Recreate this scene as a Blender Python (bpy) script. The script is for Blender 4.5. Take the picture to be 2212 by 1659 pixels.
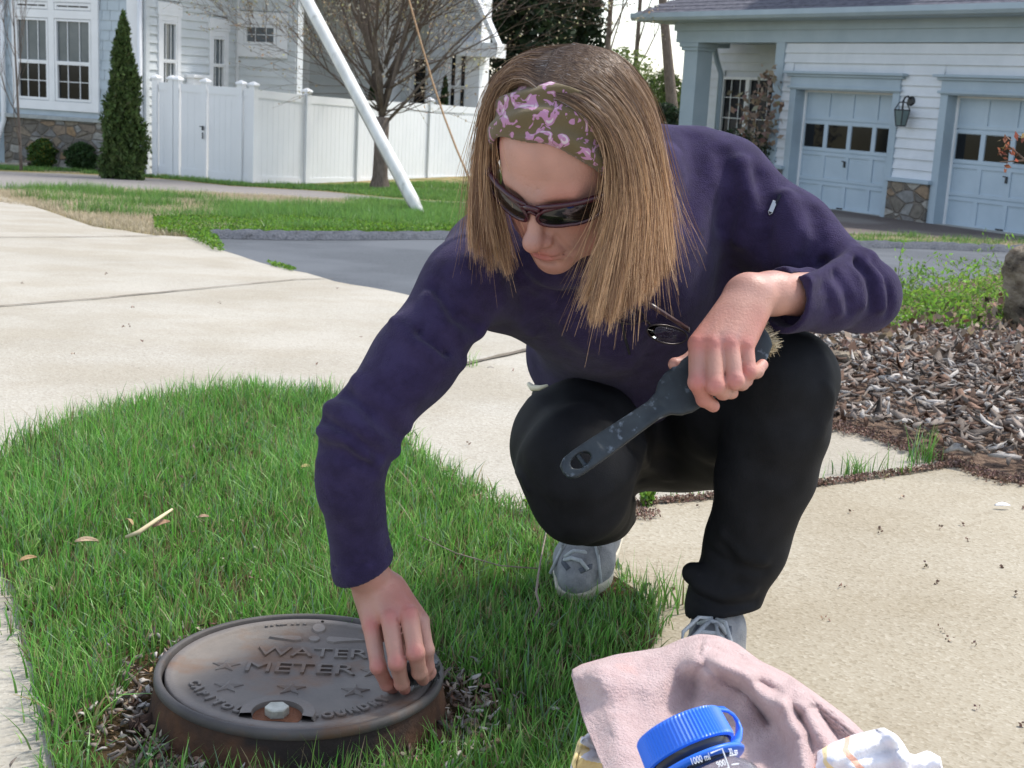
import bpy, bmesh, math, random
import numpy as np
from mathutils import Vector, Matrix
for o in list(bpy.data.objects): bpy.data.objects.remove(o)
scene = bpy.context.scene
COL = scene.collection
rng = np.random.default_rng(7)
random.seed(7)
# ------------------------------------------------ camera
FPX = 2950.0; PITCH = math.atan(625/2950); ROLL = math.atan(.055); CAMH = .80
_F = np.array([0, math.cos(PITCH), -math.sin(PITCH)])
_R0 = np.array([1., 0, 0]); _U0 = np.array([0, math.sin(PITCH), math.cos(PITCH)])
_R = math.cos(ROLL)*_R0 + math.sin(ROLL)*_U0
_U = -math.sin(ROLL)*_R0 + math.cos(ROLL)*_U0
_C = np.array([0, 0, CAMH])
cam = bpy.data.objects.new('camera', bpy.data.cameras.new('camera')); COL.objects.link(cam)
cam.matrix_world = Matrix([[_R[0], _U[0], -_F[0], _C[0]], [_R[1], _U[1], -_F[1], _C[1]], [_R[2], _U[2], -_F[2], _C[2]], [0, 0, 0, 1]])
cam.data.sensor_width = 36; cam.data.lens = 36*FPX/2212; cam.data.clip_start = .05; cam.data.clip_end = 1000
cam.data.dof.use_dof = True; cam.data.dof.focus_distance = 1.72; cam.data.dof.aperture_fstop = 22
scene.camera = cam
# ------------------------------------------------ world and sun
SUN_EL = math.radians(56); SUN_AZ = math.atan2(.82, .57)      # direction TOWARDS the sun: +x right, +y away from the camera
w = bpy.data.worlds.new('World'); scene.world = w; w.use_nodes = True
nt = w.node_tree; bg = nt.nodes['Background']; sky = nt.nodes.new('ShaderNodeTexSky')
sky.sky_type = 'NISHITA'; sky.sun_disc = False; sky.sun_elevation = SUN_EL; sky.sun_rotation = SUN_AZ
sky.air_density = 1.0; sky.dust_density = 1.0; sky.ozone_density = 1.0
hs = nt.nodes.new('ShaderNodeHueSaturation'); hs.inputs['Saturation'].default_value = .6; nt.links.new(sky.outputs[0], hs.inputs['Color']); nt.links.new(hs.outputs[0], bg.inputs[0]); bg.inputs[1].default_value = .15
sd = bpy.data.lights.new('sun', 'SUN'); sun = bpy.data.objects.new('sun', sd); COL.objects.link(sun)
sd.energy = 2.1; sd.angle = math.radians(7); sd.color = (1, .95, .87)
sdir = Vector((math.cos(SUN_EL)*math.sin(SUN_AZ), math.cos(SUN_EL)*math.cos(SUN_AZ), math.sin(SUN_EL)))
sun.rotation_euler = sdir.to_track_quat('Z', 'Y').to_euler(); sun.location = (10, 10, 20)
scene.view_settings.view_transform = 'Standard'; scene.view_settings.look = 'None'
scene.view_settings.exposure = 1.1; scene.view_settings.gamma = 1
scene.render.engine = 'CYCLES'
scene.render.resolution_x = 1024; scene.render.resolution_y = 768
# ------------------------------------------------ helpers
def P(U, V, d): return _C + d*(_F + _R*((U-1106)/FPX) - _U*((V-829.5)/FPX))
def PV(U, V, d): return Vector(P(U, V, d))
def g(x, y):
    if y < 4: return 0.
    b = -.05*(min(y, 27)-4); w = min(max((x-.5)/3.5, 0), 1)
    return b*(1-w)+max(b, -.76)*w
def gnd(U, V):
    lo, hi = .5, 300.
    for i in range(50):
        m = (lo+hi)/2; q = P(U, V, m)
        if q[2] > g(q[0], q[1]): lo = m
        else: hi = m
    return P(U, V, lo)
def lin(c): return tuple(((x/255+.055)/1.055)**2.4 if x/255 > .04045 else x/255/12.92 for x in c)
def prop(o, label=None, cat=None, group=None, kind=None):
    if label: o['label'] = label
    if cat: o['category'] = cat
    if group: o['group'] = group
    if kind: o['kind'] = kind
    return o
def empty(name, loc=(0, 0, 0), label=None, cat=None, group=None):
    o = bpy.data.objects.new(name, None); COL.objects.link(o); o.location = loc; o.empty_display_size = .1
    return prop(o, label, cat, group)
def wmat(o):
    m = Matrix.Translation(o.location)
    return wmat(o.parent) @ o.matrix_parent_inverse @ m if o.parent else m
def link(name, me, mat=None, parent=None, smooth=False):
    o = bpy.data.objects.new(name, me); COL.objects.link(o)
    if mat:
        for m in (mat if isinstance(mat, (list, tuple)) else [mat]): me.materials.append(m)
    if smooth: me.polygons.foreach_set('use_smooth', [True]*len(me.polygons))
    if parent is not None:
        o.parent = parent; o.matrix_parent_inverse = wmat(parent).inverted()
    return o
def np_mesh(name, V, F4=None, F3=None, col=None, mi=None):
    me = bpy.data.meshes.new(name); V = np.asarray(V, np.float32).reshape(-1, 3)
    F4 = np.zeros((0, 4), np.int32) if F4 is None else np.asarray(F4, np.int32).reshape(-1, 4)
    F3 = np.zeros((0, 3), np.int32) if F3 is None else np.asarray(F3, np.int32).reshape(-1, 3)
    me.vertices.add(len(V)); me.vertices.foreach_set('co', V.ravel())
    nl = F4.size+F3.size; me.loops.add(nl); me.loops.foreach_set('vertex_index', np.concatenate([F4.ravel(), F3.ravel()]))
    n4, n3 = len(F4), len(F3); me.polygons.add(n4+n3)
    me.polygons.foreach_set('loop_start', np.concatenate([np.arange(n4)*4, n4*4+np.arange(n3)*3]).astype(np.int32))
    try: me.polygons.foreach_set('loop_total', np.concatenate([np.full(n4, 4), np.full(n3, 3)]).astype(np.int32))
    except Exception: pass
    if mi is not None: me.polygons.foreach_set('material_index', np.asarray(mi, np.int32))
    me.update(calc_edges=True)
    if col is not None:
        a = me.color_attributes.new('Col', 'FLOAT_COLOR', 'POINT')
        c = np.ones((len(V), 4), np.float32); c[:, :3] = col; a.data.foreach_set('color', c.ravel())
    return me
class MB:
    """collects boxes, prisms and tubes into ONE mesh"""
    def __init__(s): s.V = []; s.F = []; s.M = []; s.m = 0; s.C = None
    def _add(s, vs, fs):
        n = len(s.V); s.V += [tuple(v) for v in vs]; s.F += [tuple(i+n for i in f) for f in fs]; s.M += [s.m]*len(fs)
    def boxv(s, o, ax, ay, az):
        o, ax, ay, az = map(Vector, (o, ax, ay, az))
        v = [o, o+ax, o+ax+ay, o+ay, o+az, o+ax+az, o+ax+ay+az, o+ay+az]
        s._add(v, [(0, 3, 2, 1), (4, 5, 6, 7), (0, 1, 5, 4), (1, 2, 6, 5), (2, 3, 7, 6), (3, 0, 4, 7)])
    def box(s, c, sz): s.boxv((c[0]-sz[0]/2, c[1]-sz[1]/2, c[2]-sz[2]/2), (sz[0], 0, 0), (0, sz[1], 0), (0, 0, sz[2]))
    def tube(s, pts, rad, n=8, cap=True):
        pts = [Vector(p) for p in pts]; rad = rad if hasattr(rad, '__len__') else [rad]*len(pts)
        t0 = (pts[1]-pts[0]).normalized(); a = t0.orthogonal().normalized(); base = len(s.V); rings = []
        for i, p in enumerate(pts):
            t = (pts[min(i+1, len(pts)-1)]-pts[max(i-1, 0)])
            if t.length > 1e-9: t0 = t.normalized()
            a = (a-t0*a.dot(t0)).normalized(); b = t0.cross(a)
            for k in range(n):
                an = 2*math.pi*k/n; s.V.append(tuple(p+(a*math.cos(an)+b*math.sin(an))*rad[i]))
        for i in range(len(pts)-1):
            for k in range(n):
                q = base+i*n; s.F.append((q+k, q+(k+1) % n, q+n+(k+1) % n, q+n+k)); s.M.append(s.m)
        if cap:
            s.F.append(tuple(base+k for k in reversed(range(n)))); s.M.append(s.m)
            q = base+(len(pts)-1)*n; s.F.append(tuple(q+k for k in range(n))); s.M.append(s.m)
    def prism(s, poly, o, ax, ay, az):   # 2-D outline in the ax, ay plane, extruded along az
        o, ax, ay, az = map(Vector, (o, ax, ay, az)); n = len(poly)
        lo = [o+ax*p[0]+ay*p[1] for p in poly]; hi = [v+az for v in lo]
        s._add(lo+hi, [tuple(reversed(range(n))), tuple(range(n, 2*n))]+[(i, (i+1) % n, n+(i+1) % n, n+i) for i in range(n)])
    def lathe(s, prof, o, ax, n=32, sx=1):
        ax = Vector(ax).normalized(); a = ax.orthogonal().normalized(); b = ax.cross(a); o = Vector(o); base = len(s.V)
        for r_, z_ in prof:
            for k in range(n):
                an = 2*math.pi*k/n; s.V.append(tuple(o+ax*z_+(a*math.cos(an)+b*math.sin(an))*r_))
        for i in range(len(prof)-1):
            for k in range(n):
                q = base+i*n; s.F.append((q+k, q+(k+1) % n, q+n+(k+1) % n, q+n+k)); s.M.append(s.m)
    def build(s, name, mat=None, parent=None, smooth=False, bevel=0, seg=2, rot=None):
        me = bpy.data.meshes.new(name); me.from_pydata(s.V, [], s.F); me.polygons.foreach_set('material_index', s.M)
        o = link(name, me, mat, parent, smooth)
        bm = bmesh.new(); bm.from_mesh(me); bmesh.ops.recalc_face_normals(bm, faces=bm.faces)
        if bevel: bmesh.ops.bevel(bm, geom=[e for e in bm.edges if len(e.link_faces) == 2 and e.calc_face_angle(0) > .5], offset=bevel, segments=seg, profile=.5, affect='EDGES')
        bm.to_mesh(me); bm.free()
        return o
# ------------------------------------------------ materials
def mat(name, c1, c2=None, scale=5, rough=.7, bump=0, bscale=40, spec=.4, metal=0, sheen=0, detail=6, c3=None, s3=1, f3=.55, vcol=False, stretch=None, trans=0, coat=0, sss=0, bdist=.01, voro=0):
    m = bpy.data.materials.new(name); m.use_nodes = True; n = m.node_tree; L = n.links; b = n.nodes['Principled BSDF']
    b.inputs['Roughness'].default_value = rough; b.inputs['Specular IOR Level'].default_value = spec; b.inputs['Metallic'].default_value = metal
    b.inputs['Sheen Weight'].default_value = sheen; b.inputs['Coat Weight'].default_value = coat
    if sheen: b.inputs['Sheen Roughness'].default_value = .4
    tc = n.nodes.new('ShaderNodeTexCoord'); vec = tc.outputs['Object']
    if stretch:
        mp = n.nodes.new('ShaderNodeMapping'); mp.inputs['Scale'].default_value = stretch; L.new(vec, mp.inputs[0]); vec = mp.outputs[0]
    def noise(sc, det=detail, ro=.6):
        t = n.nodes.new('ShaderNodeTexNoise'); t.inputs['Scale'].default_value = sc; t.inputs['Detail'].default_value = det; t.inputs['Roughness'].default_value = ro
        L.new(vec, t.inputs['Vector']); return t.outputs['Fac']
    def ramp(f, a, bb, p0=.35, p1=.65):
        r = n.nodes.new('ShaderNodeValToRGB'); r.color_ramp.elements[0].position = p0; r.color_ramp.elements[1].position = p1
        r.color_ramp.elements[0].color = (*a, 1); r.color_ramp.elements[1].color = (*bb, 1); L.new(f, r.inputs[0]); return r.outputs[0]
    if vcol:
        at = n.nodes.new('ShaderNodeVertexColor'); at.layer_name = 'Col'; colr = at.outputs[0]
    elif c2: colr = ramp(noise(scale), c1, c2)
    else: colr = None
    if c3:
        r = ramp(noise(s3, 4), (0, 0, 0), (1, 1, 1), f3-.05, f3+.08); mx = n.nodes.new('ShaderNodeMix'); mx.data_type = 'RGBA'
        L.new(r, mx.inputs[0])
        if colr: L.new(colr, mx.inputs[6])
        else: mx.inputs[6].default_value = (*c1, 1)
        mx.inputs[7].default_value = (*c3, 1); colr = mx.outputs[2]
    if colr: L.new(colr, b.inputs['Base Color'])
    else: b.inputs['Base Color'].default_value = (*c1, 1)
    if bump:
        bp = n.nodes.new('ShaderNodeBump'); bp.inputs['Strength'].default_value = bump; bp.inputs['Distance'].default_value = bdist
        L.new(noise(bscale, 5), bp.inputs['Height']); L.new(bp.outputs[0], b.inputs['Normal'])
    if sss:
        b.inputs['Subsurface Weight'].default_value = sss; b.inputs['Subsurface Scale'].default_value = .006; b.inputs['Subsurface Radius'].default_value = (1, .4, .25)
    if trans:
        out = n.nodes['Material Output']; t = n.nodes.new('ShaderNodeBsdfTranslucent'); ms = n.nodes.new('ShaderNodeMixShader'); ms.inputs[0].default_value = trans
        if colr: L.new(colr, t.inputs[0])
        else: t.inputs[0].default_value = (*c1, 1)
        L.new(b.outputs[0], ms.inputs[1]); L.new(t.outputs[0], ms.inputs[2]); L.new(ms.outputs[0], out.inputs[0])
    return m
def glassy(name, c, rough=.05):
    return mat(name, c, rough=rough, spec=.8, coat=.6)
# ================================================ GROUND
M_lawn = mat('lawn_soil', lin((95, 100, 55)), lin((140, 125, 90)), 3, .95, 1, 60, .1, c3=lin((165, 148, 112)), s3=.8, f3=.56)
M_soil = mat('soil_thatch', lin((62, 52, 36)), lin((112, 92, 66)), 30, .95, 1, 150, .1, bdist=.02)
def concrete(name='exposed_aggregate_concrete', ca=(160, 155, 144), cb=(170, 165, 154)):
    m = mat(name, lin(ca), lin(cb), 1.2, .85, .0, 300, .25)
    n = m.node_tree; L = n.links; b = n.nodes['Principled BSDF']; src = b.inputs['Base Color'].links[0].from_socket
    tc = n.nodes.new('ShaderNodeTexCoord')
    vo = n.nodes.new('ShaderNodeTexVoronoi'); vo.inputs['Scale'].default_value = 190; L.new(tc.outputs['Object'], vo.inputs['Vector'])
    sp = n.nodes.new('ShaderNodeSeparateColor'); L.new(vo.outputs['Color'], sp.inputs[0])
    r = n.nodes.new('ShaderNodeValToRGB'); e = r.color_ramp.elements
    e[0].position = 0; e[0].color = (*lin((84, 74, 62)), 1); e[1].position = 1; e[1].color = (*lin((210, 204, 192)), 1)
    for p_, c_ in ((.12, (136, 124, 104)), (.3, (166, 158, 144)), (.8, (176, 169, 155))):
        x = r.color_ramp.elements.new(p_); x.color = (*lin(c_), 1)
    L.new(sp.outputs[0], r.inputs[0])
    mx = n.nodes.new('ShaderNodeMix'); mx.data_type = 'RGBA'; mx.inputs[0].default_value = .24
    L.new(src, mx.inputs[6]); L.new(r.outputs[0], mx.inputs[7])
    no = n.nodes.new('ShaderNodeTexNoise'); no.inputs['Scale'].default_value = 2.3; no.inputs['Detail'].default_value = 8; L.new(tc.outputs['Object'], no.inputs['Vector'])
    r2 = n.nodes.new('ShaderNodeValToRGB'); r2.color_ramp.elements[0].position = .38; r2.color_ramp.elements[1].position = .6
    r2.color_ramp.elements[0].color = (.88, .855, .81, 1); r2.color_ramp.elements[1].color = (1, 1, 1, 1); L.new(no.outputs[0], r2.inputs[0])
    m2 = n.nodes.new('ShaderNodeMix'); m2.data_type = 'RGBA'; m2.blend_type = 'MULTIPLY'; m2.inputs[0].default_value = 1
    L.new(mx.outputs[2], m2.inputs[6]); L.new(r2.outputs[0], m2.inputs[7]); L.new(m2.outputs[2], b.inputs['Base Color'])
    bp = n.nodes.new('ShaderNodeBump'); bp.inputs['Strength'].default_value = .3; bp.inputs['Distance'].default_value = .002
    L.new(vo.outputs['Distance'], bp.inputs['Height']); L.new(bp.outputs[0], b.inputs['Normal'])
    return m
M_conc = concrete(); M_conc2 = concrete('worn_aggregate_concrete', (150, 141, 122), (160, 151, 132))
M_asph = mat('asphalt', lin((66, 70, 75)), lin((86, 90, 95)), 90, .85, .6, 220, .3, c3=lin((90, 94, 99)), s3=.7, f3=.5, bdist=.004)
M_path = mat('old_asphalt', lin((120, 116, 112)), lin((146, 141, 136)), 60, .9, .5, 150, .2, c3=lin((138, 132, 128)), s3=.4)
M_apron = mat('brown_asphalt', lin((92, 84, 80)), lin((120, 110, 104)), 50, .9, .5, 150, .2, c3=lin((130, 124, 118)), s3=.5)
YC = [4]+[4+i*1.0 for i in range(1, 24)]+[19.2]
def sheet(name, pts, z, m, thick=0, kind='structure', world=False, **kw):
    """polygon (in ground points) laid on the terrain"""
    W = pts if world else [gnd(*p) for p in pts]
    bm = bmesh.new(); vs = [bm.verts.new((q[0], q[1], 0)) for q in W]; f = bm.faces.new(vs)
    if f.calc_area() > 0: f.normal_update()
    if f.normal.z < 0: f.normal_flip()
    ys = [q[1] for q in W]
    for y in YC:
        if min(ys) < y < max(ys): bmesh.ops.bisect_plane(bm, geom=bm.verts[:]+bm.edges[:]+bm.faces[:], plane_co=(0, y, 0), plane_no=(0, 1, 0))
    xs = [q[0] for q in W]
    for x in [.5+.5*i for i in range(8)]:
        if min(xs) < x < max(xs) and max(ys) > 18: bmesh.ops.bisect_plane(bm, geom=bm.verts[:]+bm.edges[:]+bm.faces[:], plane_co=(x, 0, 0), plane_no=(1, 0, 0))
    for v in bm.verts: v.co.z = g(v.co.x, v.co.y)+z
    if thick:
        top = bm.faces[:]; r_ = bmesh.ops.extrude_face_region(bm, geom=top)
        for v in [e for e in r_['geom'] if isinstance(e, bmesh.types.BMVert)]: v.co.z -= thick
        bmesh.ops.recalc_face_normals(bm, faces=bm.faces)
    me = bpy.data.meshes.new(name); bm.to_mesh(me); bm.free()
    for p_ in me.polygons:
        pass
    o = link(name, me, m); prop(o, kind=kind, **kw); return o
def refine(pts, n=6, amp=0., seed=1):
    """wobble an outline so that its edges are not ruler-straight (in pixels of the photograph's ground)"""
    r_ = random.Random(seed); out = []
    for i in range(len(pts)-1):
        a, b = pts[i], pts[i+1]
        for k in range(n):
            t = k/n; out.append((a[0]+(b[0]-a[0])*t+r_.uniform(-amp, amp), a[1]+(b[1]-a[1])*t+r_.uniform(-amp, amp)*.35))
    out.append(pts[-1]); return out
R_ = 300
sheet('ground', [(-R_, -R_), (R_, -R_), (R_, R_), (-R_, R_)], 0, M_lawn, world=True)
far_edge = [(-700, 250), (-300, 350), (0, 425), (90, 455), (200, 492), (330, 512), (430, 517), (480, 545), (560, 572), (640, 590), (720, 612), (870, 640)]
back_edge = [(870, 640), (1000, 672), (1150, 705), (1500, 760), (1800, 800)]
def w_(p): q = gnd(*p); return (q[0], q[1])
conc_world = [w_(p) for p in refine(far_edge, 4, 2.5, 3)[:-1]+refine(back_edge, 3, 2, 5)]+[(1.2, 4.2), (3.2, 3.6), (5, -3), (-6, -3), (-12, 8)]
sheet('driveway', conc_world, .012, M_conc, .02, world=True)
near_px = [(1100, 1135), (1130, 1130), (1200, 1120), (1390, 1107), (1540, 1092), (1740, 1068), (1900, 1047), (2060, 1021), (2140, 1050), (2212, 1062), (2600, 1090), (2700, 1900), (1000, 1900), (1050, 1300)]
sheet('driveway', [w_(p) for p in near_px], .0155, M_conc2, .003, world=True)
# asphalt drive with its thick broken-edged lip
asp = [w_(p) for p in refine(far_edge[6:], 4, 2.5, 3)[:-1]+refine(back_edge, 3, 2, 5)]
farl = [(1000, 505), (900, 508), (800, 508), (700, 510), (600, 512), (520, 512), (445, 510)]
asp_w = asp+[w_((1800, 800)), w_((2300, 830)), w_((3000, 880)), w_((3000, 560)), w_((2212, 537)), w_((1850, 527)), w_((1400, 515))]+[w_(p) for p in refine(farl, 3, 2, 9)]
asp_w = [p for i, p in enumerate(asp_w) if i == 0 or (abs(p[0]-asp_w[i-1][0])+abs(p[1]-asp_w[i-1][1])) > 1e-4]
sheet('road', asp_w, .006, M_asph, world=True)
def lip(pts, seed, wd=.28, ht=.05):
    r_ = random.Random(seed); P_ = [gnd(*p) for p in refine(pts, 14, 1.0, seed)]; V = []; F = []
    prof = [(0, -.03), (.12, .7), (.3, .95), (.6, 1), (.85, .8), (1, .5), (1.02, -.05)]; k = len(prof)
    for i, q in enumerate(P_):
        ww = wd*r_.uniform(.85, 1.2)
        for a, h in prof: V.append((q[0]+r_.uniform(-.012, .012), q[1]+a*ww+r_.uniform(-.012, .012), g(q[0], q[1]+a*ww)+.01+h*ht*r_.uniform(.7, 1.2)))
    for i in range(len(P_)-1):
        for j in range(k-1): F.append((i*k+j, (i+1)*k+j, (i+1)*k+j+1, i*k+j+1))
    return np_mesh('road_edge', V, F)
M_lip = mat('asphalt_lip', lin((70, 74, 82)), lin((110, 114, 122)), 60, .9, 1, 90, .3, bdist=.03)
o = link('road_edge', lip([(436, 517), (600, 521), (800, 521), (1010, 519), (1100, 519)], 4, .42, .05), M_lip); prop(o, kind='structure')
o = link('road_edge', lip([(1700, 532), (1850, 536), (2000, 540), (2150, 545), (2300, 550)], 5, .4, .06), M_lip); prop(o, kind='structure')
# the old asphalt path in front of the fence
top_e = [(-400, 355), (0, 371), (250, 380), (375, 390), (498, 403), (708, 415), (858, 430), (993, 438), (1300, 455), (1700, 480)]
bot_e = [(1700, 492), (1300, 466), (993, 447), (918, 442), (768, 433), (600, 425), (498, 421), (400, 415), (210, 411), (0, 411), (-60, 414), (-400, 400)]
sheet('path', refine(top_e, 4, 2, 1)+refine(bot_e, 4, 2, 2), .006, M_path)
sheet('garage_apron', [(1500, 425), (1700, 440), (2212, 512), (2700, 580), (2900, 560), (2500, 530), (2212, 521), (2133, 519), (1833, 507), (1500, 488)], .012, M_apron)
# planting bed at the foot of the left house
M_bed = mat('dark_mulch', lin((42, 34, 30)), lin((70, 56, 48)), 12, .95, 1, 40, .1, bdist=.05)
sheet('planting_bed', refine([(-100, 340), (0, 344), (330, 372), (330, 384), (220, 376), (120, 364), (0, 354), (-100, 350)], 3, 1.5, 8), .02, M_bed)
# ================================================ BUILDINGS
Z3 = Vector((0, 0, 1))
class Fac:
    """a vertical wall plane: a base point, a direction along the wall; measures pixels of the photograph on that plane"""
    def __init__(s, a, d, base=None):
        s.o = Vector((a[0], a[1], base if base is not None else a[2])); s.d = Vector((d[0], d[1], 0)).normalized()
        n = Vector((s.d.y, -s.d.x, 0)); s.n = n if n.dot(Vector((0, 0, 0))-Vector((s.o.x, s.o.y, 0))) > 0 else -n
    def st(s, U, V):
        q = Vector(_F+_R*((U-1106)/FPX)-_U*((V-829.5)/FPX)); c = Vector(_C)
        t = (s.o-c).dot(s.n)/q.dot(s.n); h = c+q*t-s.o
        return h.dot(s.d), h.z
    def rect(s, U0, V0, U1, V1):
        pts = [s.st(u, v) for u, v in ((U0, V0), (U1, V0), (U1, V1), (U0, V1))]
        return (pts[0][0]+pts[3][0])/2, (pts[1][0]+pts[2][0])/2, (pts[2][1]+pts[3][1])/2, (pts[0][1]+pts[1][1])/2   # s0, s1, z0, z1
    def quad(s, p):    # four pixels tl, tr, br, bl -> s0, s1, z0, z1
        q = [s.st(*a) for a in p]
        return (q[0][0]+q[3][0])/2, (q[1][0]+q[2][0])/2, (q[2][1]+q[3][1])/2, (q[0][1]+q[1][1])/2
    def pt(s, a, z, out=0): return s.o+s.d*a+Z3*z+s.n*out
    def box(s, mb, s0, s1, z0, z1, d0, d1): mb.boxv(s.pt(s0, z0, d0), s.d*(s1-s0), Z3*(z1-z0), s.n*(d1-d0))
def siding(F, mb, s0, s1, z0, z1, holes, pitch=.17, out=.034):
    """lapped boards; holes = rectangles left free for windows and doors"""
    z = z0
    while z < z1-1e-3:
        zt = min(z+pitch, z1); segs = [(s0, s1)]
        for h in holes:
            if h[2] < zt-.02 and h[3] > z+.02:
                ns = []
                for a, b in segs:
                    if h[1] <= a or h[0] >= b: ns.append((a, b)); continue
                    if h[0] > a: ns.append((a, h[0]))
                    if h[1] < b: ns.append((h[1], b))
                segs = ns
        for a, b in segs:
            if b-a < .01: continue
            p = [F.pt(a, z, 0), F.pt(b, z, 0), F.pt(b, z, out), F.pt(a, z, out), F.pt(a, zt, 0), F.pt(b, zt, 0), F.pt(b, zt, .004), F.pt(a, zt, .004)]
            mb._add(p, [(0, 1, 2, 3), (3, 2, 6, 7), (0, 3, 7, 4), (1, 5, 6, 2), (4, 7, 6, 5)])
        z += pitch
def shingles(F, mb, s0, s1, z0, z1, holes, pitch=.19, seed=1):
    r_ = random.Random(seed); z = z0; row = 0
    while z < z1:
        s = s0-r_.uniform(0, .2)
        while s < s1:
            wd = r_.uniform(.15, .3); a, b = max(s, s0), min(s+wd-.008, s1)
            if b-a > .02 and not any(h[0] < (a+b)/2 < h[1] and h[2] < z+pitch/2 < h[3] for h in holes):
                for h in holes:
                    if h[2] < z+pitch/2 < h[3]:
                        if a < h[0] < b: b = h[0]
                        if a < h[1] < b: a = h[1]
                o_ = .018+r_.uniform(0, .006); zt = min(z+pitch, z1)
                p = [F.pt(a, z, 0), F.pt(b, z, 0), F.pt(b, z, o_), F.pt(a, z, o_), F.pt(a, zt, 0), F.pt(b, zt, 0), F.pt(b, zt, .004), F.pt(a, zt, .004)]
                mb._add(p, [(0, 1, 2, 3), (3, 2, 6, 7), (0, 3, 7, 4), (1, 5, 6, 2), (4, 7, 6, 5)])
            s += wd
        z += pitch
M_pale = mat('pale_grey_siding', lin((206, 211, 212)), lin((214, 218, 219)), 3, .6, .15, 60, .3)
M_shgl = mat('blue_grey_shingle', lin((176, 188, 196)), lin((188, 199, 206)), 4, .7, .2, 60, .3)
M_trim = mat('white_trim_paint', (.78, .79, .8), (.83, .84, .85), 4, .45, spec=.4)
M_vinyl = mat('white_vinyl', (.80, .81, .82), (.84, .85, .86), 1, .35, spec=.5)
M_blue = mat('blue_grey_paint', lin((154, 170, 181)), lin((165, 180, 190)), 2, .5, spec=.4)
M_door = mat('blue_door_paint', lin((168, 184, 196)), lin((178, 193, 204)), 2, .5, spec=.4)
M_whsid = mat('garage_siding', lin((204, 209, 214)), lin((214, 218, 223)), 3, .55, .1, 60, .3)
M_glass = mat('window_glass', (.008, .009, .011), rough=.08, spec=.35)
M_blind = mat('blind_behind_glass', (.09, .11, .12), (.13, .15, .16), 3, .15, spec=.5)
M_roof = mat('asphalt_shingles', lin((84, 84, 92)), lin((112, 112, 120)), 9, .95, .6, 60, .1, stretch=(1, 1, 4))
M_dark = mat('dark_interior', (.02, .02, .022), rough=.9)
M_black = mat('black_metal', (.02, .022, .025), rough=.4, spec=.5)
def stone_mat():
    m = bpy.data.materials.new('field_stone'); m.use_nodes = True; n = m.node_tree; L = n.links; b = n.nodes['Principled BSDF']; b.inputs['Roughness'].default_value = .85
    tc = n.nodes.new('ShaderNodeTexCoord'); mp = n.nodes.new('ShaderNodeMapping'); mp.inputs['Scale'].default_value = (1, 1, 1.7); L.new(tc.outputs['Object'], mp.inputs[0])
    v1 = n.nodes.new('ShaderNodeTexVoronoi'); v1.inputs['Scale'].default_value = 3.6; L.new(mp.outputs[0], v1.inputs['Vector'])
    v2 = n.nodes.new('ShaderNodeTexVoronoi'); v2.feature = 'DISTANCE_TO_EDGE'; v2.inputs['Scale'].default_value = 3.6; L.new(mp.outputs[0], v2.inputs['Vector'])
    sp = n.nodes.new('ShaderNodeSeparateColor'); L.new(v1.outputs['Color'], sp.inputs[0])
    r = n.nodes.new('ShaderNodeValToRGB'); L.new(sp.outputs[0], r.inputs[0]); e = r.color_ramp.elements
    e[0].color = (*lin((98, 94, 88)), 1); e[1].color = (*lin((150, 146, 138)), 1); e[0].position = .1; e[1].position = .95
    for p_, c_ in ((.35, (124, 116, 104)), (.5, (142, 118, 90)), (.65, (112, 110, 108)), (.8, (134, 134, 132))):
        x = e.new(p_); x.color = (*lin(c_), 1)
    no = n.nodes.new('ShaderNodeTexNoise'); no.inputs['Scale'].default_value = 14; no.inputs['Detail'].default_value = 6; L.new(tc.outputs['Object'], no.inputs['Vector'])
    m1 = n.nodes.new('ShaderNodeMix'); m1.data_type = 'RGBA'; m1.blend_type = 'OVERLAY'; m1.inputs[0].default_value = .7; L.new(r.outputs[0], m1.inputs[6]); L.new(no.outputs[0], m1.inputs[7])
    r2 = n.nodes.new('ShaderNodeValToRGB'); r2.color_ramp.elements[0].position = .02; r2.color_ramp.elements[1].position = .07; L.new(v2.outputs['Distance'], r2.inputs[0])
    m2 = n.nodes.new('ShaderNodeMix'); m2.data_type = 'RGBA'; L.new(r2.outputs[0], m2.inputs[0]); m2.inputs[6].default_value = (*lin((120, 112, 102)), 1); L.new(m1.outputs[2], m2.inputs[7])
    L.new(m2.outputs[2], b.inputs['Base Color'])
    bp = n.nodes.new('ShaderNodeBump'); bp.inputs['Strength'].default_value = 1; bp.inputs['Distance'].default_value = .03; L.new(r2.outputs[0], bp.inputs['Height']); L.new(bp.outputs[0], b.inputs['Normal'])
    return m
M_stone = stone_mat()
def sash(F, parent, s0, s1, z0, z1, cols, rows, glass, out=.0, mtl=None, fr=.045, dirc=None, name='window', recess=.04):
    """one framed pane with muntins: window > glass"""
    mtl = mtl or M_trim; mb = MB()
    F.box(mb, s0, s0+fr, z0, z1, out-.03, out+.03); F.box(mb, s1-fr, s1, z0, z1, out-.03, out+.03)
    F.box(mb, s0+fr, s1-fr, z0, z0+fr, out-.03, out+.028); F.box(mb, s0+fr, s1-fr, z1-fr, z1, out-.03, out+.028)
    for k in range(1, cols): a = s0+(s1-s0)*k/cols; F.box(mb, a-.007, a+.007, z0+fr, z1-fr, out-.02, out-.004)
    for k in range(1, rows): a = z0+(z1-z0)*k/rows; F.box(mb, s0+fr, s1-fr, a-.007, a+.007, out-.02, out-.006)
    f = mb.build(name, mtl, parent)
    mb = MB(); F.box(mb, s0+fr-.005, s1-fr+.005, z0+fr-.005, z1-fr+.005, out-.035, out-.026); mb.build('glass', glass, f)
    return f
# ---------------- left house
a0 = gnd(312, 378); a1 = gnd(0, 350)
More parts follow.
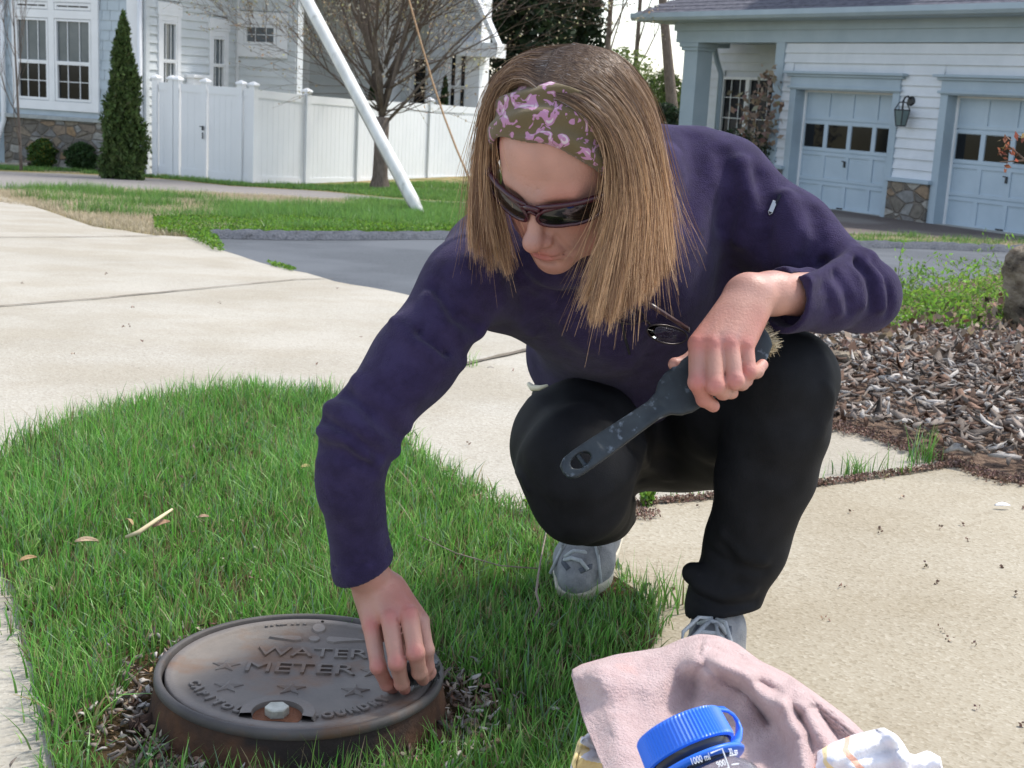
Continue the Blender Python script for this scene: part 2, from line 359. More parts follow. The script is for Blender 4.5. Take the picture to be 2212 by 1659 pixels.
# wall facing the photographer: nearly frontal, receding to the left
VPd = Vector(_F+_R*((-9400-1106)/FPX)-_U*((-420-829.5)/FPX)); VPd.z = 0
LH = Fac(a0, -VPd, a0[2]); zb = a0[2]
house = empty('house', a0, 'large pale grey house with white trimmed windows behind the white fence', 'house')
hz = 4.6
L1 = LH.st(-260, 300)[0]
mb = MB(); LH.box(mb, L1, -.0, -.4, hz, -.35, -.01); mb.build('wall_core', M_shgl, house)
# big double window
r_win = LH.quad([(40, -30), (204, -20), (215, 246), (40, 230)])
sill = LH.st(215, 258)[1]
zs = LH.st(215, 262)[1]
mb = MB(); LH.box(mb, LH.st(12, 250)[0], LH.st(313, 262)[0], -.3, zs-.02, .0, .06); mb.build('stone_base', M_stone, house)
mb = MB(); LH.box(mb, LH.st(12, 250)[0]-.05, 0.02, zs-.03, zs+.05, -.02, .13); mb.build('stone_ledge', mat('ledge_stone', lin((150, 155, 155)), lin((170, 174, 172)), 8, .8, .3, 40), house, bevel=.01)
tr0, tr1 = LH.st(30, 100)[0], LH.st(216, 100)[0]
s_b = LH.st(216, 242)[1]
mb = MB(); shingles(LH, mb, tr1, -.02, zs+.05, hz, []); mb.build('shingle_siding', M_shgl, house); mb = MB(); shingles(LH, mb, L1, tr0, zs+.05, hz, [], seed=4); mb.build('shingle_siding', M_shgl, house)
# window surround: jambs, mullion, sill board, head
zt_sill = LH.st(113, 238)[1]; ztop = LH.st(113, -30)[1]
mid0, mid1 = LH.st(109, 140)[0], LH.st(122, 140)[0]
g0, g1 = LH.st(38, 140)[0], LH.st(201, 140)[0]
trans0, trans1 = LH.st(110, 36)[1], LH.st(110, 28)[1]; tz1 = LH.st(110, 4)[1]
mb = MB()
LH.box(mb, tr0, g0, s_b-.02, 4.5, .0, .07); LH.box(mb, g1, tr1, s_b-.02, 4.5, .0, .07); LH.box(mb, mid0, mid1, s_b+.16, 4.5, 0, .068)
LH.box(mb, g0, g1, s_b-.02, s_b+.16, 0, .066); LH.box(mb, g0, g1, trans0-.03, trans1+.06, 0, .064); LH.box(mb, g0, g1, tz1, tz1+.25, 0, .062)
mb.build('window_trim', M_trim, house, bevel=.006)
zmeet = LH.st(110, 133)[1]
for (x0, x1) in ((g0, mid0), (mid1, g1)):
    sash(LH, house, x0+.01, x1-.01, s_b+.17, zmeet, 3, 2, M_glass, .03, fr=.05)
    sash(LH, house, x0+.01, x1-.01, zmeet-.02, trans0-.04, 3, 1, M_blind, .035, fr=.04)
    sash(LH, house, x0+.01, x1-.01, trans1+.07, tz1-.01, 3, 1, M_glass, .03, fr=.05)
# corner board and downpipe
mb = MB(); LH.box(mb, -.36, -.02, zs+.05, 4.5, .0, .045); mb.build('corner_board', M_trim, house)
mb = MB()
q = LH.pt(-.03, 0, .12); mb.tube([q+Z3*4.4, q+Z3*.35, q+Z3*.22+LH.n*.04, q+Z3*.1+LH.d*.1+LH.n*.14, q+Z3*.02+LH.d*.16+LH.n*.3], .05, 8)
mb.build('downpipe', M_trim, house, smooth=True)
q = LH.pt(LH.st(14, 200)[0], 0, .1); mb = MB(); mb.tube([q+Z3*4.4, q+Z3*.9, q+Z3*.5-LH.d*.15, q+Z3*.1-LH.d*.25+LH.n*.1], .055, 8); mb.build('downpipe', M_trim, house, smooth=True)
# clapboard wall receding behind the fence
W2 = Fac(LH.pt(0, 0), (.36, .93, 0), zb)
e2 = W2.st(513, 100)[0]
def win2(Ul, Ur, Vtop, V1, V2):   # outer trim left/right, head top, glass bottom of transom, meeting rail
    s0, s1 = W2.st(Ul, 100)[0], W2.st(Ur, 100)[0]; zt = W2.st((Ul+Ur)/2, Vtop)[1]; return s0, s1, zt
holes2 = []
for (Ul, Ur, Vt, tr, ra) in ((339, 387, 8, 20+28, 131), (449, 490, 42, 60+16, 140)):
    s0, s1 = W2.st(Ul, 100)[0], W2.st(Ur, 100)[0]; Um = (Ul+Ur)/2; zt = W2.st(Um, Vt-2)[1]; holes2.append((s0, s1, .6, zt, W2.st(Um, Vt+28)[1], W2.st(Um, ra)[1], Um))
mb = MB(); siding(W2, mb, .12, e2-.1, 0, hz, [(h[0], h[1], h[2], h[3]) for h in holes2]); mb.build('clapboard_siding', M_pale, house)
mb = MB(); W2.box(mb, .01, e2, -.4, hz, -.3, -.02); W2.box(mb, .0, .11, -.3, 4.5, -.01, .045); mb.build('wall_core', M_pale, house)
for h in holes2:
    s0, s1, z0, z1, zm, zr, Um = h; t_ = (s1-s0)*.16
    mb = MB(); W2.box(mb, s0, s0+t_, z0, z1-.25, -.01, .05); W2.box(mb, s1-t_, s1, z0, z1-.25, -.01, .05); W2.box(mb, s0-.03, s1+.03, z1-.25, z1, -.01, .06); W2.box(mb, s0-.03, s1+.03, z0-.12, z0, -.01, .07)
    W2.box(mb, s0+t_, s1-t_, zm-.09, zm+.03, -.01, .045); mb.build('window_trim', M_trim, house)
    sash(W2, house, s0+t_+.005, s1-t_-.005, zm+.035, z1-.26, 3, 1, M_glass, .01); sash(W2, house, s0+t_+.005, s1-t_-.005, zr-.02, zm-.095, 3, 1, M_blind, .015); sash(W2, house, s0+t_+.005, s1-t_-.005, z0+.005, zr, 3, 2, M_blind, .01)
# low hooded vent seen over the gate
mb = MB(); a, z = W2.st(413, 166); W2.box(mb, a-.2, a+.35, z-.3, z-.02, .021, .2); W2.box(mb, a-.25, a+.4, z-.02, z+.05, .021, .25); mb.build('wall_vent', M_trim, house, bevel=.01)
# wall with the small square window
W3 = Fac(W2.pt(e2, 0), -VPd, zb)
e3 = W3.st(640, 100)[0]
wq = W3.quad([(529, 50), (600, 55), (600, 100), (529, 96)])
mb = MB(); siding(W3, mb, .05, e3, 0, hz, [(wq[0]-.25, wq[1]+.25, wq[2]-.25, wq[3]+.25)]); mb.build('clapboard_siding', M_pale, house)
mb = MB(); W3.box(mb, 0, e3+.02, -.4, hz, -.3, -.02); mb.build('wall_core', M_pale, house)
mb = MB(); W3.box(mb, wq[0]-.26, wq[1]+.26, wq[3], wq[3]+.25, -.01, .06); W3.box(mb, wq[0]-.26, wq[1]+.26, wq[2]-.25, wq[2], -.01, .06); W3.box(mb, wq[0]-.26, wq[0], wq[2], wq[3], -.01, .055); W3.box(mb, wq[1], wq[1]+.26, wq[2], wq[3], -.01, .055); W3.box(mb, -.06, .06, 0, 4.5, -.01, .07)
mb.build('window_trim', M_trim, house)
sash(W3, house, wq[0]+.01, wq[1]-.01, wq[2]+.01, wq[3]-.01, 3, 2, M_blind, .03, fr=.06)
# next bay, lighter, behind the tree
W4 = Fac(W3.pt(e3, 0, -7.), -VPd, zb)
e3b = W4.st(640, 100)[0]; W4.o = W4.pt(e3b, 0); e4 = W4.st(842, 100)[0]
mb = MB(); siding(W4, mb, .4, e4-.25, 0, hz, [], .19); mb.build('clapboard_siding', M_pale, house)
mb = MB(); W4.box(mb, 0, e4, -.4, hz, -.9, -.02); W4.box(mb, -.32, -.002, -.4, hz, -.3, 7.); W4.box(mb, 0, .4, 0, 4.5, -.01, .06); W4.box(mb, e4-.25, e4, 0, 4.5, -.01, .06); a = W4.st(766, 100)[0]; W4.box(mb, a, a+.16, 0, 4.5, .021, .07); mb.build('corner_board', M_trim, house)
W5 = Fac(W4.pt(e4, 0, -.9), -VPd, zb); e5 = W5.st(938, 100)[0]
mb = MB(); siding(W5, mb, 0, e5, 0, hz, [(.25, 1.15, 0, 2.9)], .17); mb.build('clapboard_siding', M_pale, house)
mb = MB(); W5.box(mb, 0, e5, -.4, hz, -.3, -.02); W5.box(mb, .25, .33, 0, 2.8, -.01, .05); W5.box(mb, 1.07, 1.15, 0, 2.8, -.01, .05); W5.box(mb, .2, 1.2, 2.8, 2.92, -.01, .08); mb.build('door_trim', M_trim, house)
sash(W5, house, .34, 1.06, .1, 2.79, 2, 4, M_glass, .01)
W6 = Fac(W5.pt(e5, 0, .5), -VPd, zb); e6 = W6.st(1036, 150)[0]
wr = W6.quad([(972, 112), (1008, 112), (1008, 235), (972, 235)]); ev = W6.st(1036, 98)[1]
mb = MB(); siding(W6, mb, 0, e6, 0, hz+1.5, [(wr[0]-.12, wr[1]+.12, -.2, wr[3]+.14)], .2); mb.build('clapboard_siding', M_whsid, house)
mb = MB(); W6.box(mb, 0, e6, -.4, hz+1.5, -.8, -.02); W6.box(mb, e6-.22, e6+.02, 0, ev, -.01, .06)
W6.box(mb, wr[0]-.12, wr[0], 0, wr[3]+.12, -.01, .055); W6.box(mb, wr[1], wr[1]+.12, 0, wr[3]+.12, -.01, .055); W6.box(mb, wr[0], wr[1], wr[3], wr[3]+.12, -.01, .055); m_ = (wr[0]+wr[1])/2; W6.box(mb, m_-.04, m_+.04, 0, wr[3], -.01, .05)
mb.build('window_trim', M_trim, house)
for x0, x1 in ((wr[0], m_-.04), (m_+.04, wr[1])):
    zz = W6.st(990, 188)[1]; sash(W6, house, x0+.005, x1-.005, zz, wr[3]-.01, 1, 1, M_glass, .02, fr=.03); sash(W6, house, x0+.005, x1-.005, .2, zz-.02, 1, 1, M_glass, .02, fr=.03)
# gable rake with its return, climbing to the left
mb = MB(); A = W6.st(1083, 96); B = W6.st(1020, -40)
mb.prism([(A[0], A[1]-.2), (A[0], A[1]), (B[0], B[1]+.05), (B[0]-1.5, B[1]+1.6), (B[0]-1.5, B[1]+1.33), (B[0], B[1]-.22)], W6.o-W6.n*.1, W6.d, Z3, W6.n*.42)
A2 = W6.st(1056, 112); W6.box(mb, e6-.5, A[0]-.02, A2[1]-.14, A2[1]+.22, -.5, .32); mb.build('eave', M_trim, house)
# eaves and roof above the frame (seen only from elsewhere)
for F_, a_ in ((LH, (L1, .5, hz, hz+.16, -1.5, .6)), (W2, (.61, e2+.3, hz+.005, hz+.165, -1, .4)), (W3, (0, e3+.5, hz+.01, hz+.17, -2, .4)), (W4, (-.0, e4+1.5, hz+.016, hz+.176, -3, .4))):
    mb = MB(); F_.box(mb, *a_); mb.build('roof_eave', M_trim, house)
mb = MB()
c0 = LH.pt(L1-.3, hz+.18, .7); c1 = LH.pt(.6, hz+.18, .7); c2 = W6.pt(e6, hz+.18, -2.); c3 = LH.pt(L1-.3, hz+.18, -16); c4 = LH.pt(-2, hz+3.2, -9)
mb._add([c0, c1, c2, c3, c4], [(0, 1, 4), (1, 2, 4), (2, 3, 4), (3, 0, 4), (0, 3, 2, 1)]); mb.build('roof', M_roof, house)
# ---------------- white vinyl fence
fence = empty('fence', P(545, 402, 25.9), 'long white vinyl privacy fence with a gate, in front of the pale house', 'fence')
def fp(U, Vt, Vb):      # post seen from Vt to Vb: its depth follows from its height of 1.83 m
    d = 1.86*FPX/((Vb-Vt)*1.02); return d
posts = [(338, 180, 378), (372, 181, 381), (384, 182, 383), (443, 186, 390), (519, 187, 398), (545, 190, 402)]
base = []
for U, Vt, Vb in posts: q = P(U, Vb, 27.0-(U-338)/207*1.1); base.append(Vector((q[0], q[1], q[2])))
right = []
for U, Vt, Vb in ((545, 190, 402), (659, 200, 406), (769, 209, 405), (922, 225, 399), (1060, 238, 398), (1180, 250, 398)):
    d = {545: 25.9, 659: 27.1, 769: 28.6, 922: 31.0, 1060: 33.3, 1180: 35.5}[U]; q = P(U, Vb, d); right.append(Vector((q[0], q[1], q[2])))
right[0] = base[-1].copy()
FH = 1.80
def post(b, h=FH+.06, wd=.125, dirv=Vector((1, 0, 0))):
    mb = MB(); s = dirv.normalized(); n_ = Vector((-s.y, s.x, 0))
    mb.boxv(b-s*wd/2-n_*wd/2-Z3*.6, s*wd, n_*wd, Z3*(h+.6))
    c = b+Z3*h; a = wd/2+.02
    v = [c-s*a-n_*a, c+s*a-n_*a, c+s*a+n_*a, c-s*a+n_*a]; v2 = [x+Z3*.025 for x in v]; v3 = [c+(x-c)*.75+Z3*.05 for x in v]; tip = c+Z3*.085
    mb._add(v+v2+v3+[tip], [(3, 2, 1, 0), (0, 1, 5, 4), (1, 2, 6, 5), (2, 3, 7, 6), (3, 0, 4, 7), (4, 5, 9, 8), (5, 6, 10, 9), (6, 7, 11, 10), (7, 4, 8, 11), (8, 9, 12), (9, 10, 12), (10, 11, 12), (11, 8, 12)])
    mb.build('post', M_vinyl, fence)
def panel(a, b, name='panel', gap=.075, par=None, h=FH, grooves=True):
    d = (b-a); L_ = Vector((d.x, d.y, 0)).length; s = Vector((d.x, d.y, 0)).normalized(); sl = d.z/L_; n_ = Vector((-s.y, s.x, 0)); mb = MB()
    up = Vector((s.x, s.y, sl))
    def bx(s0, s1, z0, z1, t): mb.boxv(a+up*s0+Z3*z0-n_*t/2, up*(s1-s0), Z3*(z1-z0), n_*t)
    bx(gap, L_-gap, .03, .2, .05); bx(gap, L_-gap, h-.15, h, .05)
    s0 = gap; nb = max(1, round((L_-2*gap)/.15)); wd = (L_-2*gap)/nb
    for k in range(nb): bx(gap+k*wd+.004, gap+(k+1)*wd-.004, .2, h-.15, .028)
    bx(gap, L_-gap, .2, h-.15, .018)
    return mb.build(name, M_vinyl, par or fence)
for k in range(len(base)): post(base[k], dirv=(base[min(k+1, len(base)-1)]-base[max(k-1, 0)]))
for k in (0, 4): panel(base[k], base[k+1])
panel(base[1], base[2], gap=.07)
for k in (2, 3):
    gt = panel(base[k], base[k+1], 'gate', gap=.09)
    for tt in (.0, 1.): 
        pass
gm = MB(); q = base[3]; nrm = Vector((0, -1, 0)); gm.box(q+Vector((-.03, -.1, 1.0)), (.03, .05, .08)); gm.box(q+Vector((-.05, -.13, 1.03)), (.07, .02, .016)); gm.box(q+Vector((-.03, -.1, .86)), (.02, .03, .12)); gm.build('latch', M_black, fence)
for k in range(1, len(right)): post(right[k], dirv=right[min(k+1, len(right)-1)]-right[k-1])
for k in range(len(right)-1): panel(right[k], right[k+1])
# ---------------- garage wing on the right
b0 = gnd(1700, 442); b1 = gnd(2212, 513)
G = Fac(b0, (.56, -.83, 0), b0[2]-.01); gz = G.o.z
garage = empty('house', G.o, 'blue grey house with two panelled garage doors and a dark shingle roof', 'house')
e_l = G.st(1668, 250)[0]; e_r = G.st(2212, 300)[0]+2.5
ztrim = G.st(1700, 92)[1]; zeave = G.st(1700, 60)[1]
D1 = G.quad([(1722, 194), (1930, 200), (1909, 458), (1702, 440)]); D2s = G.st(2048, 300)[0]
D1 = (D1[0], D1[1], 0, D1[3]); wD = D1[1]-D1[0]; D2 = (G.st(2046, 260)[0]+.0, G.st(2046, 260)[0]+wD, 0, D1[3])
print('garage door', wD, D1, D2, ztrim, zeave)
pier = [G.st(1917, 380), G.st(2000, 470)]; zp = G.st(1950, 384)[1]
tw = .13
mb = MB(); siding(G, mb, e_l+.2, e_r, zp-.02, ztrim, [(D[0]-tw, D[1]+tw, -.1, D[3]+.32) for D in (D1, D2)], .155); mb.build('clapboard_siding', M_whsid, garage)
mb = MB()
for D in (D1, D2): pass
G.box(mb, e_l, D1[0]-.02, -.4, ztrim+.5, -.4, -.002); G.box(mb, D1[1]+.02, D2[0]-.02, -.4, ztrim+.5, -.4, -.002); G.box(mb, D2[1]+.02, e_r, -.4, ztrim+.5, -.4, -.002)
G.box(mb, D1[0]-.02, D1[1]+.02, D1[3]+.02, ztrim+.5, -.4, -.002); G.box(mb, D2[0]-.02, D2[1]+.02, D2[3]+.02, ztrim+.5, -.4, -.002); mb.build('wall', M_whsid, garage)
for sA, sB in ((e_l+.2, D1[0]-tw), (D1[1]+tw, D2[0]-tw), (D2[1]+tw, e_r)):
    mb = MB(); G.box(mb, sA, sB, -.3, zp-.06, 0, .10); mb.build('stone_pier', M_stone, garage, bevel=.01)
    mb = MB(); G.box(mb, sA-.03, sB+.03, zp-.06, zp+.0, .0, .14); mb.build('pier_cap', M_blue, garage, bevel=.008)
def gdoor(D):
    s0, s1, z0, z1 = D; mb = MB()
    G.box(mb, s0-tw, s0, -.2, z1+.0, -.25, .05); G.box(mb, s1, s1+tw, -.2, z1, -.25, .05); G.box(mb, s0-tw, s1+tw, z1, z1+.21, -.25, .06)
    G.box(mb, s0-tw-.04, s1+tw+.04, z1+.02, z1+.06, .06, .09)
    G.box(mb, s0-tw-.06, s1+tw+.06, z1+.21, z1+.25, 0, .10); G.box(mb, s0-tw-.11, s1+tw+.11, z1+.25, z1+.29, 0, .15); mb.build('door_surround', M_blue, garage, bevel=.005)
    mb = MB(); dd = -.22; G.box(mb, s0, s1, z0, z1, dd-.05, dd); rows = [(0, .23), (.24, .48), (.49, .745), (.755, 1)]
    H_ = z1-z0; W_ = s1-s0; fr = .05
    for k, (f0, f1) in enumerate(rows):
        za, zc = z0+f0*H_, z0+f1*H_; G.box(mb, s0, s1, za, za+fr, dd, dd+.02); G.box(mb, s0, s1, zc-fr, zc, dd, dd+.02)
        for c in range(5):
            x = s0+W_*c/4; xa = max(s0, x-fr*.8); xb = min(s1, x+fr*.8); G.box(mb, xa, xb, za+fr, zc-fr, dd, dd+.0195)
    d = mb.build('garage_door', M_door, garage)
    za, zc = z0+rows[2][0]*H_, z0+rows[2][1]*H_
    for c in range(4):
        mb = MB(); x0, x1 = s0+W_*c/4+fr, s0+W_*(c+1)/4-fr; G.box(mb, x0, x1, za+fr+.01, zc-fr-.01, dd+.001, dd+.008); mb.build('glass', M_glass, d)
    mb = MB(); xm = (s0+s1)/2-.02; G.box(mb, xm-.012, xm+.012, z0+H_*.37, z0+H_*.42, dd+.02, dd+.05); G.box(mb, xm-.05, xm+.0, z0+H_*.415, z0+H_*.423, dd+.05, dd+.06); mb.build('handle', M_black, d); mb = MB(); G.box(mb, xm-.08, xm+.04, z0+.03, z0+.05, dd+.02, dd+.04); mb.build('lift_handle', M_black, d)
    mb = MB(); G.box(mb, s0, s0+.03, z0, z1, dd+.02, dd+.05); G.box(mb, s1-.03, s1, z0, z1, dd+.02, dd+.05); G.box(mb, s0+.03, s1-.03, z1-.03, z1, dd+.02, dd+.05); mb.build('weather_strip', M_trim, d)
    mb = MB(); G.box(mb, s0-tw, s1+tw, -.1, .02, -.24, .12); mb.build('threshold', mat('threshold_concrete', lin((170, 168, 160)), rough=.9), garage)
gdoor(D1); gdoor(D2)
# corner post, frieze, soffit, gutter, roof
mb = MB(); G.box(mb, e_l, e_l+.2, 0, ztrim, -.02, .05); mb.build('corner_board', M_blue, garage)
e_p = G.st(1465, 150)[0]            # porch column line
mb = MB(); G.box(mb, e_p-.05, e_r, ztrim, ztrim+.2, -.3, .06); G.box(mb, e_p-.08, e_r, ztrim+.2, zeave+.1, -.3, .10); mb.build('frieze', M_blue, garage)
zg0, zg1 = G.st(1700, 60)[1], G.st(1700, 47)[1]
ov = .55
mb = MB(); G.box(mb, e_p-.6, e_r, zeave+.1, zeave+.13, -.3, ov); mb.build('soffit', M_blue, garage)
def gutter(s0, s1, z, o):
    mb = MB(); pr = [(0, 0), (.0, .13), (.012, .13), (.012, .012), (.08, .012), (.11, .06), (.115, .13), (.13, .13), (.13, .05), (.09, 0)]
    mb.prism(pr, G.pt(s0, z, o), G.n, Z3, G.d*(s1-s0)); return mb
gutter(e_p-.66, e_r, zeave+.11, ov).build('gutter', M_blue, garage)
za = zeave+.22; rise = .52; dep = 6.
def roofplane(mb, s0, s1, z0, d0, d1, rise, courses=.14, hipl=0):
    n_ = int((d0-d1)/courses); r_ = random.Random(5)
    for k in range(n_):
        a = d0-k*courses; b = d0-(k+1)*courses; z_a = z0+(d0-a)*rise; z_b = z0+(d0-b)*rise; l = s0+hipl*(d0-a); s = l
        while s < s1:
            wd = r_.uniform(.16, .34); e = min(s+wd, s1); t = .006+r_.uniform(0, .008)
            p = [G.pt(s, z_a+t, a), G.pt(e, z_a+t, a), G.pt(e, z_b+.002, b), G.pt(s, z_b+.002, b), G.pt(s, z_a-.004, a), G.pt(e, z_a-.004, a)]
            mb._add(p, [(0, 1, 2, 3), (4, 5, 1, 0)]); s = e
mb = MB(); roofplane(mb, e_p-.68, e_r, za, ov+.06, -2.6, rise, hipl=.9)
mb._add([G.pt(e_p-.68, za-.01, ov+.06), G.pt(e_r, za-.01, ov+.06), G.pt(e_r, za-.01+rise*6, -5.4), G.pt(e_p-.68+5.4, za-.01+rise*6, -5.4), G.pt(e_p-.68, za-.01, -8)], [(0, 1, 2, 3), (0, 3, 4)])
mb.build('roof', M_roof, garage)
# dormer box above
dq0 = G.st(1690, 10); dq1 = G.st(2040, 2)
dm = MB(); zz = za+.46
DF = Fac(G.pt(0, 0, -.35), G.d, gz); x0 = DF.st(1688, 8)[0]; x1 = DF.st(2052, 0)[0]; z0 = DF.st(1688, 11)[1]
DF.box(dm, x0, x1, z0-.1, z0+1.6, -2.5, 0); DF.box(dm, x0-.03, x1+.03, z0, z0+.16, .0, .03); dm.build('dormer', M_blue, garage)
# porch: column, recessed wall with a window
mb = MB(); c0, c1 = G.st(1467, 250)[0], G.st(1496, 250)[0]
G.box(mb, c0, c1, -.2, ztrim-.14, -.36, .0); G.box(mb, c0-.04, c1+.04, ztrim-.14, ztrim-.08, -.4, .04); G.box(mb, c0-.07, c1+.07, ztrim-.08, ztrim-.002, -.43, .07); mb.build('porch_column', M_blue, garage, bevel=.008)
PW = Fac(G.pt(0, 0, -1.7), G.d, gz); p0 = PW.st(1500, 250)[0]; p1 = PW.st(1670, 250)[0]+1
pw = PW.quad([(1563, 165), (1655, 168), (1650, 360), (1552, 360)])
mb = MB(); siding(PW, mb, p0, p1, 0, ztrim+.1, [(pw[0], pw[1]+.3, -.1, pw[3])], .16); mb.build('clapboard_siding', M_whsid, garage)
mb = MB(); PW.box(mb, p0, p1, -.4, ztrim+.4, -.3, -.02); mb.build('wall', M_whsid, garage)
mb = MB(); G.box(mb, c0-.1, e_l+.0, ztrim+.09, ztrim+.12, -1.7, -.31); mb.build('porch_ceiling', M_blue, garage)
mb = MB(); PW.box(mb, p0-.1, p0+.05, 0, ztrim, -.02, .05); mb.build('corner_board', M_blue, garage)
mb = MB(); G.box(mb, e_l, e_l+.1, -.3, ztrim+.1, -1.7, -.41); mb.build('wall', M_whsid, garage)
pm = PW.st(1618, 200)[0]
sash(PW, garage, pw[0], pm, pw[3]-1.55, pw[3], 3, 4, M_glass, .03, M_trim, .05); sash(PW, garage, pm, pw[1]+.3, pw[3]-1.55, pw[3], 3, 4, M_glass, .03, M_trim, .05)
# lower side roof end with a round downpipe hopper
mb = MB(); a, z = G.st(1440, 82); G.box(mb, a, c0, z-.12, z, -1.1, -.5); mb.build('side_gutter', M_blue, garage)
mb = MB(); q = G.pt(c0-.1, z-.1, -.8); mb.tube([q+Z3*.3-G.d*.2, q+Z3*.2, q, q-Z3*.25+G.d*.1, q-Z3*.5+G.d*.25, G.pt(c0+.16, 0, -.8)], .05, 8); mb.build('downpipe', M_blue, garage, smooth=True)
# wall lantern: part of the house front
lx, lz = G.st(1968, 244); lan = MB()
hw = .08
def lpt(a, b, z, o_=.2): return G.pt(lx+a, lz+z*.74, o_+b)
M_lglass = mat('lantern_glass', lin((120, 140, 140)), rough=.1, spec=.8, trans=.4)
top = [lpt(-hw, -hw, .05), lpt(hw, -hw, .05), lpt(hw, hw, .05), lpt(-hw, hw, .05)]; bot = [lpt(-hw*.62, -hw*.62, -.27), lpt(hw*.62, -hw*.62, -.27), lpt(hw*.62, hw*.62, -.27), lpt(-hw*.62, hw*.62, -.27)]; cap = [lpt(-.035, -.035, .2), lpt(.035, -.035, .2), lpt(.035, .035, .2), lpt(-.035, .035, .2)]
for q in (top, bot, cap):
    for i in range(4): lan.tube([q[i], q[(i+1) % 4]], .009, 5)
for i in range(4): lan.tube([top[i], bot[i]], .009, 5); lan.tube([top[i], cap[i]], .009, 5)
lan.tube([lpt(0, 0, .2), lpt(0, 0, .24)], [.03, .012], 8); lan.tube([lpt(0, 0, .23), lpt(0, -.03, .3), lpt(0, -.09, .33), lpt(0, -.16, .27), lpt(0, -.19, .18)], .014, 6)
lan.lathe([(0, .03), (.05, .03), (.07, .015), (.075, 0), (0, 0)], G.pt(lx, lz+.17, .02), G.n, 14)
ll = lan.build('wall_lantern', M_black, None); prop(ll, 'dark metal and glass lantern hanging on the siding between the garage doors', 'lantern')
gl = MB(); gl._add([lpt(-hw*.95, -hw*.95, .05), lpt(hw*.95, -hw*.95, .05), lpt(hw*.95, hw*.95, .05), lpt(-hw*.95, hw*.95, .05), lpt(-hw*.6, -hw*.6, -.265), lpt(hw*.6, -hw*.6, -.265), lpt(hw*.6, hw*.6, -.265), lpt(-hw*.6, hw*.6, -.265)], [(0, 1, 5, 4), (1, 2, 6, 5), (2, 3, 7, 6), (3, 0, 4, 7)]); gl.build('glass', M_lglass, ll)
# ================================================ VEGETATION, POLE
def leaves(C, size, seed=0, aspect=2.2, up=.3, normal=None, col=None, name='leaves', quadn=1):
    """many small pointed leaves: C = centres (N,3); col = per-leaf colour (N,3)"""
    r_ = np.random.default_rng(seed); N = len(C); sz = size*r_.uniform(.6, 1.35, N)
    d = r_.normal(size=(N, 3)); d[:, 2] += up
    if normal is not None: d += normal*1.2
    d /= np.linalg.norm(d, axis=1)[:, None]; a = r_.normal(size=(N, 3)); s = np.cross(d, a); s /= np.linalg.norm(s, axis=1)[:, None]+1e-9
    nn = np.cross(d, s); L_ = sz[:, None]; W_ = L_/aspect
    v0 = C-d*L_*.5; v1 = C+s*W_*.5+nn*W_*.12; v2 = C+d*L_*.5; v3 = C-s*W_*.5+nn*W_*.12
    V = np.stack([v0, v1, v2, v3], 1).reshape(-1, 3); F = np.arange(N*4).reshape(-1, 4)
    c = None if col is None else np.repeat(col, 4, 0)
    return V, F, c
M_leafdk = mat('conifer_foliage', (0, 0, 0), vcol=True, rough=.7, spec=.25, trans=.25)
M_leaf = mat('leaf', (0, 0, 0), vcol=True, rough=.55, spec=.35, trans=.45)
M_bark = mat('grey_brown_bark', lin((100, 90, 82)), lin((134, 122, 112)), 12, .95, .9, 25, .1, stretch=(3, 3, .6), bdist=.03)
M_twig = mat('twig', lin((84, 68, 58)), lin((108, 90, 78)), 20, .9)
def colvar(N, c, dv=.3, seed=0, alt=None, pa=0):
    r_ = np.random.default_rng(seed); C = np.array(c)[None]*(1+r_.normal(0, dv, (N, 1)))*np.ones((N, 3)); C *= 1+r_.normal(0, .08, (N, 3))
    if alt is not None: m = r_.random(N) < pa; C[m] = np.array(alt)[None]*(1+r_.normal(0, .2, (m.sum(), 1)))
    return np.clip(C, .002, 1)
def shrub_pts(N, rad, shape, seed, shell=.75, lump=.12):
    """points in a lumpy crown; shape(t) gives the relative radius at height t (0..1); rad = (rx, ry, h)"""
    r_ = np.random.default_rng(seed); t = r_.random(N*3)**.9; rr = shape(t); keep = r_.random(N*3) < rr/rr.max(); t = t[keep][:N]; rr = rr[keep][:N]; n = len(t)
    an = r_.uniform(0, 2*np.pi, n); q = shell+(1-shell)*r_.random(n)**.6; q = np.where(r_.random(n) < .2, r_.random(n)*shell, q)
    wob = 1+lump*(np.sin(an*3+t*17+seed)+np.sin(an*7-t*31+seed*2)*.7+np.sin(an*13+t*60)*.5)
    x = np.cos(an)*rr*q*wob*rad[0]; y = np.sin(an)*rr*q*wob*rad[1]; z = t*rad[2]+r_.normal(0, .012, n)*rad[2]
    nrm = np.stack([np.cos(an), np.sin(an), .3*np.ones(n)], 1)
    return np.stack([x, y, z], 1), nrm
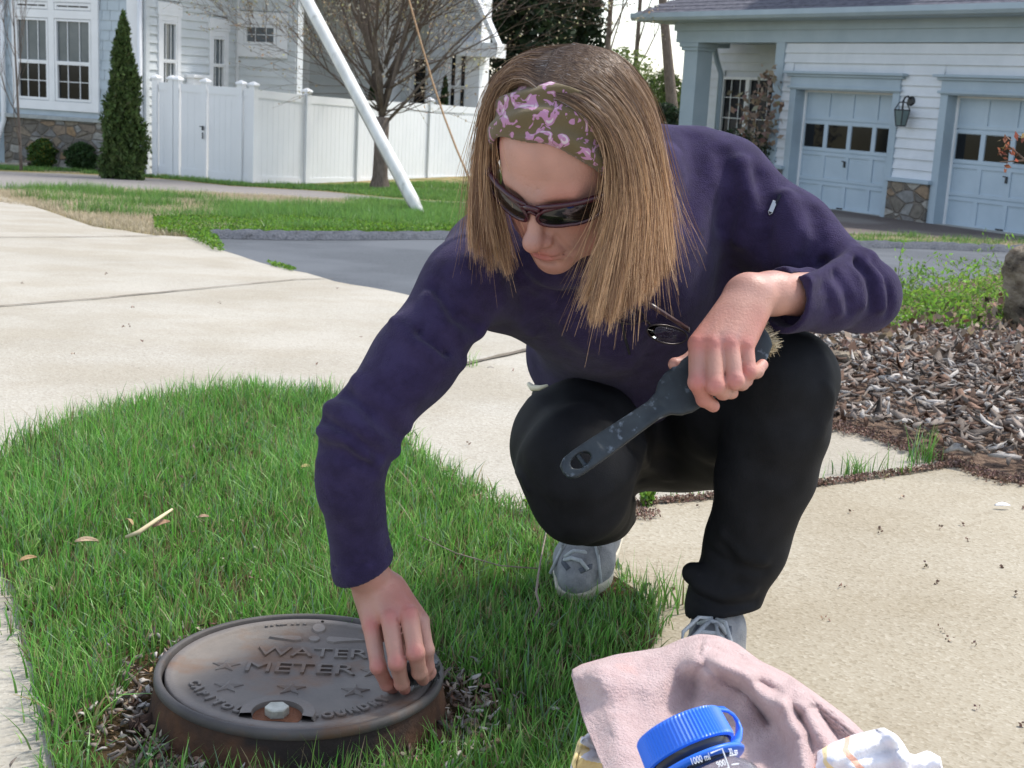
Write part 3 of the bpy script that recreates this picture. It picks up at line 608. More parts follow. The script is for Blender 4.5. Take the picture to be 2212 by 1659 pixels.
def shrub(name, pos, rad, shape, N, size, c, label, cat, seed=1, alt=None, pa=0, m=None, aspect=2.2, shell=.75, trunk=True, group=None, lump=.12, up=.3):
    root = empty(name, pos, label, cat, group)
    pt, nr = shrub_pts(N, rad, shape, seed, shell, lump); pt = pt+np.array(pos)[None]
    V, F, cc = leaves(pt, size, seed, aspect, up, nr*.5, colvar(len(pt), c, .3, seed, alt, pa))
    link('crown', np_mesh('crown', V, F, col=cc), m or M_leaf, root)
    mb = MB(); p = Vector(pos); r0 = max(.02, rad[2]*.012)
    mb.tube([p-Z3*.05, p+Z3*rad[2]*.4, p+Z3*rad[2]*.9], [r0*1.5, r0, r0*.4], 7)
    for k in range(14):
        a = random.uniform(0, 6.28); t = random.uniform(.05, .8); s_ = float(shape(np.array([t]))[0])*.8
        mb.tube([p+Z3*rad[2]*t*.8, p+Z3*rad[2]*t+Vector((math.cos(a)*rad[0]*s_*.5, math.sin(a)*rad[1]*s_*.5, .0)), p+Z3*(rad[2]*t*1.05)+Vector((math.cos(a)*rad[0]*s_, math.sin(a)*rad[1]*s_, .0))], [r0*.5, r0*.35, r0*.15], 5)
    mb.build('trunk', M_bark, root)
    return root
cone = lambda t: np.clip((1-t)**.72*(1-.25*np.exp(-t*9)), .03, 1)
mound = lambda t: np.sqrt(np.clip(1-t**2.6, .02, 1))
ball = lambda t: np.sqrt(np.clip(1-(2*t-.95)**2*.98, .02, 1))
q = gnd(268, 388); d_ = (q-_C) @ _F; pxm = FPX/d_
shrub('arborvitae', q, (48/pxm, 44/pxm, 350/pxm), cone, 15000, .10, (.075, .115, .035), 'tall narrow cone-shaped evergreen at the corner of the pale house', 'evergreen', 3, (.10, .15, .045), .3, M_leafdk, 2.6, .74, lump=.26, up=1)
q = gnd(95, 362); shrub('round_shrub', q, (34/pxm, 30/pxm, 74/pxm), ball, 7000, .05, (.08, .15, .035), 'rounded shrub with yellow flecks beside the hose reel', 'shrub', 5, (.3, .26, .03), .10, M_leaf, 1.8, .8, lump=.2)
q = gnd(176, 369); shrub('round_shrub', q, (36/pxm, 30/pxm, 72/pxm), ball, 7000, .05, (.055, .105, .035), 'plain dark green rounded shrub next to the tall cone-shaped evergreen', 'shrub', 6, None, 0, M_leaf, 1.8, .8, lump=.2)
def farshrub(name, U, V, d, wpx, hpx, shape, N, size, c, label, cat, seed, **k):
    q = P(U, V, d); px = FPX/d; return shrub(name, q, (wpx/2/px, wpx/2/px*.9, hpx/px), shape, N, size, c, label, cat, seed, **k)
farshrub('arborvitae', 952, 400, 35, 46, 232, cone, 5000, .10, (.03, .06, .02), 'small dark cone-shaped evergreen left of the double window, behind the fence', 'evergreen', 11, m=M_leafdk)
farshrub('arborvitae', 800, 390, 34, 44, 240, cone, 5000, .10, (.03, .06, .02), 'small dark cone-shaped evergreen behind the fence and the budding tree trunk', 'evergreen', 12, m=M_leafdk)
farshrub('spruce_tree', 1120, 330, 50, 260, 900, cone, 16000, .34, (.018, .032, .014), 'big dark evergreen standing right of the pale house gable', 'tree', 13, m=M_leafdk, shell=.5, lump=.2)
farshrub('spruce_tree', 1235, 330, 58, 150, 620, cone, 9000, .3, (.022, .038, .016), 'narrower dark evergreen directly above the crouching woman\'s head', 'tree', 14, m=M_leafdk, shell=.5, lump=.2)
farshrub('leafy_bush', 1425, 330, 42, 130, 175, mound, 9000, .10, (.10, .15, .035), 'bright green budding bush by the porch column', 'bush', 15, lump=.2)
farshrub('leafy_bush', 1432, 320, 36, 90, 95, mound, 6000, .10, (.03, .05, .025), 'dark green low bush in front of the bright green one by the porch', 'bush', 16, lump=.2)
farshrub('leafy_bush', 1330, 330, 60, 200, 220, mound, 9000, .16, (.12, .17, .04), 'yellow green bush behind the woman\'s hair, below the bare trees', 'bush', 17, lump=.3)
q = G.pt(G.st(1590, 380)[0]+.25, 0, .6); q = P(1600, 400, 23.5); shrub('foundation_shrub', q, (1.0, .5, .95), mound, 6000, .06, (.03, .055, .022), 'dark clipped shrub in front of the porch window', 'shrub', 18)
# distant tree line beyond the lots
V_ = []; F_ = []; C_ = []; r_ = np.random.default_rng(31)
for k in range(26):
    x = -70+k*6+r_.uniform(-2, 2); y = 95+r_.uniform(-6, 10); h = r_.uniform(2.5, 5)
    pt, nr = shrub_pts(900, (4.2, 3, h), ball, int(k), .6, .2); V, F, cc = leaves(pt+np.array([x, y, -1.6]), .42, k, 1.8, .3, None, colvar(len(pt), (.09, .11, .05), .3, k, (.12, .10, .08), .4)); F_.append(F+sum(len(v) for v in V_)); V_.append(V); C_.append(cc)
o = link('treeline', np_mesh('treeline', np.concatenate(V_), np.concatenate(F_), col=np.concatenate(C_)), M_leaf); prop(o, 'low far-off band of budding trees and brush beyond the lots', 'tree line', kind='stuff')
# ---- bare trees grown by recursion
class Grow:
    def __init__(s, seed): s.r = random.Random(seed); s.mb = MB(); s.tips = []; s.thin = MB()
    def branch(s, p, d, L_, rad, lev, maxlev, spread=.5, upb=.25, sides=7, wob=.12, nchild=(3, 5)):
        r_ = s.r; n = 5 if lev < 2 else 4; pts = [p]; dd = d.normalized(); rr = [rad]
        for i in range(n):
            dd = (dd+Vector((r_.gauss(0, wob), r_.gauss(0, wob), r_.gauss(0, wob)+upb*.2))).normalized(); pts.append(pts[-1]+dd*L_/n); rr.append(rad*(1-.62*(i+1)/n))
        (s.mb if lev < 3 else s.thin).tube(pts, rr, max(3, sides-lev*2), cap=(lev < 2))
        if lev >= maxlev:
            s.tips += pts[1:]; return
        k = r_.randint(*nchild)
        for j in range(k):
            t = r_.uniform(.25, 1) if j else 1; i = min(n-1, int(t*n)); f = t*n-i; q = pts[i].lerp(pts[min(i+1, n)], f)
            ax = (pts[min(i+1, n)]-pts[i]).normalized() if i < n else dd
            o_ = ax.orthogonal().normalized(); o_.rotate(Matrix.Rotation(r_.uniform(0, 6.28), 3, ax)); sp = spread*r_.uniform(.6, 1.3) if j else spread*.3
            nd = (ax*math.cos(sp)+o_*math.sin(sp)+Z3*upb*.4).normalized()
            s.branch(q, nd, L_*r_.uniform(.55, .8), max(rr[min(i, n)]*r_.uniform(.45, .7), .004), lev+1, maxlev, spread, upb, sides, wob*1.15, nchild)
# the budding street tree
q = gnd(820, 409); d_ = (q-_C) @ _F; tb = Vector(q); print('tree depth', d_)
tree = empty('budding_tree', tb, 'budding deciduous tree with many upswept branches in the grass before the white fence', 'tree')
G1 = Grow(5); rt = 15.5/FPX*d_
fork = tb+Z3*(1.25*d_/24); s_ = d_/24.
mbt = G1.mb; mbt.tube([tb-Z3*.1, tb+Z3*.06, tb+Z3*.25, tb+Z3*.7, fork], [rt*1.7, rt*1.45, rt*1.1, rt, rt*1.05], 14)
lim = [((.05, 0, 1), 3.6, .085), ((-.16, .1, 1), 3.4, .07), ((.2, -.1, 1), 3.4, .07), ((-.75, .1, .75), 2.6, .04), ((.85, -.1, .8), 3.0, .05), ((-.45, -.3, .9), 3., .06), ((.5, .4, .95), 3., .06), ((-.3, .5, 1), 2.9, .06), ((-.9, -.4, .45), 2.0, .035), ((.7, -.5, .55), 2.2, .04), ((-.55, .25, 1), 3.0, .055), ((.35, -.35, 1.2), 3.1, .05), ((-.1, -.3, 1), 3.2, .06), ((.12, .3, 1), 3.2, .055), ((-.3, -.1, 1), 3.1, .055), ((.32, .1, 1), 3.1, .055), ((-.65, -.2, .9), 2.6, .04), ((.7, .1, 1), 2.7, .04)]
for i, (d, L_, r__) in enumerate(lim):
    st = fork+Z3*([-.05, .0, .02, .35, -.12, .6, .5, .75, .1, .45, .3, .9, .1, .2, .25, .3, .8, .7][i]*s_); st += Vector((d[0]*.07, d[1]*.07, 0))
    G1.branch(st, Vector(d), L_*s_, r__*.72, 1, 5, .55, .20, 7, .1, (3, 5))
rr_ = random.Random(44)
for i in range(46):
    a = rr_.uniform(0, 6.28); h_ = rr_.uniform(.0, 1.9); up_ = rr_.uniform(.35, 1.1); rad_ = rr_.uniform(.05, .28)*(h_+.25)
    st = fork+Vector((math.cos(a)*rad_*.6, math.sin(a)*rad_*.6, h_*s_)); G1.branch(st, Vector((math.cos(a), math.sin(a), up_)), rr_.uniform(.9, 1.7)*s_, rr_.uniform(.012, .022), 2, 4, .6, .12, 7, .12, (4, 6))
G1.mb.build('trunk', M_bark, tree, smooth=True); G1.thin.build('twigs', M_twig, tree)
tp = np.array([tuple(v) for v in G1.tips]); r_ = np.random.default_rng(3); sel = tp[r_.random(len(tp)) < .8]; print('tips', len(tp))
sel = sel[np.random.default_rng(1).permutation(len(sel))[:60000]]; pt = np.repeat(sel, 1, 0)+r_.normal(0, .02, (len(sel)*1, 3))
V, F, cc = leaves(pt, .05, 3, 1.5, .3, None, colvar(len(pt), (.50, .42, .26), .25, 4, (.6, .55, .44), .3))
link('buds', np_mesh('buds', V, F, col=cc), M_leaf, tree)
# bare trees behind, against the sky
def baretree(U, V, d, hpx, rpx, seed, label, ml=4, sp=.35, up=.5, lean=0, buds=None, nlimb=7, kind='bare_tree', firstf=.25):
    q = Vector(P(U, V, d)); px = FPX/d; root = empty(kind, q, label, 'tree', None); Gt = Grow(seed); h = hpx/px; r0 = rpx/px
    ax = [q-Z3*.3+Vector((lean*t*h, 0, 0))+Z3*t*h for t in (0, .1, .3, .5, .75, 1.)]; Gt.mb.tube(ax, [r0*1.3, r0, r0*.85, r0*.7, r0*.4, r0*.1], 9)
    for k in range(nlimb):
        t = firstf+(1-firstf)*k/nlimb; a = Gt.r.uniform(0, 6.28); st = ax[0].lerp(ax[-1], t); Gt.branch(st, Vector((math.cos(a)*.6, math.sin(a)*.6, 1)), h*.38*(1.15-t*.5), r0*.42*(1.1-t*.6), 1, ml, sp, up, 6, .09, (3, 5))
    Gt.mb.build('trunk', M_bark, root, smooth=True); Gt.thin.build('twigs', M_twig, root)
    if buds:
        tp = np.array([tuple(v) for v in Gt.tips]); r_ = np.random.default_rng(seed); pt = np.repeat(tp, 2, 0)+r_.normal(0, .08, (len(tp)*2, 3)); V, F, cc = leaves(pt, .12, seed, 1.7, .3, None, colvar(len(pt), buds, .25, seed)); link('buds', np_mesh('buds', V, F, col=cc), M_leaf, root)
baretree(1300, 300, 55, 700, 7, 21, 'fine-twigged bare tree between the dark evergreens and the garage roof', 4, .35, .5, nlimb=11)
baretree(1362, 300, 62, 620, 6, 22, 'second fine-twigged bare tree, just left of the dark leaning trunk', 4, .4, .5, nlimb=9, buds=(.2, .24, .07))
baretree(1462, 300, 38, 620, 13, 23, 'dark trunk leaning left beside the left end of the garage gutter', 3, .35, .4, lean=-.17, nlimb=4, firstf=.5)
baretree(1478, 300, 42, 700, 15, 24, 'thick upright dark trunk behind the left corner of the garage roof', 3, .3, .4, lean=.0, nlimb=4, firstf=.5)
baretree(1250, 300, 70, 560, 6, 25, 'distant bare tree behind the narrower evergreen', 4, .4, .4, nlimb=8)
baretree(45, 330, 24, 420, 3, 26, 'slender bare sapling in front of the big double window', 3, .35, .5, lean=-.03, nlimb=6, firstf=.12)
# a thin reddish budding shrub at the porch window
baretree(1625, 400, 23, 215, 1.5, 27, 'thin reddish budding sapling in front of the porch window', 2, .22, .6, nlimb=8, buds=(.30, .22, .16), firstf=.1)
# ---- white guard tube over the utility guy wire, and the brown guy rod
pb = gnd(908, 464); d_ = (pb-_C) @ _F; print('pole depth', d_)
pt_ = P(640, -40, d_*1.09); pb = Vector(pb); pt_ = Vector(pt_); ax = (pt_-pb).normalized()
r_ = 14.5/FPX*d_
root = empty('guy_wire', pb, 'leaning guy wire of a utility pole inside a thick white plastic guard tube', 'guy wire')
mb = MB(); mb.tube([pb-ax*.12, pb+ax*.2, pb+ax*1.5, pb+ax*3, pb+(pt_-pb)*1.6], [r_*.55, r_*1.0, r_*1.0, r_*1.05, r_*1.15], 20); 
M_pipe = mat('dirty_white_plastic', lin((196, 196, 190)), lin((222, 222, 218)), 6, .5, c3=lin((150, 150, 140)), s3=5, f3=.66, stretch=(1, 1, .35))
mb.build('guard_tube', M_pipe, root, smooth=True)
mb = MB(); sv = ax.cross(Vector((0, 1, 0))).normalized(); o0 = (-Vector(_F)*.55+sv*.83).normalized(); mb.tube([pb+o0*r_*.98+ax*.1, pb+o0*r_*1.02+ax*1.5, pb+o0*r_*1.08+ax*3, pb+o0*r_*1.15+(pt_-pb)*1.6], .006, 6); mb.build('seam', mat('seam_shadow', (.12, .12, .12)), root)
p1 = Vector(gnd(1052, 466)); p2 = PV(878, -20, ((Vector(p1)-Vector(_C)).dot(Vector(_F)))*1.08); mid = p1.lerp(p2, .5)-Z3*.05
mb = MB(); mb.tube([p1.lerp(p2, t)-Z3*.22*math.sin(math.pi*t) for t in (0, .1, .2, .35, .5, .65, .8, .9, 1, 1.0001)]+[p2+(p2-mid)*1.2], .0125, 7)
o = mb.build('guy_wire', mat('rusty_cable', lin((142, 112, 82)), lin((168, 138, 104)), 30, .8), None, smooth=True); prop(o, 'thin rusty brown guy wire slanting down behind the woman\'s hair, with no guard tube', 'guy wire')
# ---- hose reel
q = gnd(42, 352); pos = Vector(q); root = empty('hose_reel', pos, 'coil of reddish garden hose on a dark reel against the stone base', 'hose'); mb = MB(); c = pos+Z3*.42
hd = LH.d; hn = (LH.n*.75+LH.d*.65).normalized(); hs = hn.cross(Z3).normalized()
pts = []
for i in range(260):
    a = i*.33; rr = .20+.07*math.sin(i*.77); pts.append(c+(hs*math.cos(a)*rr+Z3*math.sin(a)*rr*1.15)+hn*(.11*math.sin(i*.031*2)))
mb.tube(pts, .016, 6); mb.build('hose', mat('terracotta_hose', lin((148, 74, 62)), lin((176, 98, 84)), 9, .5), root, smooth=True)
mb = MB(); mb.lathe([(0, -.15), (.31, -.15), (.31, -.135), (.03, -.13), (.03, .13), (.31, .135), (.31, .15), (0, .15)], c, hn, 24)
for s in (-1, 1): mb.tube([pos+hs*.25+hn*s*.17, c+hn*s*.17, pos-hs*.25+hn*s*.17], .018, 6)
mb.build('reel', M_black, root)
mb = MB(); A = gnd(-30, 360); B = gnd(55, 362); B2 = gnd(75, 352)
mb.tube([Vector(A)+Z3*.04, Vector(B)+Z3*.05, Vector(B2)+Z3*.05], .045, 8); o = mb.build('edging_timber', mat('pale_timber', lin((150, 140, 126)), lin((172, 162, 148)), 10, .8), None); prop(o, 'pale edging piece lying on the ground below the hose reel', 'edging')
# ---- twig with red leaves entering from the right, near
tw_ = MB(); a_ = PV(2300, 330, 3.2); b_ = PV(2160, 350, 3.25); tw_.tube([a_, PV(2240, 345, 3.2), b_], [.004, .003, .0015], 5); tw_.tube([PV(2215, 346, 3.2), PV(2190, 325, 3.2), PV(2168, 305, 3.2)], [.0025, .002, .001], 5); tw_.tube([PV(2240, 345, 3.2), PV(2225, 310, 3.2), PV(2200, 292, 3.2)], [.0025, .002, .001], 5)
tw_.tube([a_, PV(2500, 420, 3.15), PV(2700, 900, 3.1), PV(2720, 1500, 3.1)], [.004, .006, .009, .011], 6)
root = empty('red_leaf_sapling', PV(2720, 1500, 3.1), 'sapling twigs with tiny red new leaves at the right edge, before the second garage door', 'sapling'); tw_.build('stem', M_twig, root)
pt = np.concatenate([np.array(P(U, V, 3.2))[None]+np.random.default_rng(i).normal(0, .010, (4, 3)) for i, (U, V) in enumerate([(2168, 305), (2180, 325), (2195, 330), (2200, 292), (2185, 345), (2212, 300), (2170, 345), (2165, 325)])])
V, F, cc = leaves(pt, .020, 5, 2.2, .3, None, colvar(len(pt), (.26, .09, .05), .25, 4, (.22, .15, .05), .3)); link('leaves', np_mesh('leaves', V, F, col=cc), M_leaf, root)
# ================================================ GRASS, MULCH, DEBRIS
def inpoly(x, y, poly):
    c = np.zeros(len(x), bool); n = len(poly)
    for i in range(n):
        x0, y0 = poly[i][0], poly[i][1]; x1, y1 = poly[(i+1) % n][0], poly[(i+1) % n][1]
        if y0 == y1: continue
        m = ((y0 > y) != (y1 > y)) & (x < (x1-x0)*(y-y0)/(y1-y0)+x0); c ^= m
    return c
def vnoise(x, y, sc, seed=0):
    r_ = np.random.default_rng(seed); T = r_.random((64, 64)); u = x*sc; v = y*sc; i = np.floor(u).astype(int); j = np.floor(v).astype(int); fu = u-i; fv = v-j
    fu = fu*fu*(3-2*fu); fv = fv*fv*(3-2*fv); a = T[i % 64, j % 64]; b = T[(i+1) % 64, j % 64]; c = T[i % 64, (j+1) % 64]; d = T[(i+1) % 64, (j+1) % 64]
    return (a*(1-fu)+b*fu)*(1-fv)+(c*(1-fu)+d*fu)*fv
def sample(poly, N, seed):
    r_ = np.random.default_rng(seed); xs = [p[0] for p in poly]; ys = [p[1] for p in poly]
    x = r_.uniform(min(xs), max(xs), N); y = r_.uniform(min(ys), max(ys), N); m = inpoly(x, y, poly); return x[m], y[m]
def gz_(y, x=None):
    b = np.where(y < 4, 0, -.05*(np.minimum(y, 27)-4))
    if x is None: return b
    w = np.clip((x-.5)/3.5, 0, 1); return b*(1-w)+np.maximum(b, -.76)*w
def blades(x, y, z, L, W, col, seed=0, seg=4, lean=.45, wind=(0, 0), tipc=1.25):
    r_ = np.random.default_rng(seed); N = len(x); az = r_.uniform(0, 2*np.pi, N); ln = np.abs(r_.normal(0, lean, N))+.05
    dx = np.cos(az)*ln+wind[0]; dy = np.sin(az)*ln+wind[1]; sa = r_.uniform(0, 2*np.pi, N); sx, sy = np.cos(sa), np.sin(sa); droop = r_.uniform(.0, .5, N)*ln
    rows = []; cols = []
    for k in range(seg+1):
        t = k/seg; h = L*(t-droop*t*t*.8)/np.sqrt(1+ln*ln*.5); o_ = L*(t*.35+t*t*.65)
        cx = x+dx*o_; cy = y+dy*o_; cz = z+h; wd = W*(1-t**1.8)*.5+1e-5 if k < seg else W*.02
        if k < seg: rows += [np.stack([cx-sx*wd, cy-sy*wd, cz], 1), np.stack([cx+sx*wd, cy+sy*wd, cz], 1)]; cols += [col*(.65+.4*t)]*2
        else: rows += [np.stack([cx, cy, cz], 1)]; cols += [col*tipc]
    V = np.stack(rows, 1); m = 2*seg+1; C = np.stack(cols, 1); b = (np.arange(N)*m)[:, None]
    F4 = np.concatenate([b+np.array([[2*k, 2*k+1, 2*k+3, 2*k+2]]) for k in range(seg-1)], 0); F3 = b+np.array([[2*seg-2, 2*seg-1, 2*seg]])
    return V.reshape(-1, 3), F4, F3, np.clip(C.reshape(-1, 3), 0, 1)
M_grass = mat('grass_blade', (0, 0, 0), vcol=True, rough=.42, spec=.5, trans=.4)
# cover position is needed first: the ring of bare soil round it
ZR = .085
def on_plane(U, V, z):
    q = P(U, V, 1.)-_C; t = (z-_C[2])/q[2]; return _C+q*t
cc0 = on_plane(650, 1439, ZR); dl = (cc0-_C) @ _F; RC = 308/FPX*dl; CX, CY = cc0[0], cc0[1]; print('cover', CX, CY, RC)
isl_px = [(-300, 1090), (-100, 1030), (0, 1002), (100, 968), (250, 915), (400, 885), (560, 868), (700, 872), (860, 925), (900, 1005), (1000, 1062), (1130, 1130), (1200, 1180), (1330, 1262), (1400, 1305), (1440, 1385), (1395, 1450), (1330, 1520), (1300, 1600), (1290, 1700), (1250, 1900)]
left_px = [(140, 1900), (105, 1700), (90, 1600), (70, 1500), (45, 1400), (20, 1280), (-60, 1180), (-300, 1150)]
island = [w_(p) for p in isl_px+left_px]
sheet('verge_soil', [(q_[0]*.975+CX*.025, q_[1]*.975+CY*.025) for q_ in (w_(p) for p in refine(isl_px, 3, 3, 12)+left_px)], .024, M_soil, .02, world=True)
def nearcol(N, seed, dead=.12):
    r_ = np.random.default_rng(seed); c = np.array([(.145, .35, .06)])*(1+r_.normal(0, .28, (N, 1))); c = c*np.array([1, 1, 1])*(1+r_.normal(0, .1, (N, 3)))
    m = r_.random(N) < .22; c[m] = np.array([.29, .48, .13])*(1+r_.normal(0, .18, (m.sum(), 1))); m = r_.random(N) < .08; c[m] = np.array([.20, .32, .20])
    m = r_.random(N) < dead; c[m] = np.array([.30, .24, .13])*(1+r_.normal(0, .25, (m.sum(), 1))); return np.clip(c, .004, 1)
x, y = sample(island, 150000, 1)
jr = np.random.default_rng(77); x = x+jr.normal(0, .011, len(x)); y = y+jr.normal(0, .011, len(y)); rr = np.hypot(x-CX, y-CY); r_ = np.random.default_rng(5)
nz = vnoise(x, y, 14, 3); nz2 = vnoise(x, y, 5, 8); an_ = np.arctan2(y-CY, x-CX)
ring = RC*(1.06+.10*np.sin(an_*3+1)+.06*np.sin(an_*7))+np.where((x < CX-.1), .035, 0)+np.where((y < CY) & (x < CX+.05), .02, 0)
keep = (rr > ring+r_.uniform(0, .05, len(x))) & (r_.random(len(x)) < .35+.65*nz)
frontfringe = (rr > RC*1.10) & (y < CY) & (r_.random(len(x)) < .3) & (x > CX-.16); keep = keep | (frontfringe & (rr > RC*1.12)); TS = gnd(1248, 1312); keep &= np.hypot((x-TS[0]-.02)/.05, (y-TS[1]-.09)/.11) > 1
x, y, nz2 = x[keep], y[keep], nz2[keep]
q_ = np.random.default_rng(2); L_ = (.024+.050*nz2)*q_.uniform(.45, 1.3, len(x))*np.where(q_.random(len(x)) < .03, 1.35, 1); W_ = np.random.default_rng(3).uniform(.0013, .0034, len(x))*np.where(q_.random(len(x)) < .06, 1.5, 1)
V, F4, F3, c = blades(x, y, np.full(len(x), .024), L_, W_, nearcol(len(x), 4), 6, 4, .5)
o = link('grass', np_mesh('grass', V, F4, F3, c), M_grass); prop(o, 'lush green spring grass growing round the water meter cover', 'grass', kind='stuff'); print('near blades', len(x))
# creeping sprawl of coarse low dead thatch and leaf crumbs round the cover
x, y = sample(island, 26000, 21); rr = np.hypot(x-CX, y-CY); r_ = np.random.default_rng(8); k = (rr > RC*1.03) & (r_.random(len(x)) < np.clip(1.5-(rr-RC)/.07, .06, 1)); x, y = x[k], y[k]; n = len(x)
V, F, cc_ = leaves(np.stack([x, y, np.full(n, .032)+r_.uniform(0, .01, n)], 1), (.011), 5, 2.6, -.2, None, colvar(n, (.22, .15, .10), .4, 3, (.42, .36, .28), .35))
o = link('leaf_litter', np_mesh('leaf_litter', V, F, col=cc_), mat('dry_litter', (0, 0, 0), vcol=True, rough=.9)); prop(o, 'dry leaf crumbs and bud scales on the soil round the iron cover', 'leaf litter', kind='stuff')
# far lawns
def far_lawn(name, px, N, L_, W_, seed, label, deadbias, seg=2, world=None):
    poly = world or [w_(p) for p in px]; x, y = sample(poly, N, seed); n1 = vnoise(x, y*1.6, .7, seed); n2 = vnoise(x, y*1.5, 2.2, seed+3); r_ = np.random.default_rng(seed)
    dead = (n1*.6+n2*.4) < deadbias+r_.normal(0, .05, len(x))+(np.clip((-1.8-x)/4, 0, .26) if name == 'grass' and seed == 41 else 0); k = (~dead) | (r_.random(len(x)) < .7); x, y, dead = x[k], y[k], dead[k]; n2 = n2[k]
    c = np.array([(.13, .27, .06)])*(1+r_.normal(0, .25, (len(x), 1))); c[r_.random(len(x)) < .25] = (.20, .34, .07); c[dead] = np.array([.55, .46, .32])*(1+r_.normal(0, .15, (dead.sum(), 1)))
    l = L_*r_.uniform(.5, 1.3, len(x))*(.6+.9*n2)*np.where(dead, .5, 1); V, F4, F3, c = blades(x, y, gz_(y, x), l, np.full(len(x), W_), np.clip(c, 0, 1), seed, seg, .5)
    o = link(name, np_mesh(name, V, F4, F3, c), M_grass); prop(o, label, 'grass', kind='stuff'); print(name, len(x))
far_lawn('grass', [(-300, 395), (0, 412), (210, 412), (400, 416), (498, 422), (768, 434), (993, 448), (1300, 466), (1500, 475), (1500, 512), (1000, 503), (440, 510), (430, 516), (330, 511), (200, 491), (90, 452), (-300, 400)], 260000, .10, .006, 41, 'green and straw coloured grass strip between the road and the old path', .42)
far_lawn('grass', [(-200, 356), (0, 367), (240, 378), (380, 388), (498, 401), (708, 413), (858, 428), (993, 436), (1400, 460), (1500, 440), (1300, 380), (1000, 392), (770, 398), (660, 402), (545, 400), (345, 382), (0, 352)], 160000, .07, .012, 43, 'green grass at the foot of the white fence and round the budding tree', .30)
far_lawn('grass', [(1700, 500), (1833, 508), (2133, 519), (2300, 524), (2300, 546), (2130, 542), (1850, 528), (1700, 522)], 30000, .07, .008, 45, 'narrow grass strip between the road and the garage apron', .40)
far_lawn('grass', [(1035, 330), (1480, 330), (1480, 420), (1035, 420)], 40000, .1, .03, 47, 'back lawn seen past the fence, left of the porch', .35)
# bright low weeds spilling over the edge of the concrete
def weeds(px, N, seed, label, size=.022, spread=.0, hgt=.03):
    poly = [w_(p) for p in px]; x, y = sample(poly, N, seed); r_ = np.random.default_rng(seed); z = gz_(y)+.015+r_.uniform(0, hgt, len(x)); n = len(x)
    V, F, c = leaves(np.stack([x, y, z], 1), size, seed, 1.5, .6, None, colvar(n, (.14, .27, .03), .25, seed, (.08, .17, .03), .3)); o = link('weeds', np_mesh('weeds', V, F, col=c), M_leaf); prop(o, label, 'weeds', kind='stuff')
weeds(refine([(330, 480), (500, 478), (700, 470), (900, 478), (1000, 482), (1000, 506), (700, 512), (450, 512), (485, 548), (460, 545), (400, 515), (330, 505), (330, 480)], 3, 4, 2), 110000, 51, 'bright yellow green chickweed along the edge of the black road lip', .018, 0, .045)
weeds([(575, 572), (600, 578), (640, 588), (632, 592), (590, 582)], 1500, 52, 'small weed tuft in the joint of concrete and asphalt', .014, 0, .015)
weeds([(1380, 1090), (1405, 1096), (1412, 1112), (1385, 1112)], 300, 53, 'tiny bright clover patch by the crouching woman\'s knee', .012, 0, .03)
weeds([(1130, 1110), (1180, 1120), (1200, 1160), (1150, 1150)], 900, 54, 'clover at the edge of the grass beside the dark trousers', .012, 0, .02)
# ---- joints of the concrete
def strip(name, px, wd, z, m, seed=1, **kw):
    P_ = [Vector(gnd(*p)) for p in refine(px, 6, .8, seed)]; V = []; F = []; r_ = random.Random(seed)
    for i, q in enumerate(P_):
        t = (P_[min(i+1, len(P_)-1)]-P_[max(i-1, 0)]); t.z = 0; t.normalize(); n_ = Vector((-t.y, t.x, 0)); a = wd*r_.uniform(.6, 1.4)/2
        for s in (-1, 1): v = q+n_*a*s; V.append((v.x, v.y, g(v.x, v.y)+z))
    F = [(2*i, 2*i+1, 2*i+3, 2*i+2) for i in range(len(P_)-1)]; o = link(name, np_mesh(name, V, F), m); prop(o, kind='structure', **kw); return o
M_joint = mat('joint_filler', lin((84, 76, 66)), lin((120, 110, 96)), 20, .95, .5, 60)
strip('driveway_joint', [(-60, 518), (150, 517), (345, 514)], .02, .0165, M_joint, 1)
strip('driveway_joint', [(-60, 676), (0, 670), (200, 654), (420, 632), (640, 610), (720, 608)], .014, .0165, M_joint, 2)
strip('driveway_joint', [(850, 830), (975, 803), (1140, 765), (1300, 730)], .022, .0165, M_joint, 3)
strip('driveway_joint', [(1100, 1128), (1200, 1118), (1390, 1105), (1540, 1090), (1740, 1066), (1900, 1045), (2060, 1018)], .022, .0165, M_joint, 4)
# ---- little reddish bud debris: along the joints, under the mulch edge, scattered
def buds(name, pts, size, seed, label, c=(.26, .17, .13)):
    r_ = np.random.default_rng(seed); n = len(pts); k = 5; ctr = np.repeat(pts, k, 0)+r_.normal(0, size*.33, (n*k, 3)); ctr[:, 2] = np.abs(ctr[:, 2]-.016)+.016
    V, F, cc_ = leaves(ctr, size*.8, seed, 1.3, .1, None, colvar(n*k, c, .3, seed, (.2, .12, .085), .2)); o = link(name, np_mesh(name, V, F, col=cc_), M_bud); prop(o, label, 'bud debris', kind='stuff')
M_bud = mat('bud_scales', (0, 0, 0), vcol=True, rough=.9)
def along(px, n, wd, seed):
    r_ = np.random.default_rng(seed); Q = np.array([gnd(*p) for p in px]); out = []
    for i in range(n):
        k = r_.integers(0, len(Q)-1); t = r_.random(); q = Q[k]*(1-t)+Q[k+1]*t; out.append((q[0]+r_.normal(0, wd*.6), q[1]+r_.normal(0, wd), g(q[0], q[1])+.02+r_.random()*.006))
    return np.array(out)
mul_edge = [(1770, 925), (1800, 938), (1870, 950), (1960, 985), (2060, 1016), (2140, 1050), (2260, 1064)]
buds('bud_debris', along([(1370, 1108), (1540, 1092), (1740, 1067), (1900, 1045), (2060, 1020)], 750, .008, 3), .007, 61, 'reddish brown bud scales filling the joint from the woman\'s knee to the mulch')
buds('bud_debris', along(mul_edge, 1100, .028, 4), .007, 62, 'reddish brown bud scales along the edge of the bark mulch')
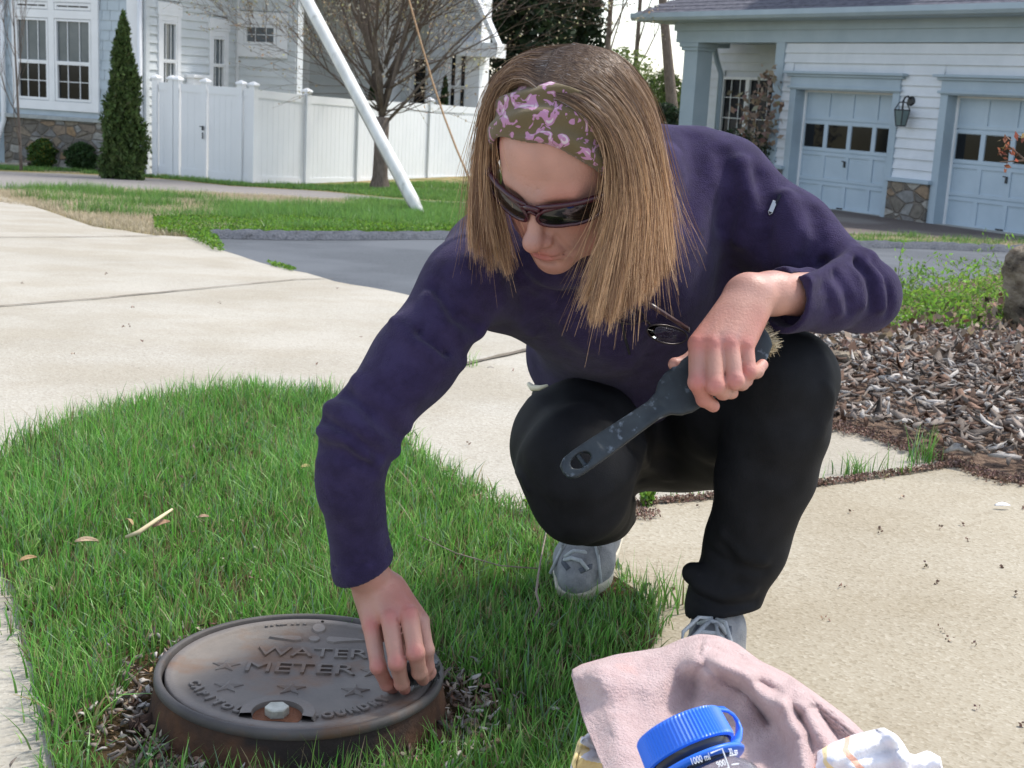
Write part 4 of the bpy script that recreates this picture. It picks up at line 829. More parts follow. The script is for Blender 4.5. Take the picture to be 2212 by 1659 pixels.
buds('bud_debris', along([(1170, 1150), (1180, 1200), (1370, 1125), (1400, 1135)], 260, .02, 5), .006, 63, 'bud scales gathered between the grass edge and the shoe')
x, y = sample([w_(p) for p in ((0, 620), (1900, 780), (2212, 1060), (2300, 1700), (1300, 1700), (1200, 1180), (860, 900), (0, 990))], 700, 64); kx = np.random.default_rng(1).random(len(x)) < np.where(x > .3, .55, .07)
buds('bud_debris', np.stack([x[kx], y[kx], gz_(y[kx])+.02], 1), .0075, 65, 'single dry buds scattered over the pale concrete')
# ---- bark mulch bed
mulch_px = mul_edge+[(2500, 1090), (2900, 900), (2700, 640), (2212, 585), (1950, 640), (1800, 700), (1700, 740), (1680, 870)]
mp = [w_(p) for p in mulch_px]; bed_w = [w_(p) for p in refine(mulch_px[:8], 4, 6, 3)]+mp[8:]
sheet('mulch_soil', bed_w, .02, mat('mulch_soil', lin((104, 86, 76)), lin((142, 122, 106)), 40, .95, 1, 90, .1, bdist=.02), .015, world=True)
def chips(x, y, z, Lr, seed, tilt=.35, flat=.16, gcol=None):
    r_ = np.random.default_rng(seed); n = len(x); k = 7; an = np.sort(r_.uniform(0, 2*np.pi, (n, k))*.25+np.linspace(0, 2*np.pi, k, endpoint=False)[None]*.95, 1)
    L_ = Lr*r_.uniform(.4, 1.35, n); W_ = L_*r_.uniform(.14, .42, n); T_ = np.minimum(W_*.30, L_*flat*.6)*r_.uniform(.5, 1.2, n); rad = r_.uniform(.7, 1.1, (n, k))
    X = np.cos(an)*rad*L_[:, None]/2; Y = np.sin(an)*rad*W_[:, None]/2; bend = r_.normal(0, 2.5, n)[:, None]/Lr*.04*X*X*8
    Z = bend+r_.normal(0, 1, (n, k))*T_[:, None]*.35; top = np.stack([X, Y, Z+T_[:, None]/2], 2); bot = np.stack([X*.92, Y*.9, Z-T_[:, None]/2], 2); ct = np.stack([np.zeros(n), np.zeros(n), T_*.75], 1)[:, None]
    v = np.concatenate([top, bot, ct], 1); a = r_.uniform(0, 2*np.pi, n); tx = r_.normal(0, tilt, n); ty = r_.normal(0, tilt, n)
    ca, sa = np.cos(a)[:, None], np.sin(a)[:, None]; x1, y1, z1 = v[..., 0], v[..., 1], v[..., 2]
    y2 = y1*np.cos(tx)[:, None]-z1*np.sin(tx)[:, None]; z2 = y1*np.sin(tx)[:, None]+z1*np.cos(tx)[:, None]; x3 = x1*np.cos(ty)[:, None]+z2*np.sin(ty)[:, None]; z3 = -x1*np.sin(ty)[:, None]+z2*np.cos(ty)[:, None]
    V = np.stack([x3*ca-y2*sa+x[:, None], x3*sa+y2*ca+y[:, None], z3+z[:, None]], 2); m = 2*k+1; b = (np.arange(n)*m)[:, None]
    F4 = np.concatenate([b+np.array([[i, k+i, k+(i+1) % k, (i+1) % k]]) for i in range(k)]); F3 = np.concatenate([b+np.array([[i, (i+1) % k, 2*k]]) for i in range(k)])
    c = np.array([(.19, .155, .13)])*(1+r_.normal(0, .25, (n, 1))); mm = r_.random(n) < .35; c[mm] = np.array([.15, .09, .062])*(1+r_.normal(0, .25, (mm.sum(), 1))); mm = r_.random(n) < .2; c[mm] = np.array([.38, .35, .32])*(1+r_.normal(0, .15, (mm.sum(), 1)))
    return V.reshape(-1, 3), F4, F3, np.clip(np.repeat(c, m, 0)*r_.uniform(.8, 1.15, (n*m, 1)), .01, .8)
x, y = sample(bed_w, 60000, 71); r_ = np.random.default_rng(7); k = y < 5.6; x, y = x[k], y[k]
hm = .02+.05*vnoise(x, y, 2.2, 4)+r_.uniform(0, .02, len(x)); V, F4, F3, c = chips(x, y, hm+gz_(y), .058, 72)
M_chip = mat('weathered_bark', (0, 0, 0), vcol=True, rough=.9, bump=.8, bscale=160, bdist=.004)
o = link('bark_mulch', np_mesh('bark_mulch', V, F4, F3, c), M_chip); prop(o, 'grey and brown weathered bark chips of the planting bed at the right', 'bark mulch', kind='stuff'); print('chips', len(x))
x, y = sample([w_(p) for p in [(1760, 760), (2400, 640), (2500, 800), (1800, 830)]], 3200, 73); n = len(x); r_ = np.random.default_rng(9)
V, F, cc_ = leaves(np.stack([x, y, gz_(y)+.06+r_.uniform(0, .06, n)], 1), .036, 5, 1.7, .2, None, colvar(n, (.19, .12, .08), .35, 3, (.30, .23, .17), .3)); o = link('leaf_litter', np_mesh('leaf_litter', V, F, col=cc_), M_bud); prop(o, 'curled brown dead leaves under the low shrub in the mulch bed', 'leaf litter', kind='stuff')
# low sprawling shrub with arching stems
root = empty('low_shrub', gnd(2080, 690), 'low sprawling shrub with arching stems and fresh light green leaves in the mulch bed', 'shrub'); r0 = random.Random(14); mb = MB(); lp = []
for i in range(270):
    U = r0.uniform(1880, 2330); V0 = r0.uniform(640, 735) if U < 2100 else r0.uniform(610, 720); b = Vector(gnd(U, V0)); a = r0.uniform(0, 6.28); L_ = r0.uniform(.14, .42)*(1 if U < 2150 else 1.2); d = Vector((math.cos(a)*.8, math.sin(a)*.5, r0.uniform(.35, 1.0))).normalized(); pts = [b]
    for k in range(7): d = (d+Vector((r0.gauss(0, .12), r0.gauss(0, .12), -.10+r0.gauss(0, .08)))).normalized(); pts.append(pts[-1]+d*L_/7)
    mb.tube(pts, [.0022*(1-.1*k) for k in range(8)], 4, cap=False)
    for k in range(2, 8):
        for j in range(r0.randint(3, 7)): lp.append(tuple(pts[k]+Vector((r0.gauss(0, .013), r0.gauss(0, .013), r0.gauss(.004, .010)))))
mb.build('stems', M_twig, root); lp = np.array(lp); V, F, cc_ = leaves(lp, .026, 8, 2.6, .8, None, colvar(len(lp), (.20, .36, .045), .25, 3, (.12, .24, .04), .3)); link('leaves', np_mesh('leaves', V, F, col=cc_), M_leaf, root)
# boulder
def rock(name, c, r, seed, m, label, cat='rock'):
    bm = bmesh.new(); bmesh.ops.create_icosphere(bm, subdivisions=5, radius=1)
    from mathutils import noise
    for v in bm.verts:
        n_ = v.co.normalized(); f = 1+.22*noise.noise(n_*1.3+Vector((seed, 0, 0)))+.1*noise.noise(n_*3+Vector((0, seed, 0)))+.05*noise.noise(n_*8)+.02*noise.noise(n_*20)
        q = n_*f; q.z = max(min(q.z, .72+.1*noise.noise(n_*2)), -.6); v.co = Vector((q.x*r[0], q.y*r[1], q.z*r[2]))+Vector(c)
    me = bpy.data.meshes.new(name); bm.to_mesh(me); bm.free(); o = link(name, me, m, None, True); prop(o, label, cat); return o
M_rock = mat('weathered_rock', lin((96, 84, 72)), lin((150, 138, 120)), 9, .9, 1, 22, .2, c3=lin((70, 62, 54)), s3=6, f3=.55, stretch=(1, 1, 2.2), bdist=.03)
q = gnd(2215, 735); rock('boulder', (q[0]+.12, q[1], .14), (.22, .2, .26), 3.3, M_rock, 'weathered brown grey boulder behind the green low shrub at the right edge')
q = gnd(1800, 820); rock('stone', (q[0]+.02, q[1], .03), (.06, .05, .07), 5.1, M_rock, 'fist-sized dark stone in the mulch next to the black knee')
# grass tufts in the joint
for (U, V, n_, h, lab) in ((1735, 1060, 25, .05, 'small grass tuft in the joint beside the dark shin'), (1850, 1040, 60, .055, 'grass tuft in the middle of the debris-filled joint'), (1920, 1035, 24, .07, 'thin grass tuft in the joint left of the bark piece'), (1990, 1010, 50, .085, 'tall upright grass tuft at the mulch edge'), (990, 800, 40, .06, 'little grass tuft in the crack seen under the arm'), (1470, 1090, 18, .05, 'wispy grass blades in the joint between the legs'), (560, 470, 90, .2, 'tall grass clump in the straw coloured strip'), (1450, 1330, 60, .09, 'long grass blades flopping over the concrete by the gray shoe')):
    q = gnd(U, V); r_ = np.random.default_rng(int(U)); x = q[0]+r_.normal(0, .025, n_); y = q[1]+r_.normal(0, .012, n_)
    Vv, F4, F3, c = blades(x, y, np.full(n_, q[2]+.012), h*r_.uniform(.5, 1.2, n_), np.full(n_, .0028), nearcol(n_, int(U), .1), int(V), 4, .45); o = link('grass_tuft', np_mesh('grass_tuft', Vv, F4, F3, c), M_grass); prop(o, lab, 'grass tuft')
an2 = np.random.default_rng(91).uniform(0, 6.28, 900); rd = RC*1.06+np.abs(np.random.default_rng(92).normal(0, .05, 900)); x = CX+np.cos(an2)*rd; y = CY+np.sin(an2)*rd
V, F4, F3, c = chips(x, y, np.full(900, .032)+np.random.default_rng(93).uniform(0, .012, 900), .022, 94, .5); o = link('bark_mulch', np_mesh('bark_mulch', V, F4, F3, np.clip(c*1.1, 0, 1)), M_chip); prop(o, 'loose bark crumbs ringing the iron water meter cover', 'bark mulch', kind='stuff')
# curled dead leaves and straw lying in the verge
def deadleaf(U, V, z, L_, W_, az, c, label, curl=.5, name='dead_leaf'):
    q = on_plane(U, V, z); mb = []; F = []; n = 9
    for i in range(n):
        t = i/(n-1); w = W_*math.sin(math.pi*min(1, t*.93+.05))**.7
        for j in range(5):
            s = (j-2)/2; mb.append((t*L_-L_/2, s*w/2, curl*W_*s*s*.6+.12*L_*math.sin(t*3)))
    M_ = Matrix.Translation(q) @ Matrix.Rotation(az, 4, 'Z') @ Matrix.Rotation(.35, 4, 'X'); V_ = [tuple(M_ @ Vector(v)) for v in mb]
    F = [(i*5+j, i*5+j+1, (i+1)*5+j+1, (i+1)*5+j) for i in range(n-1) for j in range(4)]
    o = link(name, np_mesh(name, V_, F), mat('dead_leaf', c, tuple(a*.7 for a in c), 60, .8, .4, 120), None, True); o.modifiers.new('t', 'SOLIDIFY').thickness = .0008; prop(o, label, 'dead leaf')
deadleaf(187, 1172, .068, .036, .012, .2, (.50, .37, .24), 'pale tan curled leaf, leftmost in the grass')
deadleaf(278, 1130, .07, .034, .008, 2.2, (.42, .30, .15), 'narrow golden leaf at the left end of the straw')
deadleaf(348, 1135, .07, .036, .012, 1.0, (.34, .21, .13), 'brown twisted leaf at the right end of the straw')
deadleaf(440, 1118, .06, .018, .008, .3, (.45, .3, .2), 'small brown leaf right of the straw')
deadleaf(60, 1210, .055, .028, .010, .8, (.36, .24, .12), 'brown leaf by the left edge of the grass')
deadleaf(660, 1010, .065, .02, .01, .5, (.42, .34, .14), 'yellowish leaf crumb near the sleeve')
deadleaf(962, 1020, .03, .030, .014, .4, (.50, .42, .30), 'pale crumpled leaf on the concrete beyond the grass, under the reaching arm', .8)
deadleaf(1060, 795, .028, .020, .007, 0, (.40, .36, .31), 'small grey chip of bark on the concrete beyond the crack', .3)
deadleaf(2165, 1093, .022, .034, .012, .1, (.85, .86, .88), 'small white scrap of paper on the concrete near the mulch', .2, 'paper_scrap')
mb = MB(); mb.tube([on_plane(272, 1160, .07), on_plane(300, 1150, .08), on_plane(340, 1122, .085), on_plane(372, 1100, .09)], [.003, .004, .0035, .002], 6); o = mb.build('straw', mat('straw', (.52, .43, .26), (.62, .52, .34), 30, .7), None, smooth=True); prop(o, 'broken piece of pale straw lying in the grass', 'straw')
tw = MB(); tw.tube([on_plane(900, 1155, .06), on_plane(985, 1195, .07), on_plane(1080, 1222, .07), on_plane(1160, 1228, .08)], [.0008, .0010, .0011, .0012], 5); tw.tube([on_plane(1180, 1150, .05), on_plane(1168, 1210, .08), on_plane(1163, 1240, .085), on_plane(1158, 1280, .08), on_plane(1166, 1310, .08), on_plane(1150, 1342, .05)], [.0010, .0013, .0017, .0020, .0019, .0014], 6)
o = tw.build('fallen_twig', mat('bare_twig', lin((112, 98, 88)), lin((146, 132, 120)), 30, .8), None, smooth=True); prop(o, 'long thin bare forked twig lying in the grass before the far shoe', 'twig')
# ================================================ WATER METER COVER
def iron(name, a, b, c, f3, bump=.5, rough=.55):
    return mat(name, lin(a), lin(b), 7, rough+.1, bump, 260, .35, metal=.12, c3=lin(c), s3=9, f3=f3, bdist=.0016)
M_iron = iron('cast_iron_lid', (100, 95, 91), (126, 118, 111), (114, 92, 76), .58)
M_rim = iron('cast_iron_rim', (64, 61, 60), (90, 86, 84), (98, 76, 60), .6, .3)
M_rust = mat('rusty_skirt', lin((74, 54, 42)), lin((112, 80, 60)), 12, .9, .8, 120, .15, c3=lin((50, 44, 42)), s3=5, f3=.45, bdist=.003)
cov = empty('water_meter_cover', (CX, CY, 0), 'round rusty cast iron water meter cover with raised letters and stars, set in the grass', 'manhole cover')
RO = RC; RI = RC-.009; ZL = ZR-.003
mb = MB(); mb.lathe([(RI-.001, ZR-.03), (RI, ZR-.002), (RI+.002, ZR), (RO-.003, ZR), (RO, ZR-.003), (RO+.0005, ZR-.010), (RO-.004, ZR-.014)], (CX, CY, 0), (0, 0, 1), 96); mb.build('frame_rim', M_rim, cov, smooth=True)
mb = MB(); mb.lathe([(RO-.003, ZR-.009), (RO+.001, ZR-.025), (RO+.004, ZR-.042), (RO+.010, ZR-.062), (RO+.018, -.03)], (CX, CY, 0), (0, 0, 1), 96); mb.build('frame_skirt', M_rust, cov, smooth=True)
for a in (math.radians(203), math.radians(-22)):
    mb = MB(); p = Vector((CX+math.cos(a)*(RO+.004), CY+math.sin(a)*(RO+.004), .0)); d = Vector((math.cos(a), math.sin(a), 0)); mb.tube([p+Z3*.03, p+d*.012+Z3*.03, p+d*.026+Z3*.028], [.016, .013, .010], 10); mb.build('lug', M_rust, cov, smooth=True)
RL = RI-.004
mb = MB(); mb.lathe([(0, ZL-.003), (RL*.90, ZL-.003), (RL*.905, ZL), (RL*.985, ZL), (RL, ZL-.002), (RL, ZL-.02)], (CX, CY, 0), (0, 0, 1), 128); lid = mb.build('lid', M_iron, cov)
for p_ in lid.data.polygons: p_.use_smooth = True
ZT = ZL-.003
def lz(zx, zy): q = on_plane(221.2+.375*zx, 1244.5+.375*zy, ZT+.002); return q[0], q[1]
ROTL = math.radians(2.5)
def textmesh(body, size, name, m, parent, xform, ext=.0016, off=.0, space=1., bev=.0006):
    cu = bpy.data.curves.new('txt', 'FONT'); cu.body = body; cu.size = size; cu.extrude = ext; cu.offset = off; cu.bevel_depth = bev; cu.bevel_resolution = 1; cu.space_character = space; cu.align_x = 'CENTER'; cu.align_y = 'CENTER'
    t = bpy.data.objects.new('txt', cu); COL.objects.link(t); dg = bpy.context.evaluated_depsgraph_get(); me = bpy.data.meshes.new_from_object(t.evaluated_get(dg)); bpy.data.objects.remove(t)
    me.transform(xform); return link(name, me, m, parent)
def flat_text(body, zx0, zy0, zx1, zy1, capz, par):   # pixel ends of the base line in the zoomed reading
    a = lz(zx0, zy0); b = lz(zx1, zy1); wd = math.hypot(b[0]-a[0], b[1]-a[1]); an = math.atan2(b[1]-a[1], b[0]-a[0]); size = capz/.7*.80
    cu = bpy.data.curves.new('txt', 'FONT'); cu.body = body; cu.size = size; t = bpy.data.objects.new('txt', cu); COL.objects.link(t); bpy.context.view_layer.update(); w0 = t.dimensions.x; bpy.data.objects.remove(t)
    X = Matrix.Translation(((a[0]+b[0])/2, (a[1]+b[1])/2, ZT+.0012)) @ Matrix.Rotation(an, 4, 'Z') @ Matrix.Diagonal((wd/w0, 1, 1, 1))
    return textmesh(body, size, 'lettering', M_iron, par, X, .0016, 0, 1, 0)
capW = math.dist(lz(1190, 405), lz(1185, 467))
print('cap', capW)
flat_text('WATER', 893, 432, 1530, 452, capW, lid); flat_text('METER', 822, 520, 1450, 543, capW*1.05, lid)
def arc_text(body, rad, a0, a1, size, par, flip=False):
    n = len(body)
    for i, ch in enumerate(body):
        a = math.radians(a0+(a1-a0)*i/(n-1)); X = Matrix.Translation((CX+math.cos(a)*rad, CY+math.sin(a)*rad, ZT+.0012)) @ Matrix.Rotation(a+(math.pi/2 if flip else -math.pi/2), 4, 'Z')
        t = textmesh(ch, size, 'lt', M_iron, None, X, .0012, .0006, 1, .0004); parts_.append(t)
    me = parts_[0].data; bm = bmesh.new()
    for t in parts_: bm.from_mesh(t.data)
    me2 = bpy.data.meshes.new('lettering'); bm.to_mesh(me2); bm.free()
    for t in parts_: bpy.data.objects.remove(t)
    parts_.clear(); link('lettering', me2, M_iron, par)
parts_ = []
arc_text('CAPITOL', RL*.80, 205, 246, .0175, lid, True); arc_text('FOUNDRY', RL*.80, 286, 327, .0175, lid, True); arc_text('INDIA', RL*.925, 117, 99, .016, lid, False)
def star(c, r, par):
    poly = []
    for i in range(10): a = math.radians(90+36*i)+ROTL; q = r if i % 2 == 0 else r*.4; poly.append((math.cos(a)*q, math.sin(a)*q))
    mb = MB(); n = 10; base = [(c[0]+p[0], c[1]+p[1], ZT-.001) for p in poly]; up = [(c[0]+p[0]*.93, c[1]+p[1]*.93, ZT+.0012) for p in poly]; mb._add(base+up+[(c[0], c[1], ZT+.0042)], [(i, (i+1) % n, n+(i+1) % n, n+i) for i in range(n)]+[(n+i, n+(i+1) % n, 2*n) for i in range(n)]); mb.build('star', M_iron, par)
for s in ((712, 508), (724, 628), (1086, 640), (1455, 655), (1565, 545), (1500, 700)):
    if s != (1500, 700): star(lz(*s), .0195, lid)
def blob(pts2, par, name='emblem_bar', h=.003):
    mb = MB(); n = len(pts2); lo = [(p[0], p[1], ZT-.001) for p in pts2]; cxx = sum(p[0] for p in pts2)/n; cyy = sum(p[1] for p in pts2)/n; hi = [(cxx+(p[0]-cxx)*.9, cyy+(p[1]-cyy)*.85, ZT+h) for p in pts2]
    mb._add(lo+hi, [(i, (i+1) % n, n+(i+1) % n, n+i) for i in range(n)]+[tuple(range(n, 2*n))]); mb.build(name, M_iron, par)
def zpoly(lst): return [lz(*p) for p in lst]
def zell(cx, cy, rx, ry, n=18): return [lz(cx+math.cos(2*math.pi*i/n)*rx, cy-math.sin(2*math.pi*i/n)*ry) for i in range(n)]
blob(zell(1247, 300, 40, 28), lid); blob(zell(1268, 266, 10, 7), lid); blob(zell(1220, 361, 34, 17), lid)
blob(zpoly([(952, 350), (1000, 345), (1140, 345), (1157, 356), (1150, 370), (1110, 374), (1000, 358)]), lid); blob(zpoly([(1280, 364), (1296, 350), (1340, 350), (1480, 362), (1530, 372), (1440, 376), (1330, 384), (1290, 378)]), lid)
# bolt recess: a raised horseshoe, a sunken rusty pocket and the pale hexagonal bolt
bq = lz(1008, 800); mb = MB(); n = 22; ri, ro = .029, .045; ring = []
for i in range(n+1):
    a = math.radians(-12+204*i/n)
    for r__, zz in ((ri, ZT-.001), (ri+.001, ZT+.0065), (ro-.002, ZT+.0065), (ro, ZT-.001)): ring.append((bq[0]+math.cos(a)*r__, bq[1]+math.sin(a)*r__, zz))
mb._add(ring, [(i*4+j, i*4+j+1, (i+1)*4+j+1, (i+1)*4+j) for i in range(n) for j in range(3)]); mb.build('bolt_surround', M_iron, lid, smooth=False)
mb = MB(); pk = [(bq[0]+math.cos(math.radians(a))*ri*.99, bq[1]+math.sin(math.radians(a))*ri*.99) for a in range(-30, 211, 12)]; mb._add([(p[0], p[1], ZT+.0006) for p in pk]+[(bq[0], bq[1]-.012, ZT+.0003)], [(i, i+1, len(pk)) for i in range(len(pk)-1)]); mb.build('bolt_pocket', mat('rust_pocket', lin((96, 58, 38)), lin((124, 80, 54)), 30, .9, .6, 120), lid)
mb = MB(); hx = lz(1005, 790); pr = [(math.cos(math.radians(60*i+12))*.0145, math.sin(math.radians(60*i+12))*.0145) for i in range(6)]; mb.prism(pr, (hx[0], hx[1], ZT+.0), (1, 0, 0), (0, 1, 0), (0, 0, .011)); mb.build('bolt', mat('worn_steel', lin((150, 150, 140)), lin((190, 190, 180)), 40, .45, .2, 120, metal=.6), cov, bevel=.0015)
# ================================================ TOWELS AND BOTTLE
def segdist(U, V, poly):
    best = np.full(U.shape, 1e9); side = np.zeros(U.shape)
    for i in range(len(poly)-1):
        ax, ay = poly[i]; bx, by = poly[i+1]; dx, dy = bx-ax, by-ay; t = np.clip(((U-ax)*dx+(V-ay)*dy)/(dx*dx+dy*dy), 0, 1); qx, qy = U-(ax+dx*t), V-(ay+dy*t); d = np.hypot(qx, qy); m = d < best; best = np.where(m, d, best); side = np.where(m, np.sign(dx*qy-dy*qx), side)
    return best, side
def surf(name, topf, botf, u0, u1, depth, nu, nv, m, parent, back=.12, thick=.003, noise_=.0015, seed=1, fuzz=0, fuzzcol=None, label=None, cat=None):
    """a draped cloth: columns between an upper outline topf(u) and a lower one botf(u), its depth from depth(U, V); it folds away and down behind its upper outline"""
    us = np.linspace(u0, u1, nu); ts = np.linspace(0, 1, nv); Vv = []; 
    U = np.repeat(us[:, None], nv, 1); T_ = np.repeat(topf(us)[:, None], nv, 1); B_ = np.repeat(botf(us)[:, None], nv, 1); VV = T_+(B_-T_)*ts[None]
    D = depth(U, VV, T_, B_); r_ = np.random.default_rng(seed); D = D+vnoise(U, VV, .12, seed)*noise_+vnoise(U, VV, .03, seed+1)*noise_*3
    G_ = _C+D[..., None]*(_F+_R*((U-1106)/FPX)[..., None]-_U*((VV-829.5)/FPX)[..., None])
    nb = 8; bk = [G_[:, :1]+np.array([0, back*k/nb, -.22*(k/nb)**1.6])[None, None]+np.array([0, 0, .0]) for k in range(nb, 0, -1)]; sh = (np.clip((u0+170-us)/170, 0, 1)*.16)[:, None, None]*_R[None, None]; bk = [q_+sh*(k/nb) for q_, k in zip(bk, range(nb, 0, -1))]
    G_ = np.concatenate(bk+[G_], 1); nv2 = G_.shape[1]; idx = np.arange(nu*nv2).reshape(nu, nv2)
    F = np.stack([idx[:-1, :-1], idx[:-1, 1:], idx[1:, 1:], idx[1:, :-1]], -1).reshape(-1, 4)
    uvc = np.zeros((nu*nv2, 3)); 
    o = link(name, np_mesh(name, G_.reshape(-1, 3), F), m, parent, True); sm = o.modifiers.new('t', 'SOLIDIFY'); sm.thickness = thick; sm.offset = 0
    if fuzz:
        i = r_.integers(1, nu-1, fuzz); j = r_.integers(nb-3, nv2-1, fuzz); fu, fv = r_.random(fuzz)[:, None], r_.random(fuzz)[:, None]; p = G_[i, j]*(1-fu)+G_[i-1, j]*fu; p = p*(1-fv)+G_[i, np.minimum(j+1, nv2-1)]*fv; nrm = np.cross(G_[i, np.minimum(j+1, nv2-1)]-G_[i, j], G_[i-1, j]-G_[i, j]); nrm /= np.linalg.norm(nrm, axis=1)[:, None]+1e-9; nrm[(nrm @ (-_F)) < 0] *= -1
        nrm += r_.normal(0, .7, (fuzz, 3)); l = r_.uniform(.0015, .0034, fuzz)[:, None]; s = np.cross(nrm, r_.normal(size=(fuzz, 3))); s /= np.linalg.norm(s, axis=1)[:, None]; s *= .00075
        q0 = p-nrm*.0015; V3 = np.stack([q0-s, q0+s, q0+nrm*l+nrm*.0015+s*.7, q0+nrm*l+nrm*.0015-s*.7], 1).reshape(-1, 3); F_ = np.arange(fuzz*4).reshape(-1, 4)
        link('pile', np_mesh('pile', V3, F_), m, o)
    if label: prop(o, label, cat)
    return o
def interp(pts): a = np.array(pts, float); return lambda u: np.interp(u, a[:, 0], a[:, 1])
def smooth_interp(pts, w=14):
    f = interp(pts); return lambda u: sum(f(np.asarray(u)+k) for k in np.linspace(-w, w, 9))/9
tw_top = smooth_interp([(1236, 1452), (1250, 1440), (1330, 1417), (1430, 1402), (1470, 1384), (1510, 1372), (1550, 1376), (1590, 1392), (1640, 1430), (1700, 1458), (1760, 1500), (1830, 1552), (1870, 1590), (1960, 1650), (2100, 1760)], 10)
tw_bot = smooth_interp([(1236, 1456), (1262, 1560), (1300, 1650), (1330, 1740), (1380, 1790), (2100, 1800)], 4)
ridges = [([(1240, 1450), (1400, 1480), (1505, 1420), (1540, 1385)], 40, .014), ([(1510, 1430), (1610, 1470), (1680, 1520), (1735, 1590), (1760, 1700), (1770, 1800)], 34, .040), ([(1560, 1440), (1640, 1450), (1720, 1480), (1800, 1540), (1860, 1600)], 22, .020), ([(1700, 1512), (1745, 1530), (1790, 1600), (1840, 1700)], 24, .030), ([(1300, 1460), (1330, 1560), (1370, 1700)], 40, .010), ([(1290, 1440), (1262, 1470)], 20, .006)]
def tw_depth(U, V, T, B):
    d = 1.34-.00062*np.clip(V-1380, 0, 500)-.00004*(U-1240)*0; d = d+.02*np.clip((1330-U)/90, 0, 1)
    for poly, w, a in ridges: ds, sd = segdist(U, V, poly); d = d-a*1.35*np.exp(-(ds/w)**2)
    ds, sd = segdist(U, V, [(1512, 1425), (1500, 1470), (1488, 1540), (1480, 1640)]); d = d+.020*np.exp(-(np.clip(ds*np.where(sd > 0, .6, 1.6), 0, 200)/26)**2)
    for poly in ([(1530, 1440), (1620, 1500), (1660, 1560)], [(1640, 1475), (1700, 1510), (1745, 1580), (1765, 1700)], [(1760, 1530), (1800, 1590), (1830, 1660)], [(1600, 1425), (1700, 1470)]):
        ds, sd = segdist(U, V, poly); d = d+.020*np.exp(-(ds/13)**2)
    k = np.clip((np.asarray(V)-T)/22., 0, 1); d = d+.03*(1-np.sqrt(k*(2-k)))
    # woven band near the hem: fine corded lines
    ds, sd = segdist(U, V, [(1545, 1380), (1600, 1420), (1690, 1470), (1760, 1520), (1870, 1610)]); cord = np.where((ds < 16), np.sin(ds*1.3)*.0012, 0); return d+cord
M_towel = mat('terry_cloth', lin((200, 172, 169)), lin((212, 187, 184)), 60, .95, 1, 420, .1, sheen=.3, c3=lin((232, 186, 176)), s3=7, f3=.66, bdist=.004)
tow = surf('towel', tw_top, tw_bot, 1237, 2060, tw_depth, 190, 110, M_towel, None, fuzz=0, label='worn dusty pink terry towel heaped behind the blue-capped bottle', cat='towel')
# striped cloth under it, heaped down to the ground
M_strp = bpy.data.materials.new('striped_cloth'); M_strp.use_nodes = True; n = M_strp.node_tree; L = n.links; b = n.nodes['Principled BSDF']; b.inputs['Roughness'].default_value = .9; b.inputs['Sheen Weight'].default_value = .2
tc = n.nodes.new('ShaderNodeTexCoord'); mp_ = n.nodes.new('ShaderNodeMapping'); mp_.inputs['Rotation'].default_value = (.5, .9, .4); wv = n.nodes.new('ShaderNodeTexNoise'); wv.inputs['Scale'].default_value = 3; L.new(tc.outputs['Object'], wv.inputs['Vector'])
mx = n.nodes.new('ShaderNodeMix'); mx.data_type = 'VECTOR'; mx.inputs[0].default_value = .08; L.new(tc.outputs['Object'], mx.inputs[4]); L.new(wv.outputs['Color'], mx.inputs[5]); L.new(mx.outputs[1], mp_.inputs[0])
sx = n.nodes.new('ShaderNodeSeparateXYZ'); L.new(mp_.outputs[0], sx.inputs[0]); ml = n.nodes.new('ShaderNodeMath'); ml.operation = 'MULTIPLY'; ml.inputs[1].default_value = 9.; L.new(sx.outputs[0], ml.inputs[0]); fr = n.nodes.new('ShaderNodeMath'); fr.operation = 'FRACT'; L.new(ml.outputs[0], fr.inputs[0])
r = n.nodes.new('ShaderNodeValToRGB'); r.color_ramp.interpolation = 'CONSTANT'; L.new(fr.outputs[0], r.inputs[0]); e = r.color_ramp.elements; wh = (*lin((228, 226, 232)), 1); e[0].color = wh; e[1].position = .3; e[1].color = (*lin((240, 214, 150)), 1)
for p_, c_ in ((.42, (230, 228, 234)), (.55, (238, 176, 150)), (.62, (230, 228, 234)), (.7, (242, 220, 160)), (.74, (230, 228, 234)), (.85, (238, 180, 156)), (.89, (230, 228, 234))):
    x_ = r.color_ramp.elements.new(p_); x_.color = (*lin(c_), 1)
L.new(r.outputs[0], b.inputs['Base Color']); bp = n.nodes.new('ShaderNodeBump'); no = n.nodes.new('ShaderNodeTexNoise'); no.inputs['Scale'].default_value = 300; L.new(tc.outputs['Object'], no.inputs['Vector']); L.new(no.outputs[0], bp.inputs['Height']); bp.inputs['Distance'].default_value = .002; bp.inputs['Strength'].default_value = .7; L.new(bp.outputs[0], b.inputs['Normal'])
st_top = smooth_interp([(1225, 1700), (1238, 1648), (1252, 1596), (1300, 1572), (1360, 1600), (1400, 1700), (1735, 1700), (1753, 1659), (1777, 1643), (1817, 1619), (1857, 1603), (1900, 1592), (1929, 1585), (1945, 1602), (1965, 1636), (2000, 1648), (2025, 1635), (2034, 1642), (2036, 1700)], 5)
